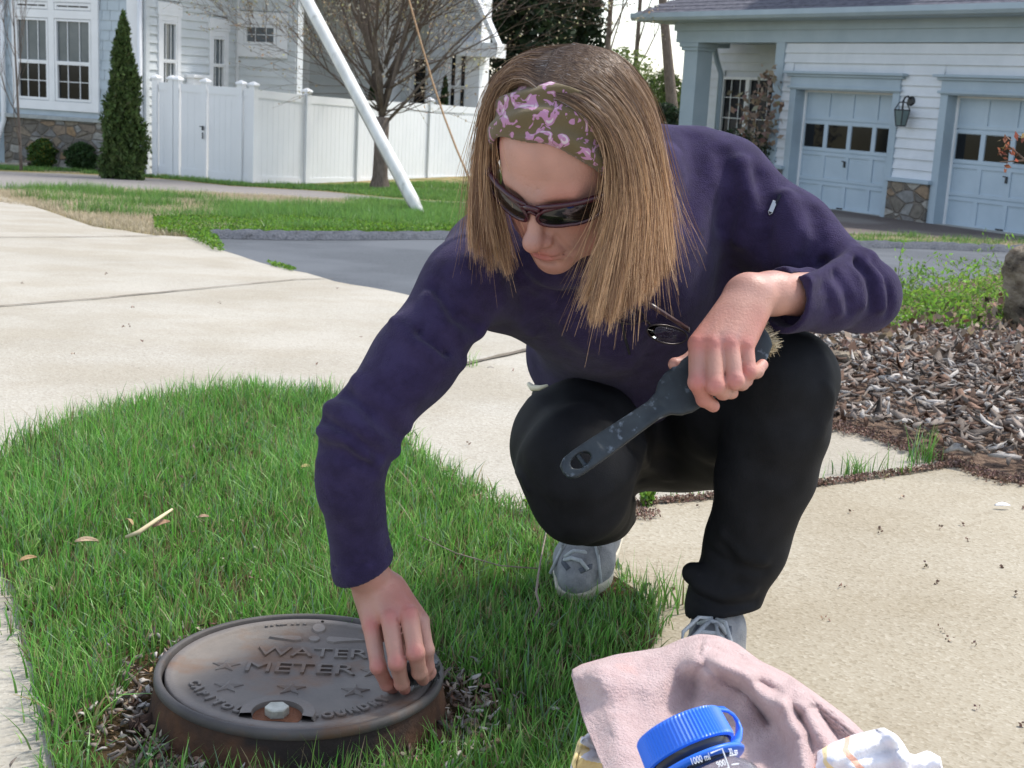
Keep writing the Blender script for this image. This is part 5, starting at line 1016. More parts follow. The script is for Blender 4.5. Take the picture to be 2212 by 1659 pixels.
def st_depth(U, V, T, B):
    d = np.interp(U, [1225, 1330, 1400, 1720, 1790, 2040], [1.24, 1.28, 1.30, 1.16, 1.13, 1.16])-.0002*np.clip(V-1590, 0, 400)
    for poly, w, a in (([(1800, 1640), (1900, 1600), (1930, 1590)], 22, .02), ([(1925, 1590), (1950, 1640), (1960, 1700)], 14, .018), ([(1840, 1659), (1930, 1640), (2030, 1645)], 16, .015), ([(1245, 1640), (1300, 1640), (1335, 1665)], 16, .03), ([(1260, 1600), (1290, 1610)], 10, .015)):
        ds, sd = segdist(U, V, poly); d = d-a*np.exp(-(ds/w)**2)
    k = np.clip((np.asarray(V)-T)/12., 0, 1); return d+.015*(1-np.sqrt(k*(2-k)))
st = surf('striped_towel', st_top, lambda u: np.full(np.shape(u), 2240.), 1226, 2035, st_depth, 130, 90, M_strp, None, back=.2, seed=7, label='white cloth with yellow and orange stripes under the pink towel', cat='cloth')
# bottle
A = PV(1463, 1567, 1.085); vax = (PV(1600, 1860, 1.03)-A).normalized(); bt = empty('water_bottle', A, 'grey clear plastic water bottle with a ribbed blue cap, lying against the pink towel', 'bottle')
M_cap = mat('blue_cap_plastic', lin((44, 112, 226)), rough=.35, spec=.45); M_body = bpy.data.materials.new('grey_clear_plastic'); M_body.use_nodes = True; b = M_body.node_tree.nodes['Principled BSDF']; b.inputs['Base Color'].default_value = (*lin((176, 184, 196)), 1); b.inputs['Transmission Weight'].default_value = .9; b.inputs['Roughness'].default_value = .06; b.inputs['IOR'].default_value = 1.12
rc = .0365; hc = .026; mb = MB(); pr = []; nr = 144
base = []
side_u = vax.orthogonal().normalized(); side_v = vax.cross(side_u)
prof = [(0, 0, 0), (rc-.004, 0, 0), (rc-.0012, .001, .3), (rc, .003, 1), (rc+.0012, hc-.003, 1), (rc+.0008, hc-.001, .2), (rc-.002, hc, 0), (rc-.004, hc-.004, 0)]
for (r__, z__, rib) in prof:
    for k in range(nr): a = 2*math.pi*k/nr; rr_ = r__-(.0009 if (k % 2) else 0)*rib; mb.V.append(tuple(A+vax*z__+(side_u*math.cos(a)+side_v*math.sin(a))*rr_))
for i in range(len(prof)-1):
    for k in range(nr): q = i*nr; mb.F.append((q+k, q+(k+1) % nr, q+nr+(k+1) % nr, q+nr+k)); mb.M.append(0)
capo = mb.build('cap', M_cap, bt)
mb = MB(); mb.lathe([(rc-.005, hc-.006), (rc-.004, hc+.004), (rc-.006, hc+.005), (rc-.006, hc+.009)], A, vax, 64); mb.build('neck', mat('dark_neck', (.03, .035, .05), rough=.2), bt, smooth=True)
mb = MB(); mb.lathe([(rc-.006, hc+.008), (rc+.003, hc+.0085), (rc+.0042, hc+.0105), (rc+.003, hc+.0125), (rc-.006, hc+.013)], A, vax, 64); ring = mb.build('cap_ring', M_cap, bt, smooth=True)
bodyp = [(rc-.0055, hc+.012), (rc-.005, hc+.017), (rc+.001, hc+.021), (rc+.0055, hc+.028), (rc+.0085, hc+.045), (.0455, hc+.06), (.0455, hc+.17), (.042, hc+.18), (0, hc+.18)]
mb = MB(); mb.lathe(bodyp, A, vax, 72); mb.build('body', M_body, bt, smooth=True)
mb = MB(); mb.lathe([(0, hc+.045), (.0385, hc+.05), (.0425, hc+.06), (.0425, hc+.165), (0, hc+.17)], A, vax, 48); mb.build('water', mat('bottle_contents', (.03, .045, .075), (.06, .075, .10), 20, .1, spec=.5), bt, smooth=True)
# strap loop from ring to cap
L0 = A+vax*(hc+.010); E1 = (PV(1598, 1590, 1.085)-PV(1480, 1600, 1.085)).normalized(); E1 = (E1-vax*E1.dot(vax)).normalized(); tocam = (Vector(_C)-A).normalized(); E2 = vax.cross(E1).normalized()
if E2.dot(tocam) < 0: E2 = -E2
lp = []
for t in np.linspace(0, 1, 15): a = math.pi*t; lp.append(A+E1*(rc*.55+.022*math.sin(a)+.012*t)+vax*(.002+(hc+.009)*t)-vax*.011*math.sin(a)-E2*.012+E1*.016*math.sin(a))
def ribbon(pts, wdir, w, t, name, m, parent):
    V = []; n_ = len(pts)
    for i, p in enumerate(pts):
        tg = (pts[min(i+1, n_-1)]-pts[max(i-1, 0)]).normalized(); wd = (wdir-tg*wdir.dot(tg)).normalized(); nn = tg.cross(wd)
        for s, q in ((-1, -1), (1, -1), (1, 1), (-1, 1)): V.append(tuple(p+wd*w*s/2+nn*t*q/2))
    F = [(i*4+j, i*4+(j+1) % 4, (i+1)*4+(j+1) % 4, (i+1)*4+j) for i in range(n_-1) for j in range(4)]+[(3, 2, 1, 0), ((n_-1)*4, (n_-1)*4+1, (n_-1)*4+2, (n_-1)*4+3)]
    o = link(name, np_mesh(name, V, [f for f in F]), m, parent); return o
lpx = [(1530, 1536, 1.10), (1548, 1531, 1.105), (1568, 1533, 1.11), (1585, 1545, 1.11), (1594, 1562, 1.108), (1596, 1582, 1.10), (1590, 1600, 1.09), (1580, 1612, 1.078), (1565, 1615, 1.066)]
ribbon([PV(*p) for p in lpx], Vector(_F), .010, .0024, 'cap_strap', M_cap, bt)
# printed scale on the shoulder
def on_bottle(U, V, rr_=.0463):
    o_ = Vector(_C); d = Vector(_F+_R*((U-1106)/FPX)-_U*((V-829.5)/FPX)).normalized(); w0 = o_-A; dp = d-vax*d.dot(vax); wp = w0-vax*w0.dot(vax); a = dp.dot(dp); b_ = 2*dp.dot(wp); c_ = wp.dot(wp)-rr_*rr_; disc = b_*b_-4*a*c_
    if disc < 0: disc = 0
    return o_+d*((-b_-math.sqrt(disc))/(2*a))
M_print = mat('white_print', (.8, .82, .85), rough=.5)
def btext(body, U0, V0, U1, V1, size, name='lettering'):
    a = on_bottle(U0, V0); c = on_bottle(U1, V1); xd = (c-a).normalized(); nrm = (((a+c)/2-A)-vax*((a+c)/2-A).dot(vax)).normalized(); xd = (xd-nrm*xd.dot(nrm)).normalized(); yd = nrm.cross(xd); mid = (a+c)/2+nrm*.0012
    wd = (c-a).length; cu = bpy.data.curves.new('txt', 'FONT'); cu.body = body; cu.size = size; t = bpy.data.objects.new('txt', cu); COL.objects.link(t); bpy.context.view_layer.update(); w0 = max(t.dimensions.x, 1e-4); bpy.data.objects.remove(t)
    M_ = Matrix(((xd.x, yd.x, nrm.x, mid.x), (xd.y, yd.y, nrm.y, mid.y), (xd.z, yd.z, nrm.z, mid.z), (0, 0, 0, 1))) @ Matrix.Diagonal((wd/w0, 1, 1, 1)); return textmesh(body, size, name, M_print, bt, M_, .0001, 0, 1, 0)
btext('1000 ml', 1493, 1647, 1532, 1635, .0075); btext('900', 1548, 1654, 1566, 1648, .0065); btext('32 oz', 1573, 1625, 1591, 1624, .006)
def bline(pts):
    mb = MB(); mb.tube([on_bottle(*p) for p in pts], .0006, 5); mb.build('scale_mark', M_print, bt)
bline([(1535, 1627), (1560, 1617), (1575, 1659)]); bline([(1575, 1659), (1552, 1668)]); bline([(1576, 1632), (1592, 1630)]); bline([(1580, 1652), (1596, 1650)])
# ================================================ THE CROUCHING WOMAN
# --- implicit surfaces: round cones and ellipsoids blended smoothly, polygonised by surface nets
def A3(p): return np.array(tuple(p), float)
class Sdf:
    def __init__(s): s.it = []
    def rc(s, a, b, ra, rb, k=.02, op='u'):
        a, b = A3(a), A3(b); s.it.append(('rc', op, k, (a, b-a, ra, rb), (a+b)/2, np.linalg.norm(a-b)/2+max(ra, rb))); return s
    def sp(s, c, r, k=.02, op='u'): return s.rc(A3(c), A3(c)+1e-5, r, r, k, op)
    def chain(s, pts, rr, k=.02):
        for i in range(len(pts)-1): s.rc(pts[i], pts[i+1], rr[i], rr[i+1], k)
        return s
    def el(s, c, M, r, k=.02, op='u'):
        s.it.append(('el', op, k, (A3(c), np.array(M, float), np.array(r, float)), A3(c), max(r))); return s
    def fold(s, pts, w, a):     # a soft ridge (a > 0) or groove (a < 0) running over the surface
        pts = [A3(p) for p in pts]; c = sum(pts)/len(pts); s.it.append(('fold', 'f', 0, (pts, w, a), c, max(np.linalg.norm(p-c) for p in pts)+w*3)); return s
    def fn(s, f): s.it.append(('fn', 'f', 0, f, np.zeros(3), 1e9)); return s
    def cut(s, c, n): s.it.append(('cut', 's', 0, (A3(c), A3(n)/np.linalg.norm(A3(n))), A3(c), 1e9)); return s
    def ev(s, X, c=None, R=1e9):
        d = np.full(len(X), .15)
        for ty, op, k, a, bc, br in s.it:
            if c is not None and np.linalg.norm(bc-c) > br+R+.05+k: continue
            if ty == 'rc':
                o, v, ra, rb = a; t = np.clip(((X-o) @ v)/max(v @ v, 1e-12), 0, 1); q = np.linalg.norm(X-o-t[:, None]*v, axis=1)-(ra+(rb-ra)*t)
            elif ty == 'el':
                o, M, r = a; y = (X-o) @ M.T; k0 = np.linalg.norm(y/r, axis=1); k1 = np.linalg.norm(y/(r*r), axis=1)+1e-9; q = k0*(k0-1)/k1
            elif ty == 'fold':
                pts, w, am = a; b = np.full(len(X), 1e9)
                for i in range(len(pts)-1):
                    v = pts[i+1]-pts[i]; t = np.clip(((X-pts[i]) @ v)/(v @ v), 0, 1); b = np.minimum(b, np.linalg.norm(X-pts[i]-t[:, None]*v, axis=1))
                d = d-am*np.exp(-(b/w)**2); continue
            elif ty == 'fn': d = d+a(X); continue
            elif ty == 'cut': d = np.maximum(d, (X-a[0]) @ a[1]); continue
            if op == 'u': h = np.maximum(k-np.abs(d-q), 0)/max(k, 1e-9); d = np.minimum(d, q)-h*h*k*.25
            elif op == 's': h = np.maximum(k-np.abs(d+q), 0)/max(k, 1e-9); d = np.maximum(d, -q)+h*h*k*.25
        return d
def nets(f, lo, hi, h, T=24):
    lo = np.array(lo); n = np.ceil((np.array(hi)-lo)/h).astype(int)+1; N1, N2 = int(n[1]+T+4), int(n[2]+T+4); ids = []; ps = []; quads = []
    g_ = np.arange(T+1); I, J, K = np.meshgrid(g_, g_, g_, indexing='ij'); off = np.stack([I, J, K], -1).reshape(-1, 3)
    R = math.sqrt(3)*T*h/2
    for a in range(0, n[0], T):
        for b in range(0, n[1], T):
            for c in range(0, n[2], T):
                s0 = np.array([a, b, c]); ctr = lo+(s0+T/2)*h
                if abs(f(ctr[None], ctr, R)[0]) > R*1.35+.01: continue
                D = f(lo+(s0+off)*h, ctr, R).reshape(T+1, T+1, T+1); S = D < 0
                if S.all() or not S.any(): continue
                c8 = [S[i:T+i, j:T+j, k:T+k] for i in (0, 1) for j in (0, 1) for k in (0, 1)]; cnt = sum(x.astype(int) for x in c8); m = (cnt > 0) & (cnt < 8); ci = np.argwhere(m)
                acc = np.zeros((len(ci), 3)); num = np.zeros(len(ci)); ii, jj, kk = ci.T
                for e in range(3):
                    for u in (0, 1):
                        for v in (0, 1):
                            o0 = [0, 0, 0]; o0[(e+1) % 3] = u; o0[(e+2) % 3] = v; o1 = list(o0); o1[e] = 1
                            d0 = D[ii+o0[0], jj+o0[1], kk+o0[2]]; d1 = D[ii+o1[0], jj+o1[1], kk+o1[2]]; x = (d0 < 0) != (d1 < 0); t = np.where(x, d0/(d0-d1+1e-20), 0); p = np.array(o0)[None]+np.zeros((len(ci), 3)); p[:, e] = t; acc += p*x[:, None]; num += x
                P_ = lo+(s0+ci+acc/num[:, None])*h; G = s0+ci; ids.append((G[:, 0]*N1+G[:, 1])*N2+G[:, 2]); ps.append(P_)
                for e in range(3):
                    sl0 = [slice(0, T)]*3; sl1 = list(sl0); sl1[e] = slice(1, T+1); A_ = S[tuple(sl0)]; B_ = S[tuple(sl1)]; x = np.argwhere(A_ != B_); 
                    if not len(x): continue
                    fl = A_[tuple(x.T)]; x = x+s0; u, v = (e+1) % 3, (e+2) % 3; q = []
                    for du, dv in ((-1, -1), (0, -1), (0, 0), (-1, 0)): y = x.copy(); y[:, u] += du; y[:, v] += dv; q.append((y[:, 0]*N1+y[:, 1])*N2+y[:, 2])
                    q = np.stack(q, 1); q[~fl] = q[~fl][:, ::-1]; quads.append(q)
    ids = np.concatenate(ids); ps = np.concatenate(ps); o = np.argsort(ids); ids = ids[o]; ps = ps[o]; Q = np.concatenate(quads); k = np.searchsorted(ids, Q); k = np.clip(k, 0, len(ids)-1); ok = (ids[k] == Q).all(1); return ps, k[ok]
def relax(V, F, n=2, a=.5):
    for _ in range(n):
        S = np.zeros_like(V); C = np.zeros(len(V))
        for i in range(4):
            for j in (1, 3): np.add.at(S, F[:, i], V[F[:, (i+j) % 4]]); np.add.at(C, F[:, i], 1)
        V = V*(1-a)+a*S/np.maximum(C, 1)[:, None]
    return V
def make(name, S, h, m, parent, bounds, n=1, col=None):
    V, F = nets(S.ev, bounds[0], bounds[1], h); V = relax(V, F, n); c = col(V) if col else None
    o = link(name, np_mesh(name, V, F, col=c), m, parent, True); print(name, len(V)); return o
def hit(S, U, V, d0=1.2, d1=2.4):     # depth at which a pixel's ray first meets a surface
    d = d0
    for _ in range(200):
        q = S.ev(np.array([P(U, V, d)]))[0]
        if q < .0008: return d
        d += max(q*.8, .0008)
        if d > d1: return d1
    return d
def on(S, U, V, off=.0, d0=1.2): return PV(U, V, hit(S, U, V, d0)-off)
def nz3(X, sc, seed=0):
    x, y, z = X[:, 0]*sc, X[:, 1]*sc, X[:, 2]*sc; s = seed*1.7
    return (np.sin(x+1.3*np.sin(y*.9+s)+s)+np.sin(y*1.1+1.2*np.sin(z*.8-s)+2*s)+np.sin(z*.95+1.1*np.sin(x*1.05+s)+.5*s))/3
# --- head frame: e1 across the face (towards the right of the photo), e2 chin to crown, e3 nose
def cw(v): return np.array(v[0]*_R+v[1]*_U-v[2]*_F)
e1 = cw((.887, -.240, .39)); e1 /= np.linalg.norm(e1); e3 = cw((-.444, -.661, .606)); e3 -= e1*(e3 @ e1); e3 /= np.linalg.norm(e3); e2 = np.cross(e3, e1)
HO = P(1231, 350, 1.55); HM = np.stack([e1, e2, e3])
def hp(x, y, z): return HO+x*e1+y*e2+z*e3
body = Sdf()
def hel(c, r, k=.02, op='u'): body.el(hp(*c), HM, r, k, op)
hel((0, .030, -.014), (.068, .085, .094)); hel((0, .040, .034), (.053, .052, .045), .035); hel((0, -.018, .030), (.056, .062, .052), .03)
hel((0, -.060, .028), (.046, .044, .050), .03); hel((0, -.094, .064), (.018, .0145, .016), .028); hel((0, -.055, .064), (.027, .026, .024), .022)
for s in (-1, 1):
    hel((s*.037, -.020, .052), (.023, .019, .020), .022); hel((s*.046, -.064, .018), (.018, .028, .028), .03)
    body.rc(hp(s*.008, .014, .083), hp(s*.036, .017, .070), .007, .006, .016)
    hel((s*.031, -.001, .094), (.016, .010, .014), .014, 's'); hel((s*.031, -.001, .069), (.014, .0105, .012), .004)
    hel((s*.073, -.008, -.008), (.007, .030, .018), .006)
body.rc(hp(0, .006, .082), hp(0, -.034, .102), .0072, .0092, .012); body.sp(hp(-.001, -.0385, .1045), .0110, .008)
for s in (-1, 1):
    hel((s*.0110, -.0425, .091), (.0064, .0062, .0100), .006); hel((s*.0058, -.0500, .096), (.0030, .0026, .0042), .002, 's')
    body.rc(hp(s*.0195, -.040, .0850), hp(s*.031, -.068, .076), .0016, .0018, .008, 's')
hel((0, -.0605, .0865), (.020, .0052, .0062), .005); hel((-.008, -.0600, .0875), (.009, .005, .006), .004); hel((.008, -.0600, .0875), (.009, .005, .006), .004); hel((0, -.0700, .0845), (.017, .0052, .0065), .005)
body.rc(hp(-.023, -.0662, .0780), hp(-.006, -.0655, .0912), .0010, .0013, .0035, 's'); body.rc(hp(-.006, -.0655, .0912), hp(.006, -.0655, .0912), .0013, .0013, .0035, 's'); body.rc(hp(.006, -.0655, .0912), hp(.023, -.0662, .0780), .0013, .0010, .0035, 's')
body.rc(hp(-.012, -.0800, .0800), hp(.012, -.0800, .0800), .0025, .0025, .01, 's')
# neck and trunk (under the clothes)
NB = P(1305, 505, 1.71); body.rc(hp(0, -.045, -.025), NB, .050, .052, .03)
SR, EL_R, WR = P(1010, 612, 1.665), P(772, 940, 1.60), P(812, 1262, 1.665)
SL, EL_L, WL = P(1560, 405, 1.85), P(1866, 640, 1.765), P(1668, 634, 1.655)
body.rc(NB, P(1370, 760, 2.0), .05, .09, .05); body.rc(SR, P(1305, 520, 1.80), .030, .045, .03); body.rc(SL, P(1305, 520, 1.80), .030, .045, .03)
body.chain([SR, EL_R, P(757, 1030, 1.608), P(786, 1228, 1.652), WR], [.034, .032, .030, .0255, .0245], .01); body.chain([SL, EL_L, WL], [.036, .033, .0250], .01)
# right hand (left in the photo), closed over a small brush on the cover
def finger(pts, rr, k=.0018, root=True):
    for i in range(len(pts)-1): body.rc(pts[i], pts[i+1], rr[i], rr[i+1], k)
    for i in range(1, len(pts)-1): body.sp(pts[i], rr[i]*1.07, .003)
def q3(*p): return P(*p)
hw = [(802, 1350, 1.648), (842, 1334, 1.637), (884, 1326, 1.637), (908, 1342, 1.655)]
wr0 = q3(812, 1262, 1.665)
for i, p in enumerate(hw):
    a = q3(800+i*16, 1268+i*1, 1.664+.002*i); body.rc(a, q3(*p), .0165, .0118, .010)
body.rc(q3(795, 1280, 1.672), q3(815, 1360, 1.670), .018, .017, .012); body.rc(q3(845, 1285, 1.672), q3(880, 1360, 1.672), .018, .018, .012)
finger([q3(802, 1352, 1.646), q3(817, 1440, 1.632), q3(836, 1478, 1.652), q3(848, 1488, 1.670)], [.0108, .0094, .0082, .0072])
finger([q3(842, 1336, 1.634), q3(858, 1432, 1.616), q3(868, 1476, 1.636), q3(874, 1488, 1.660)], [.0114, .0102, .0088, .0076])
finger([q3(884, 1328, 1.634), q3(898, 1410, 1.616), q3(906, 1452, 1.634), q3(914, 1468, 1.658)], [.0114, .0104, .0090, .0078])
finger([q3(908, 1344, 1.652), q3(920, 1404, 1.645), q3(922, 1440, 1.655), q3(918, 1462, 1.672)], [.0110, .0098, .0088, .0076])
finger([q3(850, 1300, 1.690), q3(890, 1400, 1.700), q3(912, 1436, 1.690), q3(928, 1452, 1.674)], [.015, .0125, .0105, .0088], .006)
for a, b in (((812, 1290, 1.646), hw[0]), ((828, 1285, 1.644), hw[1]), ((840, 1285, 1.645), hw[2])): body.fold([q3(*a), q3(b[0], b[1], b[2]-.008)], .0028, .0014)
# left hand (right in the photo), draped over the brush head on the knee
mcp = [(1508, 742, 1.588), (1541, 742, 1.582), (1576, 740, 1.584), (1609, 744, 1.592)]
cp = [(1600, 640, 1.628), (1615, 634, 1.624), (1630, 634, 1.624), (1642, 642, 1.630)]
for i in range(4): body.rc(q3(*cp[i]), q3(*mcp[i]), .0185, .0122, .010)
body.rc(WL, q3(1616, 632, 1.634), .0250, .0235, .012); body.rc(q3(1600, 650, 1.64), q3(1545, 735, 1.612), .020, .016, .014); body.rc(q3(1630, 655, 1.64), q3(1600, 735, 1.615), .019, .016, .014)
finger([q3(*mcp[0]), q3(1506, 826, 1.574), q3(1521, 862, 1.590), q3(1541, 877, 1.604)], [.0114, .0102, .0090, .0078])
finger([q3(*mcp[1]), q3(1545, 833, 1.566), q3(1562, 846, 1.586), q3(1581, 848, 1.604)], [.0118, .0106, .0092, .0080])
finger([q3(*mcp[2]), q3(1587, 822, 1.570), q3(1602, 826, 1.590), q3(1613, 822, 1.606)], [.0114, .0102, .0090, .0078])
finger([q3(*mcp[3]), q3(1617, 803, 1.584), q3(1634, 802, 1.602), q3(1647, 788, 1.612)], [.0106, .0092, .0080, .0070])
finger([q3(1570, 690, 1.635), q3(1515, 762, 1.650), q3(1480, 790, 1.640), q3(1458, 787, 1.632)], [.017, .0130, .0108, .0085], .006)
for i in range(4): c_ = cp[i]; body.fold([q3(c_[0]-4, c_[1]+18, c_[2]-.014), q3(mcp[i][0], mcp[i][1]-6, mcp[i][2]-.010)], .0024, .0019)
for k in range(4): body.fold([q3(1648-k*7, 612+k*3, 1.620), q3(1660-k*7, 640+k*2, 1.622), q3(1658-k*5, 668, 1.632)], .0017, -.0014)
for a, b in (((1590, 700, 1.585), (1560, 738, 1.58)), ((1620, 668, 1.60), (1600, 700, 1.585)), ((1545, 690, 1.59), (1530, 735, 1.58))): body.fold([q3(*a), q3(*b)], .0017, .0014)
# nails: small flattened plates are part of the same skin
for k in range(3): body.fold([hp(-.035, .040+.013*k, .0835-.006*k), hp(0, .036+.013*k, .0905-.0065*k), hp(.035, .040+.013*k, .0835-.006*k)], .0016, -.0008)
for s in (-1, 1): body.fold([hp(s*.0045, .014, .091), hp(s*.0060, .028, .089)], .0016, -.0012); body.fold([hp(s*.017, -.044, .088), hp(s*.026, -.056, .083), hp(s*.030, -.070, .075)], .0022, -.0016); body.fold([hp(s*.026, -.066, .079), hp(s*.029, -.078, .072)], .002, -.0010)
for p in mcp: body.fold([q3(p[0]-9, p[1]-2, p[2]-.0118), q3(p[0]+9, p[1], p[2]-.0118)], .0022, .0010)
for a, b in (((1496, 826, 1.564), (1516, 828, 1.564)), ((1533, 832, 1.555), (1556, 832, 1.555)), ((1577, 820, 1.56), (1598, 822, 1.56)), ((808, 1437, 1.622), (828, 1437, 1.622)), ((848, 1430, 1.606), (869, 1430, 1.606)), ((888, 1408, 1.606), (909, 1408, 1.606))):
    for k in (-1, 0, 1): body.fold([q3(a[0], a[1]+k*6, a[2]), q3(b[0], b[1]+k*6, b[2])], .0012, -.0013)
for k in range(4): body.fold([q3(785, 1278+k*7, 1.650), q3(815, 1270+k*7, 1.641), q3(848, 1262+k*7, 1.650)], .0016, -.0013)
def skincol(X):
    Y = (X-HO) @ HM.T; n = nz3(X, 90, 2)*.5+nz3(X, 210, 5)*.5; c = np.array([.47, .25, .195])[None]*(1+.13*n[:, None])*np.array([1, 1, 1])[None]; c = c*(1+np.array([.02, -.22, -.22])[None]*np.clip(nz3(X, 60, 9), 0, 1)[:, None]); c = c*(1+np.array([-.10, -.04, .02])[None]*np.clip(nz3(X, 130, 4), 0, 1)[:, None])
    isH = (np.abs(Y[:, 0]) < .1) & (np.abs(Y[:, 1]) < .13) & (Y[:, 2] > -.02)
    def blend(m, col, s): 
        nonlocal c; m = (m*s)[:, None]; c = c*(1-m)+np.array(col)[None]*m
    gs = lambda p, r: np.exp(-(((Y-np.array(p))/np.array(r))**2).sum(1))*isH
    blend(np.minimum(1, gs((0, -.0700, .087), (.019, .006, .012))+gs((0, -.0605, .089), (.021, .006, .012))), (.40, .115, .105), .85)
    blend(gs((0, -.042, .103), (.016, .012, .016)), (.50, .19, .15), .5); blend(gs((.042, -.030, .065), (.024, .02, .03))+gs((-.042, -.030, .065), (.024, .02, .03)), (.50, .20, .155), .4); blend(gs((0, -.096, .075), (.02, .014, .02)), (.48, .20, .16), .3)
    for p in [(817, 1440, 1.626), (858, 1432, 1.608), (898, 1410, 1.608), (802, 1350, 1.638), (842, 1334, 1.628), (884, 1326, 1.628)]+[(a, b, d-.009) for a, b, d in mcp]+[(1506, 826, 1.566), (1545, 833, 1.558), (1587, 822, 1.562), (1617, 803, 1.576)]:
        r = np.exp(-(np.linalg.norm(X-P(*p), axis=1)/.011)**2); blend(r, (.50, .155, .135), .75)
    for p in [(1541, 877, 1.604), (1581, 848, 1.604), (1613, 822, 1.606), (1647, 788, 1.612), (1458, 787, 1.632), (928, 1452, 1.674), (848, 1488, 1.67)]:
        r = np.exp(-(np.linalg.norm(X-P(*p), axis=1)/.010)**2); blend(r, (.52, .19, .16), .5)
    for p in [(1538, 700, 1.578), (1600, 668, 1.60), (1628, 680, 1.60), (1570, 690, 1.58), (1560, 720, 1.575), (1590, 655, 1.61)]:
        r = np.exp(-(np.linalg.norm(X-P(*p), axis=1)/.0028)**2); blend(r, (.20, .10, .08), .5)
    for a, b in (((1560, 735, 1.575), (1600, 650, 1.605)), ((1590, 730, 1.578), (1622, 660, 1.603)), ((1530, 725, 1.58), (1560, 668, 1.60))):
        A_, B_ = P(*a), P(*b); v = B_-A_; t = np.clip(((X-A_) @ v)/(v @ v), 0, 1); dd = np.linalg.norm(X-A_-t[:, None]*v, axis=1); blend(np.exp(-(dd/.0032)**2), (.29, .20, .20), .65)
    return np.clip(c, 0, 1)
M_skin = mat('skin', (0, 0, 0), vcol=True, rough=.46, spec=.45, bump=.55, bscale=300, sss=.06, bdist=.0014)
person_bounds = ([-.55, 1.30, .0], [.65, 2.45, 1.0])
foot = Vector(P(1430, 1330, 1.95)); foot.z = 0
person = None
def build_person():
    V, F = nets(body.ev, person_bounds[0], person_bounds[1], .0021); V = relax(V, F, 1, .4); print('body', len(V))
    o = link('person', np_mesh('person', V, F, col=skincol(V)), M_skin, None, True)
    return prop(o, 'crouching woman in a purple fleece and black trousers scrubbing the water meter cover', 'person')
person = build_person()
# --- the fleece
jk = Sdf()
jk.rc(P(1255, 590, 1.80), P(1300, 600, 1.82), .112, .118, .05)
jk.rc(P(1330, 560, 1.85), P(1352, 735, 1.99), .130, .135, .07)
jk.rc(P(1100, 575, 1.75), P(1330, 480, 1.83), .078, .100, .06); jk.rc(P(1400, 440, 1.87), P(1530, 420, 1.90), .108, .080, .06)
jk.rc(SR, P(1060, 590, 1.72), .050, .064, .04)
jk.rc(P(1520, 470, 1.92), P(1590, 640, 1.96), .085, .085, .04); jk.rc(P(1450, 560, 1.95), P(1470, 750, 2.05), .10, .10, .05)
jk.chain([SR, P(894, 776, 1.625), P(778, 935, 1.60)], [.0500, .0465, .0440], .03)
jk.chain([P(776, 938, 1.60), P(758, 1030, 1.605), P(786, 1228, 1.65), P(792, 1262, 1.657)], [.0415, .0365, .0345, .0350], .02)
jk.chain([P(1500, 395, 1.86), SL, P(1700, 512, 1.81), EL_L], [.070, .058, .0530, .0460], .04)
jk.chain([EL_L, P(1780, 645, 1.72), P(1690, 648, 1.668), P(1672, 648, 1.66)], [.0415, .0400, .0368, .0372], .02)
jk.rc(P(1180, 575, 1.66), P(1290, 585, 1.66), .020, .022, .03); jk.rc(P(1150, 540, 1.69), P(1180, 575, 1.66), .020, .022, .03); jk.rc(P(1290, 585, 1.66), P(1350, 520, 1.70), .022, .024, .03)
jk.rc(P(1226, 776, 2.03), P(1420, 800, 2.08), .052, .07, .05)
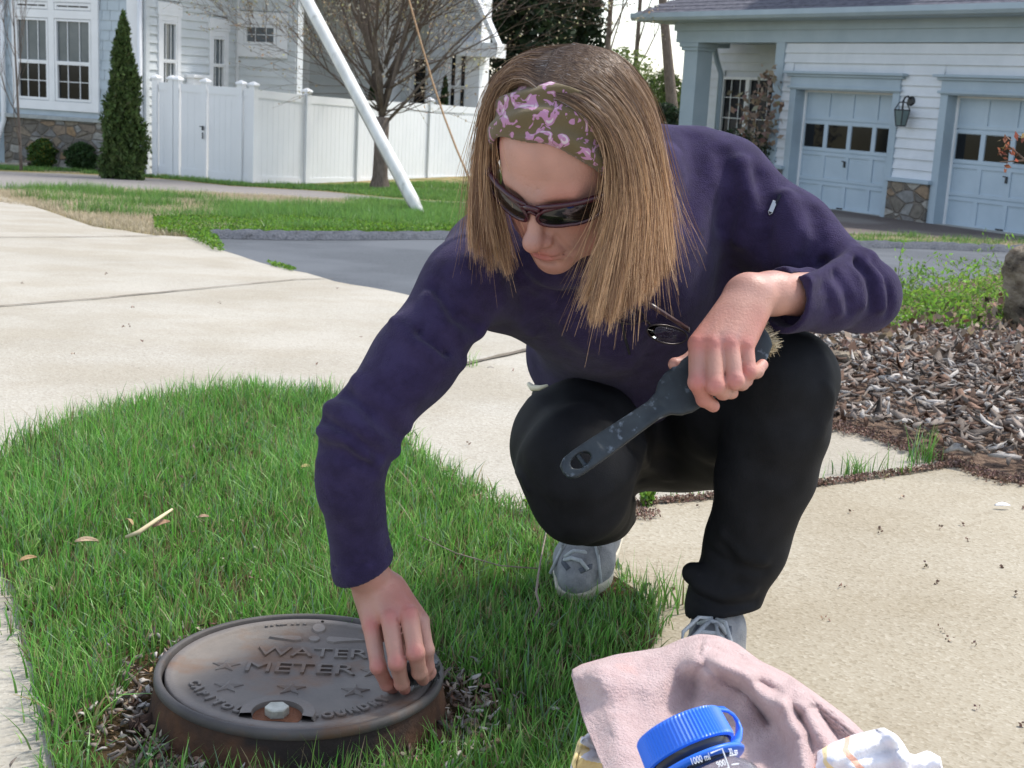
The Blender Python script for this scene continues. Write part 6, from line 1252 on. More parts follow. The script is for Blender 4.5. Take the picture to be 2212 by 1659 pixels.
# open cuffs and neck
cR = P(788, 1236, 1.652); nR = P(812, 1275, 1.668)-P(757, 1060, 1.61); nR /= np.linalg.norm(nR); nR2 = nR+.50*_R+.0*_U; nR2 /= np.linalg.norm(nR2)
cL = P(1692, 648, 1.668); nL = P(1660, 640, 1.652)-P(1800, 645, 1.73); nL /= np.linalg.norm(nL)
cuts = [(P(782, 1234, 1.652), -0.0*_R+nR*1+_R*-.32, P(790, 1240, 1.65), .075), (cL, nL, cL, .075)]
def cutfn(X): return 0*X[:, 0]
class JK(Sdf): pass
base_ev = jk.ev
Fd = []      # folds: polylines given by pixels, laid on the cloth surface
def foldpx(S, pts, w, a, d0=1.2, off=0): S.fold([A3(on(S, u, v, 0, d0)) for u, v in pts], w, a)
F0 = Sdf(); F0.it = list(jk.it)
for pts, w, a in [
    ([(866, 650), (905, 720), (960, 765), (1008, 774)], .006, -.006), ([(850, 690), (900, 745), (960, 785), (1000, 785)], .010, .005),       # sleeve seam step
    ([(925, 640), (960, 700), (1000, 735), (1036, 722)], .010, .006), ([(940, 620), (985, 680), (1030, 705)], .010, -.006),
    ([(1010, 570), (1020, 640), (1046, 700)], .014, .005), ([(1060, 590), (1085, 650), (1150, 720)], .016, .006),
    ([(770, 820), (850, 880), (880, 925)], .011, .005), ([(745, 850), (820, 905), (862, 950)], .011, -.006), ([(710, 880), (780, 930), (855, 975)], .010, .008), ([(700, 905), (760, 940), (815, 985)], .009, -.007),
    ([(692, 930), (745, 948), (800, 985), (818, 1000)], .009, .007), ([(690, 960), (740, 975), (800, 1010)], .009, -.004), ([(690, 1000), (760, 1010), (815, 1030)], .012, .003), ([(760, 760), (830, 810), (900, 850)], .02, .004),
    ([(700, 1090), (760, 1110), (828, 1100)], .02, .003), ([(720, 1225), (780, 1222), (840, 1178)], .0035, -.0022),
    ([(1560, 330), (1575, 400), (1560, 480)], .014, -.006), ([(1600, 350), (1622, 430), (1600, 520)], .013, .007), ([(1640, 380), (1660, 450), (1650, 540)], .013, -.006), ([(1500, 300), (1505, 380), (1480, 480)], .018, -.005),
    ([(1700, 420), (1725, 500), (1700, 570)], .012, .006), ([(1760, 460), (1770, 520), (1740, 565)], .011, -.005), ([(1740, 610), (1800, 575), (1850, 545), (1880, 552)], .010, .008), ([(1700, 590), (1770, 570), (1850, 520)], .010, -.011),
    ([(1820, 570), (1850, 600), (1862, 660)], .007, .006), ([(1845, 565), (1875, 600), (1885, 660)], .007, -.006), ([(1865, 560), (1898, 600), (1905, 665)], .007, .006), ([(1880, 570), (1915, 620), (1920, 680)], .006, -.004), ([(1800, 590), (1825, 620), (1838, 670)], .007, -.005), ([(1775, 600), (1800, 630), (1812, 675)], .007, .004),
    ([(1714, 600), (1722, 650), (1715, 708)], .0030, -.0018), ([(1440, 330), (1445, 420), (1440, 500)], .02, .006), ([(1110, 585), (1150, 618), (1215, 634), (1290, 628), (1340, 600)], .007, -.005), ([(1345, 690), (1352, 730), (1358, 765)], .004, -.002), ([(1200, 660), (1260, 740), (1350, 790)], .025, .004), ([(1130, 640), (1160, 700), (1220, 760)], .02, -.003), ([(1400, 600), (1420, 700), (1400, 790)], .02, -.004)]:
    jk.it += [('fold', 'f', 0, ([A3(on(F0, u, v)) for u, v in pts], w*.9, a*1.45), None, None)]
    it = jk.it[-1]; c = sum(it[3][0])/len(it[3][0]); jk.it[-1] = ('fold', 'f', 0, it[3], c, max(np.linalg.norm(p-c) for p in it[3][0])+w*3)
jk.fn(lambda X: nz3(X, 38, 1)*.0022+nz3(X, 75, 3)*.0010)
jk2 = Sdf(); jk2.it = list(jk.it)
def jacket_ev(X, c=None, R=1e9):
    d = jk.ev(X, c, R)
    # cuff of the reaching arm: cut obliquely and hollow it
    nA = nR+.22*_R; nA = nA/np.linalg.norm(nA); pA = P(784, 1228, 1.65); r1 = np.linalg.norm(X-pA, axis=1)
    s1 = (X-pA) @ nA; d = np.where(r1 < .09, np.maximum(d, s1), d)
    v = P(786, 1228, 1.65)-P(757, 1060, 1.61); o = P(757, 1060, 1.61); t = ((X-o) @ v)/(v @ v); q = np.linalg.norm(X-o-t[:, None]*v, axis=1)-.0312; inside = np.where((t > .8) & (t < 1.5), q, .05); d = np.maximum(d, -inside)
    s2 = (X-cL) @ nL; rel_ = X-cL; ax2 = np.linalg.norm(rel_-s2[:, None]*nL, axis=1); d = np.where((ax2 < .052) & (np.abs(s2) < .06), np.maximum(d, s2), d)
    v = cL-P(1780, 645, 1.72); o = P(1780, 645, 1.72); t = ((X-o) @ v)/(v @ v); q = np.linalg.norm(X-o-t[:, None]*v, axis=1)-.0332; inside = np.where((t > .65) & (t < 1.35), q, .05); d = np.maximum(d, -inside)
    # neck opening
    v = NB-hp(0, -.045, -.025); o = hp(0, -.045, -.025); t = ((X-o) @ v)/(v @ v); q = np.linalg.norm(X-o-t[:, None]*v, axis=1)-.058; inside = np.where(t < 1.0, q, .05); d = np.maximum(d, -inside)
    return d
M_fleece = mat('purple_fleece', lin((49, 42, 67)), lin((58, 50, 80)), 60, .95, .9, 520, .05, sheen=.12, c3=lin((62, 54, 84)), s3=18, f3=.58, bdist=.0022)
V, F = nets(jacket_ev, person_bounds[0], person_bounds[1], .0030); V = relax(V, F, 1, .45); print('jacket', len(V)); fleece = link('fleece', np_mesh('fleece', V, F), M_fleece, person, True)
# --- trousers
tr = Sdf()
tr.rc(P(1310, 895, 2.12), P(1480, 890, 2.14), .120, .120, .05); tr.rc(P(1370, 850, 2.08), P(1440, 860, 2.10), .125, .12, .05)
tr.chain([P(1310, 915, 2.10), P(1246, 965, 1.84), P(1246, 1010, 1.755)], [.095, .082, .0745], .03)
tr.chain([P(1246, 1012, 1.755), P(1250, 1062, 1.77), P(1280, 1090, 1.93), P(1310, 1110, 2.12)], [.074, .0625, .054, .045], .02)
tr.chain([P(1500, 905, 2.10), P(1600, 865, 1.90), P(1702, 822, 1.77)], [.100, .086, .0640], .03)
tr.chain([P(1702, 822, 1.77), P(1680, 930, 1.79), P(1655, 1020, 1.82), P(1610, 1180, 1.865), P(1563, 1285, 1.885), P(1556, 1318, 1.885)], [.063, .0645, .0635, .053, .0465, .050], .02)
tr.rc(P(1500, 950, 2.08), P(1620, 955, 1.97), .065, .065, .03)
tr.rc(P(1498, 1238, 1.86), P(1560, 1262, 1.85), .017, .022, .012); tr.rc(P(1520, 1262, 1.855), P(1600, 1300, 1.86), .012, .014, .012)
F0 = Sdf(); F0.it = list(tr.it)
def addf(S, F0, lst):
    for pts, w, a in lst:
        pp = [A3(on(F0, u, v)) for u, v in pts]; c = sum(pp)/len(pp); S.it.append(('fold', 'f', 0, (pp, w, a), c, max(np.linalg.norm(p-c) for p in pp)+w*3))
addf(tr, F0, [([(1120, 1000), (1160, 1070), (1200, 1130)], .012, -.003), ([(1360, 960), (1385, 1040), (1365, 1120)], .008, -.005), ([(1390, 960), (1400, 1010), (1440, 1030)], .010, .005), ([(1150, 860), (1200, 900), (1300, 880)], .014, .003),
    ([(1560, 1150), (1600, 1200), (1650, 1215)], .008, .005), ([(1530, 1190), (1590, 1225), (1650, 1235)], .007, -.006), ([(1500, 1265), (1560, 1290), (1625, 1275)], .008, .006), ([(1495, 1280), (1560, 1310), (1630, 1300)], .006, -.004), ([(1530, 1100), (1570, 1180), (1600, 1260)], .010, -.004), ([(1600, 900), (1640, 1000), (1620, 1100)], .02, -.003), ([(1780, 770), (1790, 860), (1770, 940)], .012, .003), ([(1785, 830), (1798, 860), (1790, 900)], .005, .004), ([(1110, 1000), (1122, 1030), (1135, 1060)], .005, .004), ([(1368, 1080), (1376, 1100), (1366, 1130)], .005, .004)])
tr.fn(lambda X: nz3(X, 34, 4)*.0034+nz3(X, 80, 6)*.0014)
def tr_ev(X, c=None, R=1e9):
    d = tr.ev(X, c, R); v = P(1556, 1318, 1.885)-P(1563, 1285, 1.885); v = v/np.linalg.norm(v)+.25*_R*0; pA = P(1556, 1322, 1.885); nn = v+.35*_R; nn /= np.linalg.norm(nn); r1 = np.linalg.norm(X-pA, axis=1); d = np.where(r1 < .1, np.maximum(d, (X-pA) @ nn), d); return d
M_trous = mat('black_trousers', lin((21, 22, 25)), lin((28, 29, 33)), 30, .75, .35, 700, .2, sheen=.0, c3=lin((58, 58, 58)), s3=170, f3=.76, bdist=.0012)
V, F = nets(tr_ev, person_bounds[0], person_bounds[1], .0032); V = relax(V, F, 2, .45); print('trousers', len(V)); trousers = link('trousers', np_mesh('trousers', V, F), M_trous, person, True)
# white shirt hem peeping out
mb = MB(); mb.tube([P(1141, 828, 1.99), P(1150, 838, 1.985), P(1165, 838, 1.975), P(1185, 832, 1.96)], [.003, .005, .004, .002], 8); mb.build('shirt_hem', mat('cream_shirt', lin((226, 220, 196)), rough=.9), person, smooth=True)
# --- shoes
M_shoe = mat('grey_mesh_shoe', lin((128, 130, 134)), lin((150, 151, 152)), 60, .8, .8, 380, .2, bdist=.002)
M_shoeD = mat('slate_suede', lin((92, 96, 104)), lin((112, 116, 124)), 60, .9, .5, 300, .1); M_sole = mat('cream_sole', lin((190, 182, 164)), lin((206, 198, 180)), 30, .7)
M_lace = mat('grey_laces', lin((178, 184, 188)), lin((196, 200, 202)), 80, .85, .5, 600)
def shoe(toe, heel, up, ankle, name='shoe', dx=0):
    zt = lambda x: float(np.interp(x, [.24, .45, .7, .9], [.112, .091, .076, .056]))+.002
    toe, heel, up = A3(toe), A3(heel), A3(up); f = toe-heel; L_ = np.linalg.norm(f); f /= L_; up = up-f*(up @ f); up /= np.linalg.norm(up); r = np.cross(f, up)
    def s(x, y, z): return heel+f*x*L_+r*y+up*z     # x along 0..1, y across, z up from the sole
    S = Sdf(); S.chain([s(.13, 0, .040), s(.40, 0, .038), s(.72, .0, .033), s(.90, 0, .026)], [.034, .033, .041, .028], .03); S.chain([s(.14, 0, .045), s(.18, 0, .085)], [.033, .034], .02); S.chain([s(.24, 0, .082), s(.45, 0, .062), s(.7, 0, .04)], [.030, .028, .034], .03); S.cut(s(0, 0, .012), -up)
    pts = np.array([s(a, b, c) for a in (-.1, 1.15) for b in (-.07, .07) for c in (-.02, .14)]); bb = (pts.min(0)-.03, pts.max(0)+.03)
    fnn = lambda X: nz3(X, 120, 2)*.0008; S.fn(fnn); V, F = nets(S.ev, bb[0], bb[1], .0026); V = relax(V, F, 1, .4); root = link(name, np_mesh(name, V, F), M_shoe, person, True)
    So = Sdf(); So.chain([s(.12, 0, .016), s(.42, 0, .016), s(.72, .0, .016), s(.88, 0, .018)], [.036, .035, .0445, .034], .02); So.cut(s(0, 0, .0), -up); So.cut(s(0, 0, .020), up)
    V, F = nets(So.ev, bb[0], bb[1], .0026); V = relax(V, F, 1, .4); link('sole', np_mesh('sole', V, F), M_sole, root, True)
    # suede overlay round the throat and laces
    mb = MB()
    for sd in (-1, 1): mb.tube([s(x+dx, sd*w, zt(x+dx)-.008) for x, w in ((.30, .018), (.42, .021), (.54, .023), (.62, .020), (.68, .008))], [.006, .0065, .0065, .006, .005], 8)
    mb.build('eyelet_stay', M_shoeD, root, smooth=True); k = 0
    for x in (.34, .42, .50, .56, .62):
        x += dx; zz = zt(x); mb = MB(); sg = 1 if k % 2 else -1
        mb.tube([s(x, -.021, zz-.004), s(x+.02, -.008*1, zz+.006), s(x+.03, .008, zz+.006), s(x+.045, .021, zz-.006)] if sg > 0 else [s(x, .021, zz-.004), s(x+.02, .008, zz+.006), s(x+.03, -.008, zz+.006), s(x+.045, -.021, zz-.006)], .0034, 6)
        mb.build('lace', M_lace, root, smooth=True); k += 1
    for sd in (-1, 1):
        mb = MB(); mb.tube([s(x+dx, sd*w, zt(x+dx)+h) for x, w, h in ((.34, .003, .008), (.40, .018, .018), (.50, .032, .012), (.56, .030, .002), (.50, .018, .008), (.40, .006, .012))], .0026, 6); mb.build('lace', M_lace, root, smooth=True)
        mb = MB(); mb.tube([s(x+dx, sd*w, zt(x+dx)+h) for x, w, h in ((.35, .003, .008), (.46, .012, .010), (.56, .030, .0), (.64, .042, -.028))], .0026, 6); mb.build('lace', M_lace, root, smooth=True)
    return root
ak = P(1556, 1318, 1.885); hd_ = np.array([-.34, -.94, 0]); heel = np.array([ak[0]+.015, ak[1]+.035, .014]); shoe(heel+hd_*.262, heel, (0, 0, 1), ak)
toeR = gnd(1230, 1335); toeR = np.array([toeR[0], toeR[1], .025]); shoe(toeR, toeR+np.array([.075, .235, .055]), (.0, -.1, 1), None, dx=.26)
# --- headband
hb = Sdf(); hb.el(hp(0, .030, -.012), HM, (.0775, .0905, .0995), .02); hb.el(hp(0, .040, .034), HM, (.0650, .0575, .0500), .04)
def hb_ev(X, c=None, R=1e9):
    Y = (X-HO) @ HM.T; cc_ = -.486*Y[:, 1]+.874*Y[:, 2]+.018-.04*Y[:, 0]-.004-.010; w = .0350-.10*np.abs(Y[:, 0])*.6; fold_ = np.sin(cc_*210+Y[:, 0]*26+1.5*np.sin(Y[:, 0]*40))*.0028+np.sin(cc_*120-Y[:, 0]*40)*.0016+.0022
    d = hb.ev(X, c, R)-fold_; e = np.abs(cc_)-w+.0015*np.sin(Y[:, 0]*90); d = np.maximum(d, e*.9); return np.maximum(d, -(hb.ev(X, c, R)+.0055))
V, F = nets(hb_ev, HO-.16, HO+.16, .0019); V = relax(V, F, 1, .4); print('band', len(V))
M_band = bpy.data.materials.new('olive_pink_print'); M_band.use_nodes = True; n = M_band.node_tree; L = n.links; b = n.nodes['Principled BSDF']; b.inputs['Roughness'].default_value = .9; b.inputs['Sheen Weight'].default_value = .15
tc = n.nodes.new('ShaderNodeTexCoord'); no = n.nodes.new('ShaderNodeTexNoise'); no.inputs['Scale'].default_value = 66; no.inputs['Detail'].default_value = 2.2; no.inputs['Distortion'].default_value = 1.3; L.new(tc.outputs['Object'], no.inputs['Vector'])
r = n.nodes.new('ShaderNodeValToRGB'); r.color_ramp.interpolation = 'LINEAR'; L.new(no.outputs[0], r.inputs[0]); e = r.color_ramp.elements; ol = (*lin((98, 84, 56)), 1); pk = (*lin((176, 126, 158)), 1); e[0].color = ol; e[0].position = .535; e[1].color = pk; e[1].position = .55
for p_, c_ in ((.64, pk), (.66, (*lin((196, 178, 182)), 1))): x = r.color_ramp.elements.new(p_); x.color = c_
L.new(r.outputs[0], b.inputs['Base Color']); bp = n.nodes.new('ShaderNodeBump'); n2 = n.nodes.new('ShaderNodeTexNoise'); n2.inputs['Scale'].default_value = 600; L.new(tc.outputs['Object'], n2.inputs['Vector']); L.new(n2.outputs[0], bp.inputs['Height']); bp.inputs['Distance'].default_value = .001; bp.inputs['Strength'].default_value = .6; L.new(bp.outputs[0], b.inputs['Normal'])
link('headband', np_mesh('headband', V, F), M_band, person, True)
# --- hair: a dark under-layer on the scalp and thousands of strands
cap_ = Sdf(); cap_.el(hp(0, .030, -.014), HM, (.0785, .0910, .1000), .02); cap_.el(hp(0, -.03, -.055), HM, (.066, .06, .05), .03)
def cap_ev(X, c=None, R=1e9):
    Y = (X-HO) @ HM.T; cc_ = -.486*Y[:, 1]+.874*Y[:, 2]+.018-.10*Y[:, 0]-.004; side = np.abs(Y[:, 0])*.25; return np.maximum(cap_.ev(X, c, R), cc_+.012-side*.0)
M_hair = mat('hair', (0, 0, 0), vcol=True, rough=.42, spec=.45, trans=.12)
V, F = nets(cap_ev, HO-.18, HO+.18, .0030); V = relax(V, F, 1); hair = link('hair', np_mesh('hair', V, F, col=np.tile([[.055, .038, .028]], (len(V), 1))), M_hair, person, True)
def cat(pts, n):
    p = np.array(pts, float); k = len(p); q = np.concatenate([[2*p[0]-p[1]], p, [2*p[-1]-p[-2]]]); t = np.linspace(0, k-1-1e-6, n); i = t.astype(int); f = (t-i)[:, None]; a, b, c, d = q[i], q[i+1], q[i+2], q[i+3]
    return .5*((2*b)+(-a+c)*f+(2*a-5*b+4*c-d)*f*f+(-a+3*b-3*c+d)*f**3)
RG = [[(1180, 208, 1.452), (1244, 238, 1.440), (1308, 294, 1.445), (1326, 410, 1.468), (1308, 545, 1.480), (1268, 664, 1.475)],
      [(1180, 198, 1.456), (1254, 225, 1.436), (1318, 312, 1.442), (1330, 445, 1.452), (1306, 570, 1.455), (1276, 706, 1.455)],
      [(1184, 190, 1.466), (1276, 212, 1.444), (1344, 310, 1.448), (1362, 445, 1.458), (1342, 575, 1.458), (1322, 698, 1.456)],
      [(1200, 160, 1.485), (1298, 180, 1.462), (1370, 282, 1.464), (1398, 425, 1.476), (1386, 560, 1.478), (1374, 664, 1.472)],
      [(1216, 128, 1.515), (1318, 148, 1.492), (1392, 250, 1.496), (1414, 395, 1.506), (1408, 530, 1.506), (1400, 632, 1.500)],
      [(1230, 104, 1.55), (1328, 124, 1.532), (1398, 222, 1.536), (1420, 375, 1.546), (1428, 490, 1.548), (1436, 592, 1.540)],
      [(1238, 96, 1.60), (1330, 122, 1.60), (1396, 214, 1.605), (1416, 360, 1.615), (1424, 480, 1.62), (1432, 570, 1.61)]]
LG = [[(1172, 205, 1.456), (1128, 176, 1.47), (1084, 202, 1.5), (1058, 320, 1.54), (1068, 450, 1.545), (1104, 600, 1.535)], [(1177, 198, 1.46), (1118, 166, 1.478), (1072, 210, 1.505), (1056, 340, 1.545), (1072, 470, 1.55), (1100, 604, 1.54)], [(1176, 190, 1.466), (1114, 160, 1.48), (1064, 214, 1.502), (1050, 345, 1.525), (1056, 470, 1.525), (1076, 594, 1.51)], [(1190, 162, 1.485), (1124, 136, 1.503), (1062, 200, 1.528), (1042, 335, 1.548), (1038, 458, 1.548), (1036, 572, 1.532)], [(1206, 130, 1.52), (1136, 122, 1.545), (1070, 188, 1.565), (1044, 316, 1.585), (1032, 440, 1.585), (1032, 556, 1.57)], [(1236, 98, 1.59), (1156, 112, 1.6), (1086, 176, 1.61), (1056, 296, 1.62), (1042, 420, 1.62), (1048, 530, 1.61)]]
def strands(G, N, seed, inward, nclump, tight, wid=.00027, lenv=.12, stray=.02, srange=(0, 1)):
    r_ = np.random.default_rng(seed); n = 15; C = np.array([cat([P(*p) for p in gl], n) for gl in G]); k = len(G); C = C.reshape(k, n, 3)
    cl_s = r_.uniform(srange[0], srange[1], nclump)*(k-1.001); cl_w = r_.uniform(0, 1, nclump)**1.1; cid = r_.integers(0, nclump, N); s = np.clip(cl_s[cid]+r_.normal(0, .16, N), 0, k-1.001); w = np.clip(cl_w[cid]+r_.normal(0, .12, N), 0, 1.2)
    def at(s_, w_):
        i = s_.astype(int); f = (s_-i)[:, None, None]; f = f*f*(3-2*f)*.4+f*.6; c = C[i]*(1-f)+C[np.minimum(i+1, k-1)]*f; t = np.linspace(0, 1, n)[None, :, None]; return c+inward[None, None]*w_[:, None, None]*np.sin(np.pi*np.clip(t*.5+.12, 0, 1))*.9
    X = at(s, w); Xc = at(cl_s[cid], cl_w[cid]); t = np.linspace(0, 1, n)[None, :, None]; tf = np.clip((t-.15)/.85, 0, 1)**1.2*tight; X = X*(1-tf)+Xc*tf
    ph = r_.uniform(0, 6.28, (N, 1, 3)); am = r_.normal(0, .0022, (N, 1, 3)); X = X+am*np.sin(t*(3+2*r_.random((N, 1, 1)))+ph)*np.clip(t*2, 0, 1); X = X+r_.normal(0, .0022, (N, 1, 3))*np.clip(t*3, .35, 1)
    cph = r_.uniform(0, 6.28, (nclump, 1, 3))[cid]; cam_ = r_.normal(0, .0062, (nclump, 1, 3))[cid]; X = X+cam_*np.sin(t*4+cph)*t
    st = r_.random(N) < stray; X[st] = X[st]+r_.normal(0, .022, (st.sum(), 1, 3))*(t**2)
    ln = 1-np.abs(r_.normal(0, lenv, N))-np.abs(r_.normal(0, .045, nclump))[cid]; ln = np.clip(ln, .35, 1); m = (np.linspace(0, 1, n)[None]*ln[:, None])*(n-1); i = np.clip(m.astype(int), 0, n-2); f = (m-i)[..., None]; X = X[np.arange(N)[:, None], i]*(1-f)+X[np.arange(N)[:, None], i+1]*f
    Xf = X.reshape(-1, 3); dd = cap_.ev(Xf); pm = dd < .004; rad = Xf-HO; rad /= np.linalg.norm(rad, axis=1)[:, None]; Xf[pm] += (rad*(.004-dd)[:, None])[pm]; X = Xf.reshape(X.shape)
    T = np.gradient(X, axis=1); T /= np.linalg.norm(T, axis=2)[..., None]+1e-9; a = r_.normal(size=(N, 1, 3)); a = a*.6-_F[None, None]*0+np.cross(T, _F[None, None]); sv = a-T*(a*T).sum(2)[..., None]; sv /= np.linalg.norm(sv, axis=2)[..., None]+1e-9
    nv = np.cross(T, sv); wd = wid*r_.uniform(.7, 1.4, (N, 1, 1))*(1-.65*np.linspace(0, 1, n)[None, :, None]**3)
    V = np.stack([X-sv*wd, X+nv*wd*.7, X+sv*wd], 2).reshape(-1, 3); b = (np.arange(N)*n*3)[:, None, None]+(np.arange(n-1)*3)[None, :, None]; Fq = np.concatenate([(b+np.array([0, 1, 4, 3])).reshape(-1, 4), (b+np.array([1, 2, 5, 4])).reshape(-1, 4)])
    # colour: darker brown roots, dark blonde lengths, paler highlights by lock
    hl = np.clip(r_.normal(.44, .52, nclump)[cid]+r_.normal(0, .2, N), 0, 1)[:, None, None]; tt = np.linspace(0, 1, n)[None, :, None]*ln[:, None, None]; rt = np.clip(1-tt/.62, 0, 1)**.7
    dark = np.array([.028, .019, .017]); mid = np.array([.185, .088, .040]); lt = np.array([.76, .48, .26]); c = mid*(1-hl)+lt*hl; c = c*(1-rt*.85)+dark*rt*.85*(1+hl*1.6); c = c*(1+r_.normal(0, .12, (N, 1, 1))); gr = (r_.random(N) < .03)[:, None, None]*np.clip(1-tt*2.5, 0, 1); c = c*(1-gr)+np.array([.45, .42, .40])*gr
    return V, Fq, np.repeat(np.clip(c, .01, 1), 3, axis=1).reshape(-1, 3)
inR = .004*_R+.050*_F; inL = -.002*_R+.044*_F
def addhair(lst):
    V_, F_, C_ = [], [], []; o = 0
    for V, F, c in lst: V_.append(V); F_.append(F+o); C_.append(c); o += len(V)
    link('strands', np_mesh('strands', np.concatenate(V_), np.concatenate(F_), col=np.concatenate(C_)), M_hair, hair)
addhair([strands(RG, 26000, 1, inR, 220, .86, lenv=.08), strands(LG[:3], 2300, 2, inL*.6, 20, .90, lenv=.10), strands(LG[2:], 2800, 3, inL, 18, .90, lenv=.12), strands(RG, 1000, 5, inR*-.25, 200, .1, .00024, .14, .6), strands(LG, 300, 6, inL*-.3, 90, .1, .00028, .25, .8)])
# --- sunglasses in the head frame
M_frame = mat('burgundy_frame', lin((48, 12, 24)), lin((66, 20, 34)), 60, .25, spec=.5, coat=.2); M_lens = mat('dark_lens', (.006, .005, .006), rough=.06, spec=.6, coat=.4)
def gz2(x, y): return .1000-7.4*x*x-1.6*(y+.002)**2*10
def sun_part():
    frame = MB(); lens_o = []
    outl = {}
    for s in (-1, 1):
        pts = []
        for k in range(28):
            a = 2*math.pi*k/28; cx, cy = .0380, -.003; rx, ry = .0315, .0145; sq = 1/(abs(math.cos(a))**2.6+abs(math.sin(a))**2.6)**(1/2.6); x = cx+rx*math.cos(a)*sq; y = cy+ry*math.sin(a)*sq*(1.0 if math.cos(a) > 0 else .92)+.0016*(x-cx)/rx*2; pts.append((s*x, y))
        outl[s] = pts; loop = [Vector(hp(x, y, gz2(x, y))) for x, y in pts]; frame.tube(loop+[loop[0], loop[1]], .0024, 8, cap=False)
        top_ = [hp(s*x, y, gz2(x, y)+.001) for x, y in ((.006, .0085), (.018, .0105), (.034, .0115), (.050, .0118), (.064, .0125), (.0705, .0125))]; frame.tube(top_, [.0026, .0030, .0030, .0032, .0038, .0042], 8)
        frame.tube([hp(s*.0700, .0120, gz2(.0700, 0)+.001), hp(s*.0735, .0135, .052), hp(s*.0750, .014, .030), hp(s*.0765, .010, -.005), hp(s*.076, -.002, -.03)], [.0046, .0052, .0045, .0034, .003], 8)
    frame.tube([hp(-.0105, .0065, gz2(.01, 0)+.0005), hp(0, .0095, .1022), hp(.0105, .0065, gz2(.01, 0)+.0005)], [.0030, .0034, .0030], 8); frame.tube([hp(-.0075, -.004, .0975), hp(0, .0035, .101), hp(.0075, -.004, .0975)], [.002, .0026, .002], 8)
    root = frame.build('sunglasses', M_frame, person, smooth=True)
    for s in (-1, 1):
        mb = MB(); pts = outl[s]; cx = sum(p[0] for p in pts)/28; cy = sum(p[1] for p in pts)/28; rings = []
        for q in (1, .85, .65, .4, .2): rings.append([hp(cx+(x-cx)*q, cy+(y-cy)*q, gz2(cx+(x-cx)*q, cy+(y-cy)*q)-.0002) for x, y in pts])
        vs = [v for r0_ in rings for v in r0_]+[hp(cx, cy, gz2(cx, cy)-.0002)]; fs = [(i*28+k, i*28+(k+1) % 28, (i+1)*28+(k+1) % 28, (i+1)*28+k) for i in range(4) for k in range(28)]+[(4*28+k, 4*28+(k+1) % 28, 140) for k in range(28)]; mb._add(vs, fs); mb.build('lens', M_lens, root, smooth=True)
sun_part()
# --- zipper on the sleeve, chest zip line
mb = MB(); zz = [(1684, 420), (1680, 432), (1672, 446), (1662, 464)]; zp_ = [on(jk, u, v, .0022) for u, v in zz]; mb.tube(zp_, .0020, 6); mb.build('sleeve_zip', mat('navy_zip_tape', (.012, .014, .03), rough=.8), fleece)
M_silver = mat('silver', (.42, .42, .42), rough=.35, metal=1); mb = MB(); a, b_ = on(jk, 1674, 434, .004), on(jk, 1664, 458, .006); dv = (b_-a); sv = dv.cross(Vector(_F)).normalized(); mb.boxv(a-sv*.003, sv*.006, dv, Vector(_F)*-.0015); mb.tube([b_+sv*.003, b_+dv*.25, b_-sv*.003, b_-dv*.1, b_+sv*.003], .0009, 5); mb.build('zip_pull', M_silver, fleece, bevel=.0004)
mb = MB(); mb.tube([on(jk, u, v, .0006) for u, v in ((1342, 690), (1350, 730), (1360, 765))], .0018, 5); mb.build('chest_zip', M_black, fleece)
# --- reading glasses hooked on the neckline
M_wire = mat('dark_wire', lin((46, 38, 38)), rough=.3, metal=.5, spec=.6); M_rlens = bpy.data.materials.new('clear_lens'); M_rlens.use_nodes = True; b = M_rlens.node_tree.nodes['Principled BSDF']; b.inputs['Transmission Weight'].default_value = 1; b.inputs['Roughness'].default_value = .02; b.inputs['IOR'].default_value = 1.25; b.inputs['Base Color'].default_value = (.8, .8, .78, 1)
gd = hit(jk, 1440, 705)-.012; gdr = hit(jk, 1360, 680)-.012
def gpt(U, V, o=0): t = (U-1340)/150; return PV(U, V, gdr*(1-t)+gd*t-o)
gl_root = empty('reading_glasses', gpt(1400, 690), 'thin framed reading glasses hanging from the neck of the purple fleece below the hair', 'glasses')
for (cu, cv, ru, rv) in ((1441, 720, 44, 22), (1353, 678, 40, 21)):
    lp_ = []
    for k in range(26): a = 2*math.pi*k/26; x = math.cos(a)*ru; y = math.sin(a)*rv*(1 if math.sin(a) > 0 else .75); an = math.radians(12); lp_.append(gpt(cu+x*math.cos(an)-y*math.sin(an), cv+x*math.sin(an)+y*math.cos(an)))
    mb = MB(); mb.tube(lp_+[lp_[0], lp_[1]], .0011, 6, cap=False); rim_ = mb.build('rim', M_wire, gl_root, smooth=True)
    mb = MB(); c = sum(lp_, Vector((0, 0, 0)))/26; mb._add(lp_+[c-Vector(_F)*.0015]+[q+Vector(_F)*.0012 for q in lp_]+[c-Vector(_F)*.0003], [(k, (k+1) % 26, 26) for k in range(26)]+[(27+(k+1) % 26, 27+k, 53) for k in range(26)]+[(k, 27+k, 27+(k+1) % 26, (k+1) % 26) for k in range(26)]); mb.build('lens', M_rlens, rim_, smooth=True)
mb = MB(); mb.tube([gpt(1389, 692), gpt(1398, 694, .002), gpt(1404, 702)], .0014, 6); mb.build('bridge', M_wire, gl_root, smooth=True)
mb = MB(); mb.tube([gpt(1482, 712), gpt(1488, 716, .003), gpt(1487, 708, .006)], .0016, 6); mb.build('hinge', M_silver, gl_root, smooth=True)
ribbon([gpt(1488, 712, .006), gpt(1460, 694, .008), gpt(1420, 668, .008), gpt(1385, 648, .004)], Vector(_U), .0055, .0018, 'temple', mat('brown_temple', lin((70, 50, 52)), rough=.3), gl_root)
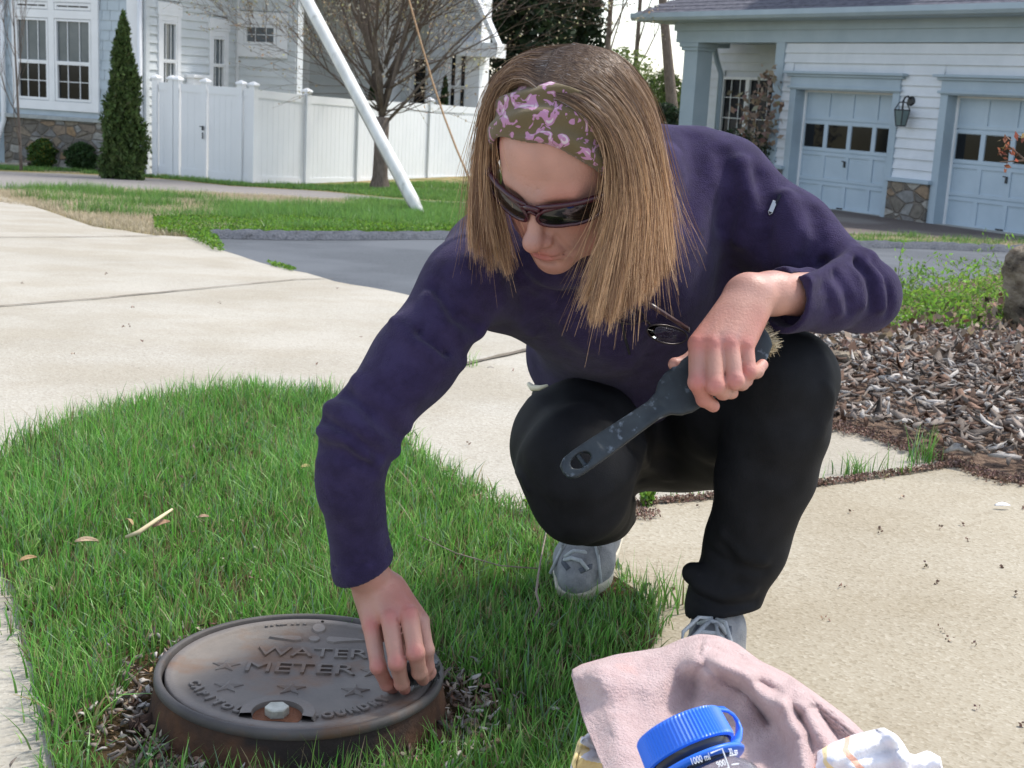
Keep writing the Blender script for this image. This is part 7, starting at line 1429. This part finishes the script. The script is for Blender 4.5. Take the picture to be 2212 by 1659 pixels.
# --- the long brush she rests on her knee
bA, bB = P(1222, 1018, 1.600), P(1648, 722, 1.640); bx_ = bB-bA; bL = np.linalg.norm(bx_); bx_ /= bL; bn = -_F+.25*_U; bn = bn-bx_*(bn @ bx_); bn /= np.linalg.norm(bn); by = np.cross(bn, bx_)
br = empty('scrub_brush', bA, 'long handled dark grey scrub brush with pale bristles held in her resting hand', 'brush')
prof_ = [(-.004, 0), (-.002, .009), (.006, .0140), (.02, .0152), (.05, .0148), (.10, .0130), (.128, .0125), (.142, .016), (.152, .024), (.165, .0285), (.20, .0300), (.25, .030), (.275, .028), (bL, .018), (bL+.006, 0)]
M_brush = mat('worn_dark_plastic', lin((32, 40, 47)), lin((44, 53, 60)), 40, .5, .4, 160, .4, c3=lin((112, 124, 138)), s3=55, f3=.63, bdist=.001)
bm = bmesh.new(); outl = [(x, w) for x, w in prof_]+[(x, -w) for x, w in prof_[-2:0:-1]]
hole = [(.0205+.0125*math.cos(a)*1.0, .0078*math.sin(a)) for a in [2*math.pi*k/20 for k in range(20)]]
def bpt(x, y, z): return Vector(bA+bx_*x+by*y+bn*z)
S = Sdf()
def brush_ev(X, c=None, R=1e9):
    Y = X-bA; x = Y @ bx_; y = Y @ by; z = Y @ bn; w = np.interp(x, [p[0] for p in prof_], [p[1] for p in prof_]); th = .0065+.0015*np.clip((x-.15)/.03, 0, 1); d = np.maximum(np.abs(y)-w, np.abs(z)-th*np.sqrt(np.clip(1-(y/np.maximum(w, 1e-4))**4*.5, .2, 1))); d = np.maximum(d, np.maximum(-x-.004, x-bL-.004)); q = np.sqrt(((x-.0215)/.0135)**2+(y/.0082)**2)-1; d = np.maximum(d, -q*.008); d = np.minimum(d, np.maximum(np.maximum(np.abs(x-.0225)-.0028, np.abs(y)-.0085), np.abs(z+.001)-.003))
    d = np.where((x > .05) & (x < .14), d+.0015*np.exp(-(y/.006)**2)*(z > 0), d); return d*.8
pts = np.array([bpt(x, y, z) for x in (-.02, bL+.03) for y in (-.05, .05) for z in (-.03, .03)]); V, F = nets(brush_ev, pts.min(0), pts.max(0), .0016); V = relax(V, F, 2, .5); link('handle', np_mesh('handle', V, F), M_brush, br, True)
r_ = np.random.default_rng(12); N = 5200; x = r_.uniform(.19, bL+.006, N); y = r_.uniform(-.019, .019, N); L_ = r_.uniform(.026, .036, N); d0 = np.stack([r_.normal(.15, .22, N)+np.clip((x-.25)*8, 0, .9), y*6+r_.normal(0, .10, N), -np.ones(N)], 1); d0 /= np.linalg.norm(d0, axis=1)[:, None]
base_ = bA+x[:, None]*bx_+y[:, None]*by-.006*bn; dw = d0[:, :1]*bx_+d0[:, 1:2]*by+d0[:, 2:]*bn; mid = base_+dw*L_[:, None]*.5; tip = base_+dw*L_[:, None]+r_.normal(0, .0012, (N, 3)); sd_ = np.cross(dw, r_.normal(size=(N, 3))); sd_ /= np.linalg.norm(sd_, axis=1)[:, None]; sd_ *= .0005
V = np.stack([base_-sd_, base_+sd_, mid+sd_, mid-sd_, tip+sd_*.6, tip-sd_*.6], 1).reshape(-1, 3); b0_ = (np.arange(N)*6)[:, None]; F = np.concatenate([b0_+np.array([[0, 1, 2, 3]]), b0_+np.array([[3, 2, 4, 5]])])
c = np.repeat(np.array([[.62, .52, .36]])*(1+r_.normal(0, .15, (N, 1))), 6, 0); link('bristles', np_mesh('bristles', V, F, col=np.clip(c, 0, 1)), mat('bristle', (0, 0, 0), vcol=True, rough=.6, trans=.2), br)
# --- the small brush under her scrubbing hand
sb_p = P(898, 1474, 1.684); sb_z = .087
sbo = Vector((sb_p[0], sb_p[1], sb_z)); sb = empty('small_brush', sbo, 'small black brush pressed on the iron cover under her right hand', 'brush')
dx = Vector((.80, .60, 0)); dy = Vector((-.60, .80, 0)); mb = MB(); pr = [(-.030, -.008), (-.024, -.013), (.024, -.013), (.032, -.006), (.032, .006), (.024, .013), (-.024, .013), (-.030, .008)]; mb.prism(pr, sbo+Z3*.008, dx, dy, Z3*.014); mb.build('handle', M_black, sb, bevel=.003)
N = 900; px_ = r_.uniform(-.026, .028, N); py_ = r_.uniform(-.011, .011, N); b_ = np.array(sbo)+px_[:, None]*np.array(dx)+py_[:, None]*np.array(dy)+np.array([0, 0, .009]); tp_ = b_+np.stack([r_.normal(0, .002, N), r_.normal(0, .002, N), -.009*np.ones(N)], 1); V = np.stack([b_-[.0005, 0, 0], b_+[.0005, 0, 0], tp_+[.0003, 0, 0], tp_-[.0003, 0, 0]], 1).reshape(-1, 3); link('bristles', np_mesh('bristles', V, np.arange(N*4).reshape(-1, 4)), M_black, sb)
# ================================================ GROUPS OF LOOK-ALIKES
GR = {'grass_tuft': 'grass tufts growing in the joints and verges', 'dead_leaf': 'dry leaves lying in the grass and on the concrete', 'round_shrub': 'rounded shrubs at the foot of the stone base', 'bare_tree': 'bare trees and saplings round the houses', 'arborvitae': 'cone-shaped evergreens by the pale house', 'spruce_tree': 'big dark evergreens behind the houses', 'leafy_bush': 'budding bushes left of the porch', 'guy_wire': 'guy wires of the utility pole', 'house': 'houses across the lawn'}
for o in scene.objects:
    k = o.name.split('.')[0]
    if o.parent is None and k in GR and o.get('label'): o['group'] = GR[k]
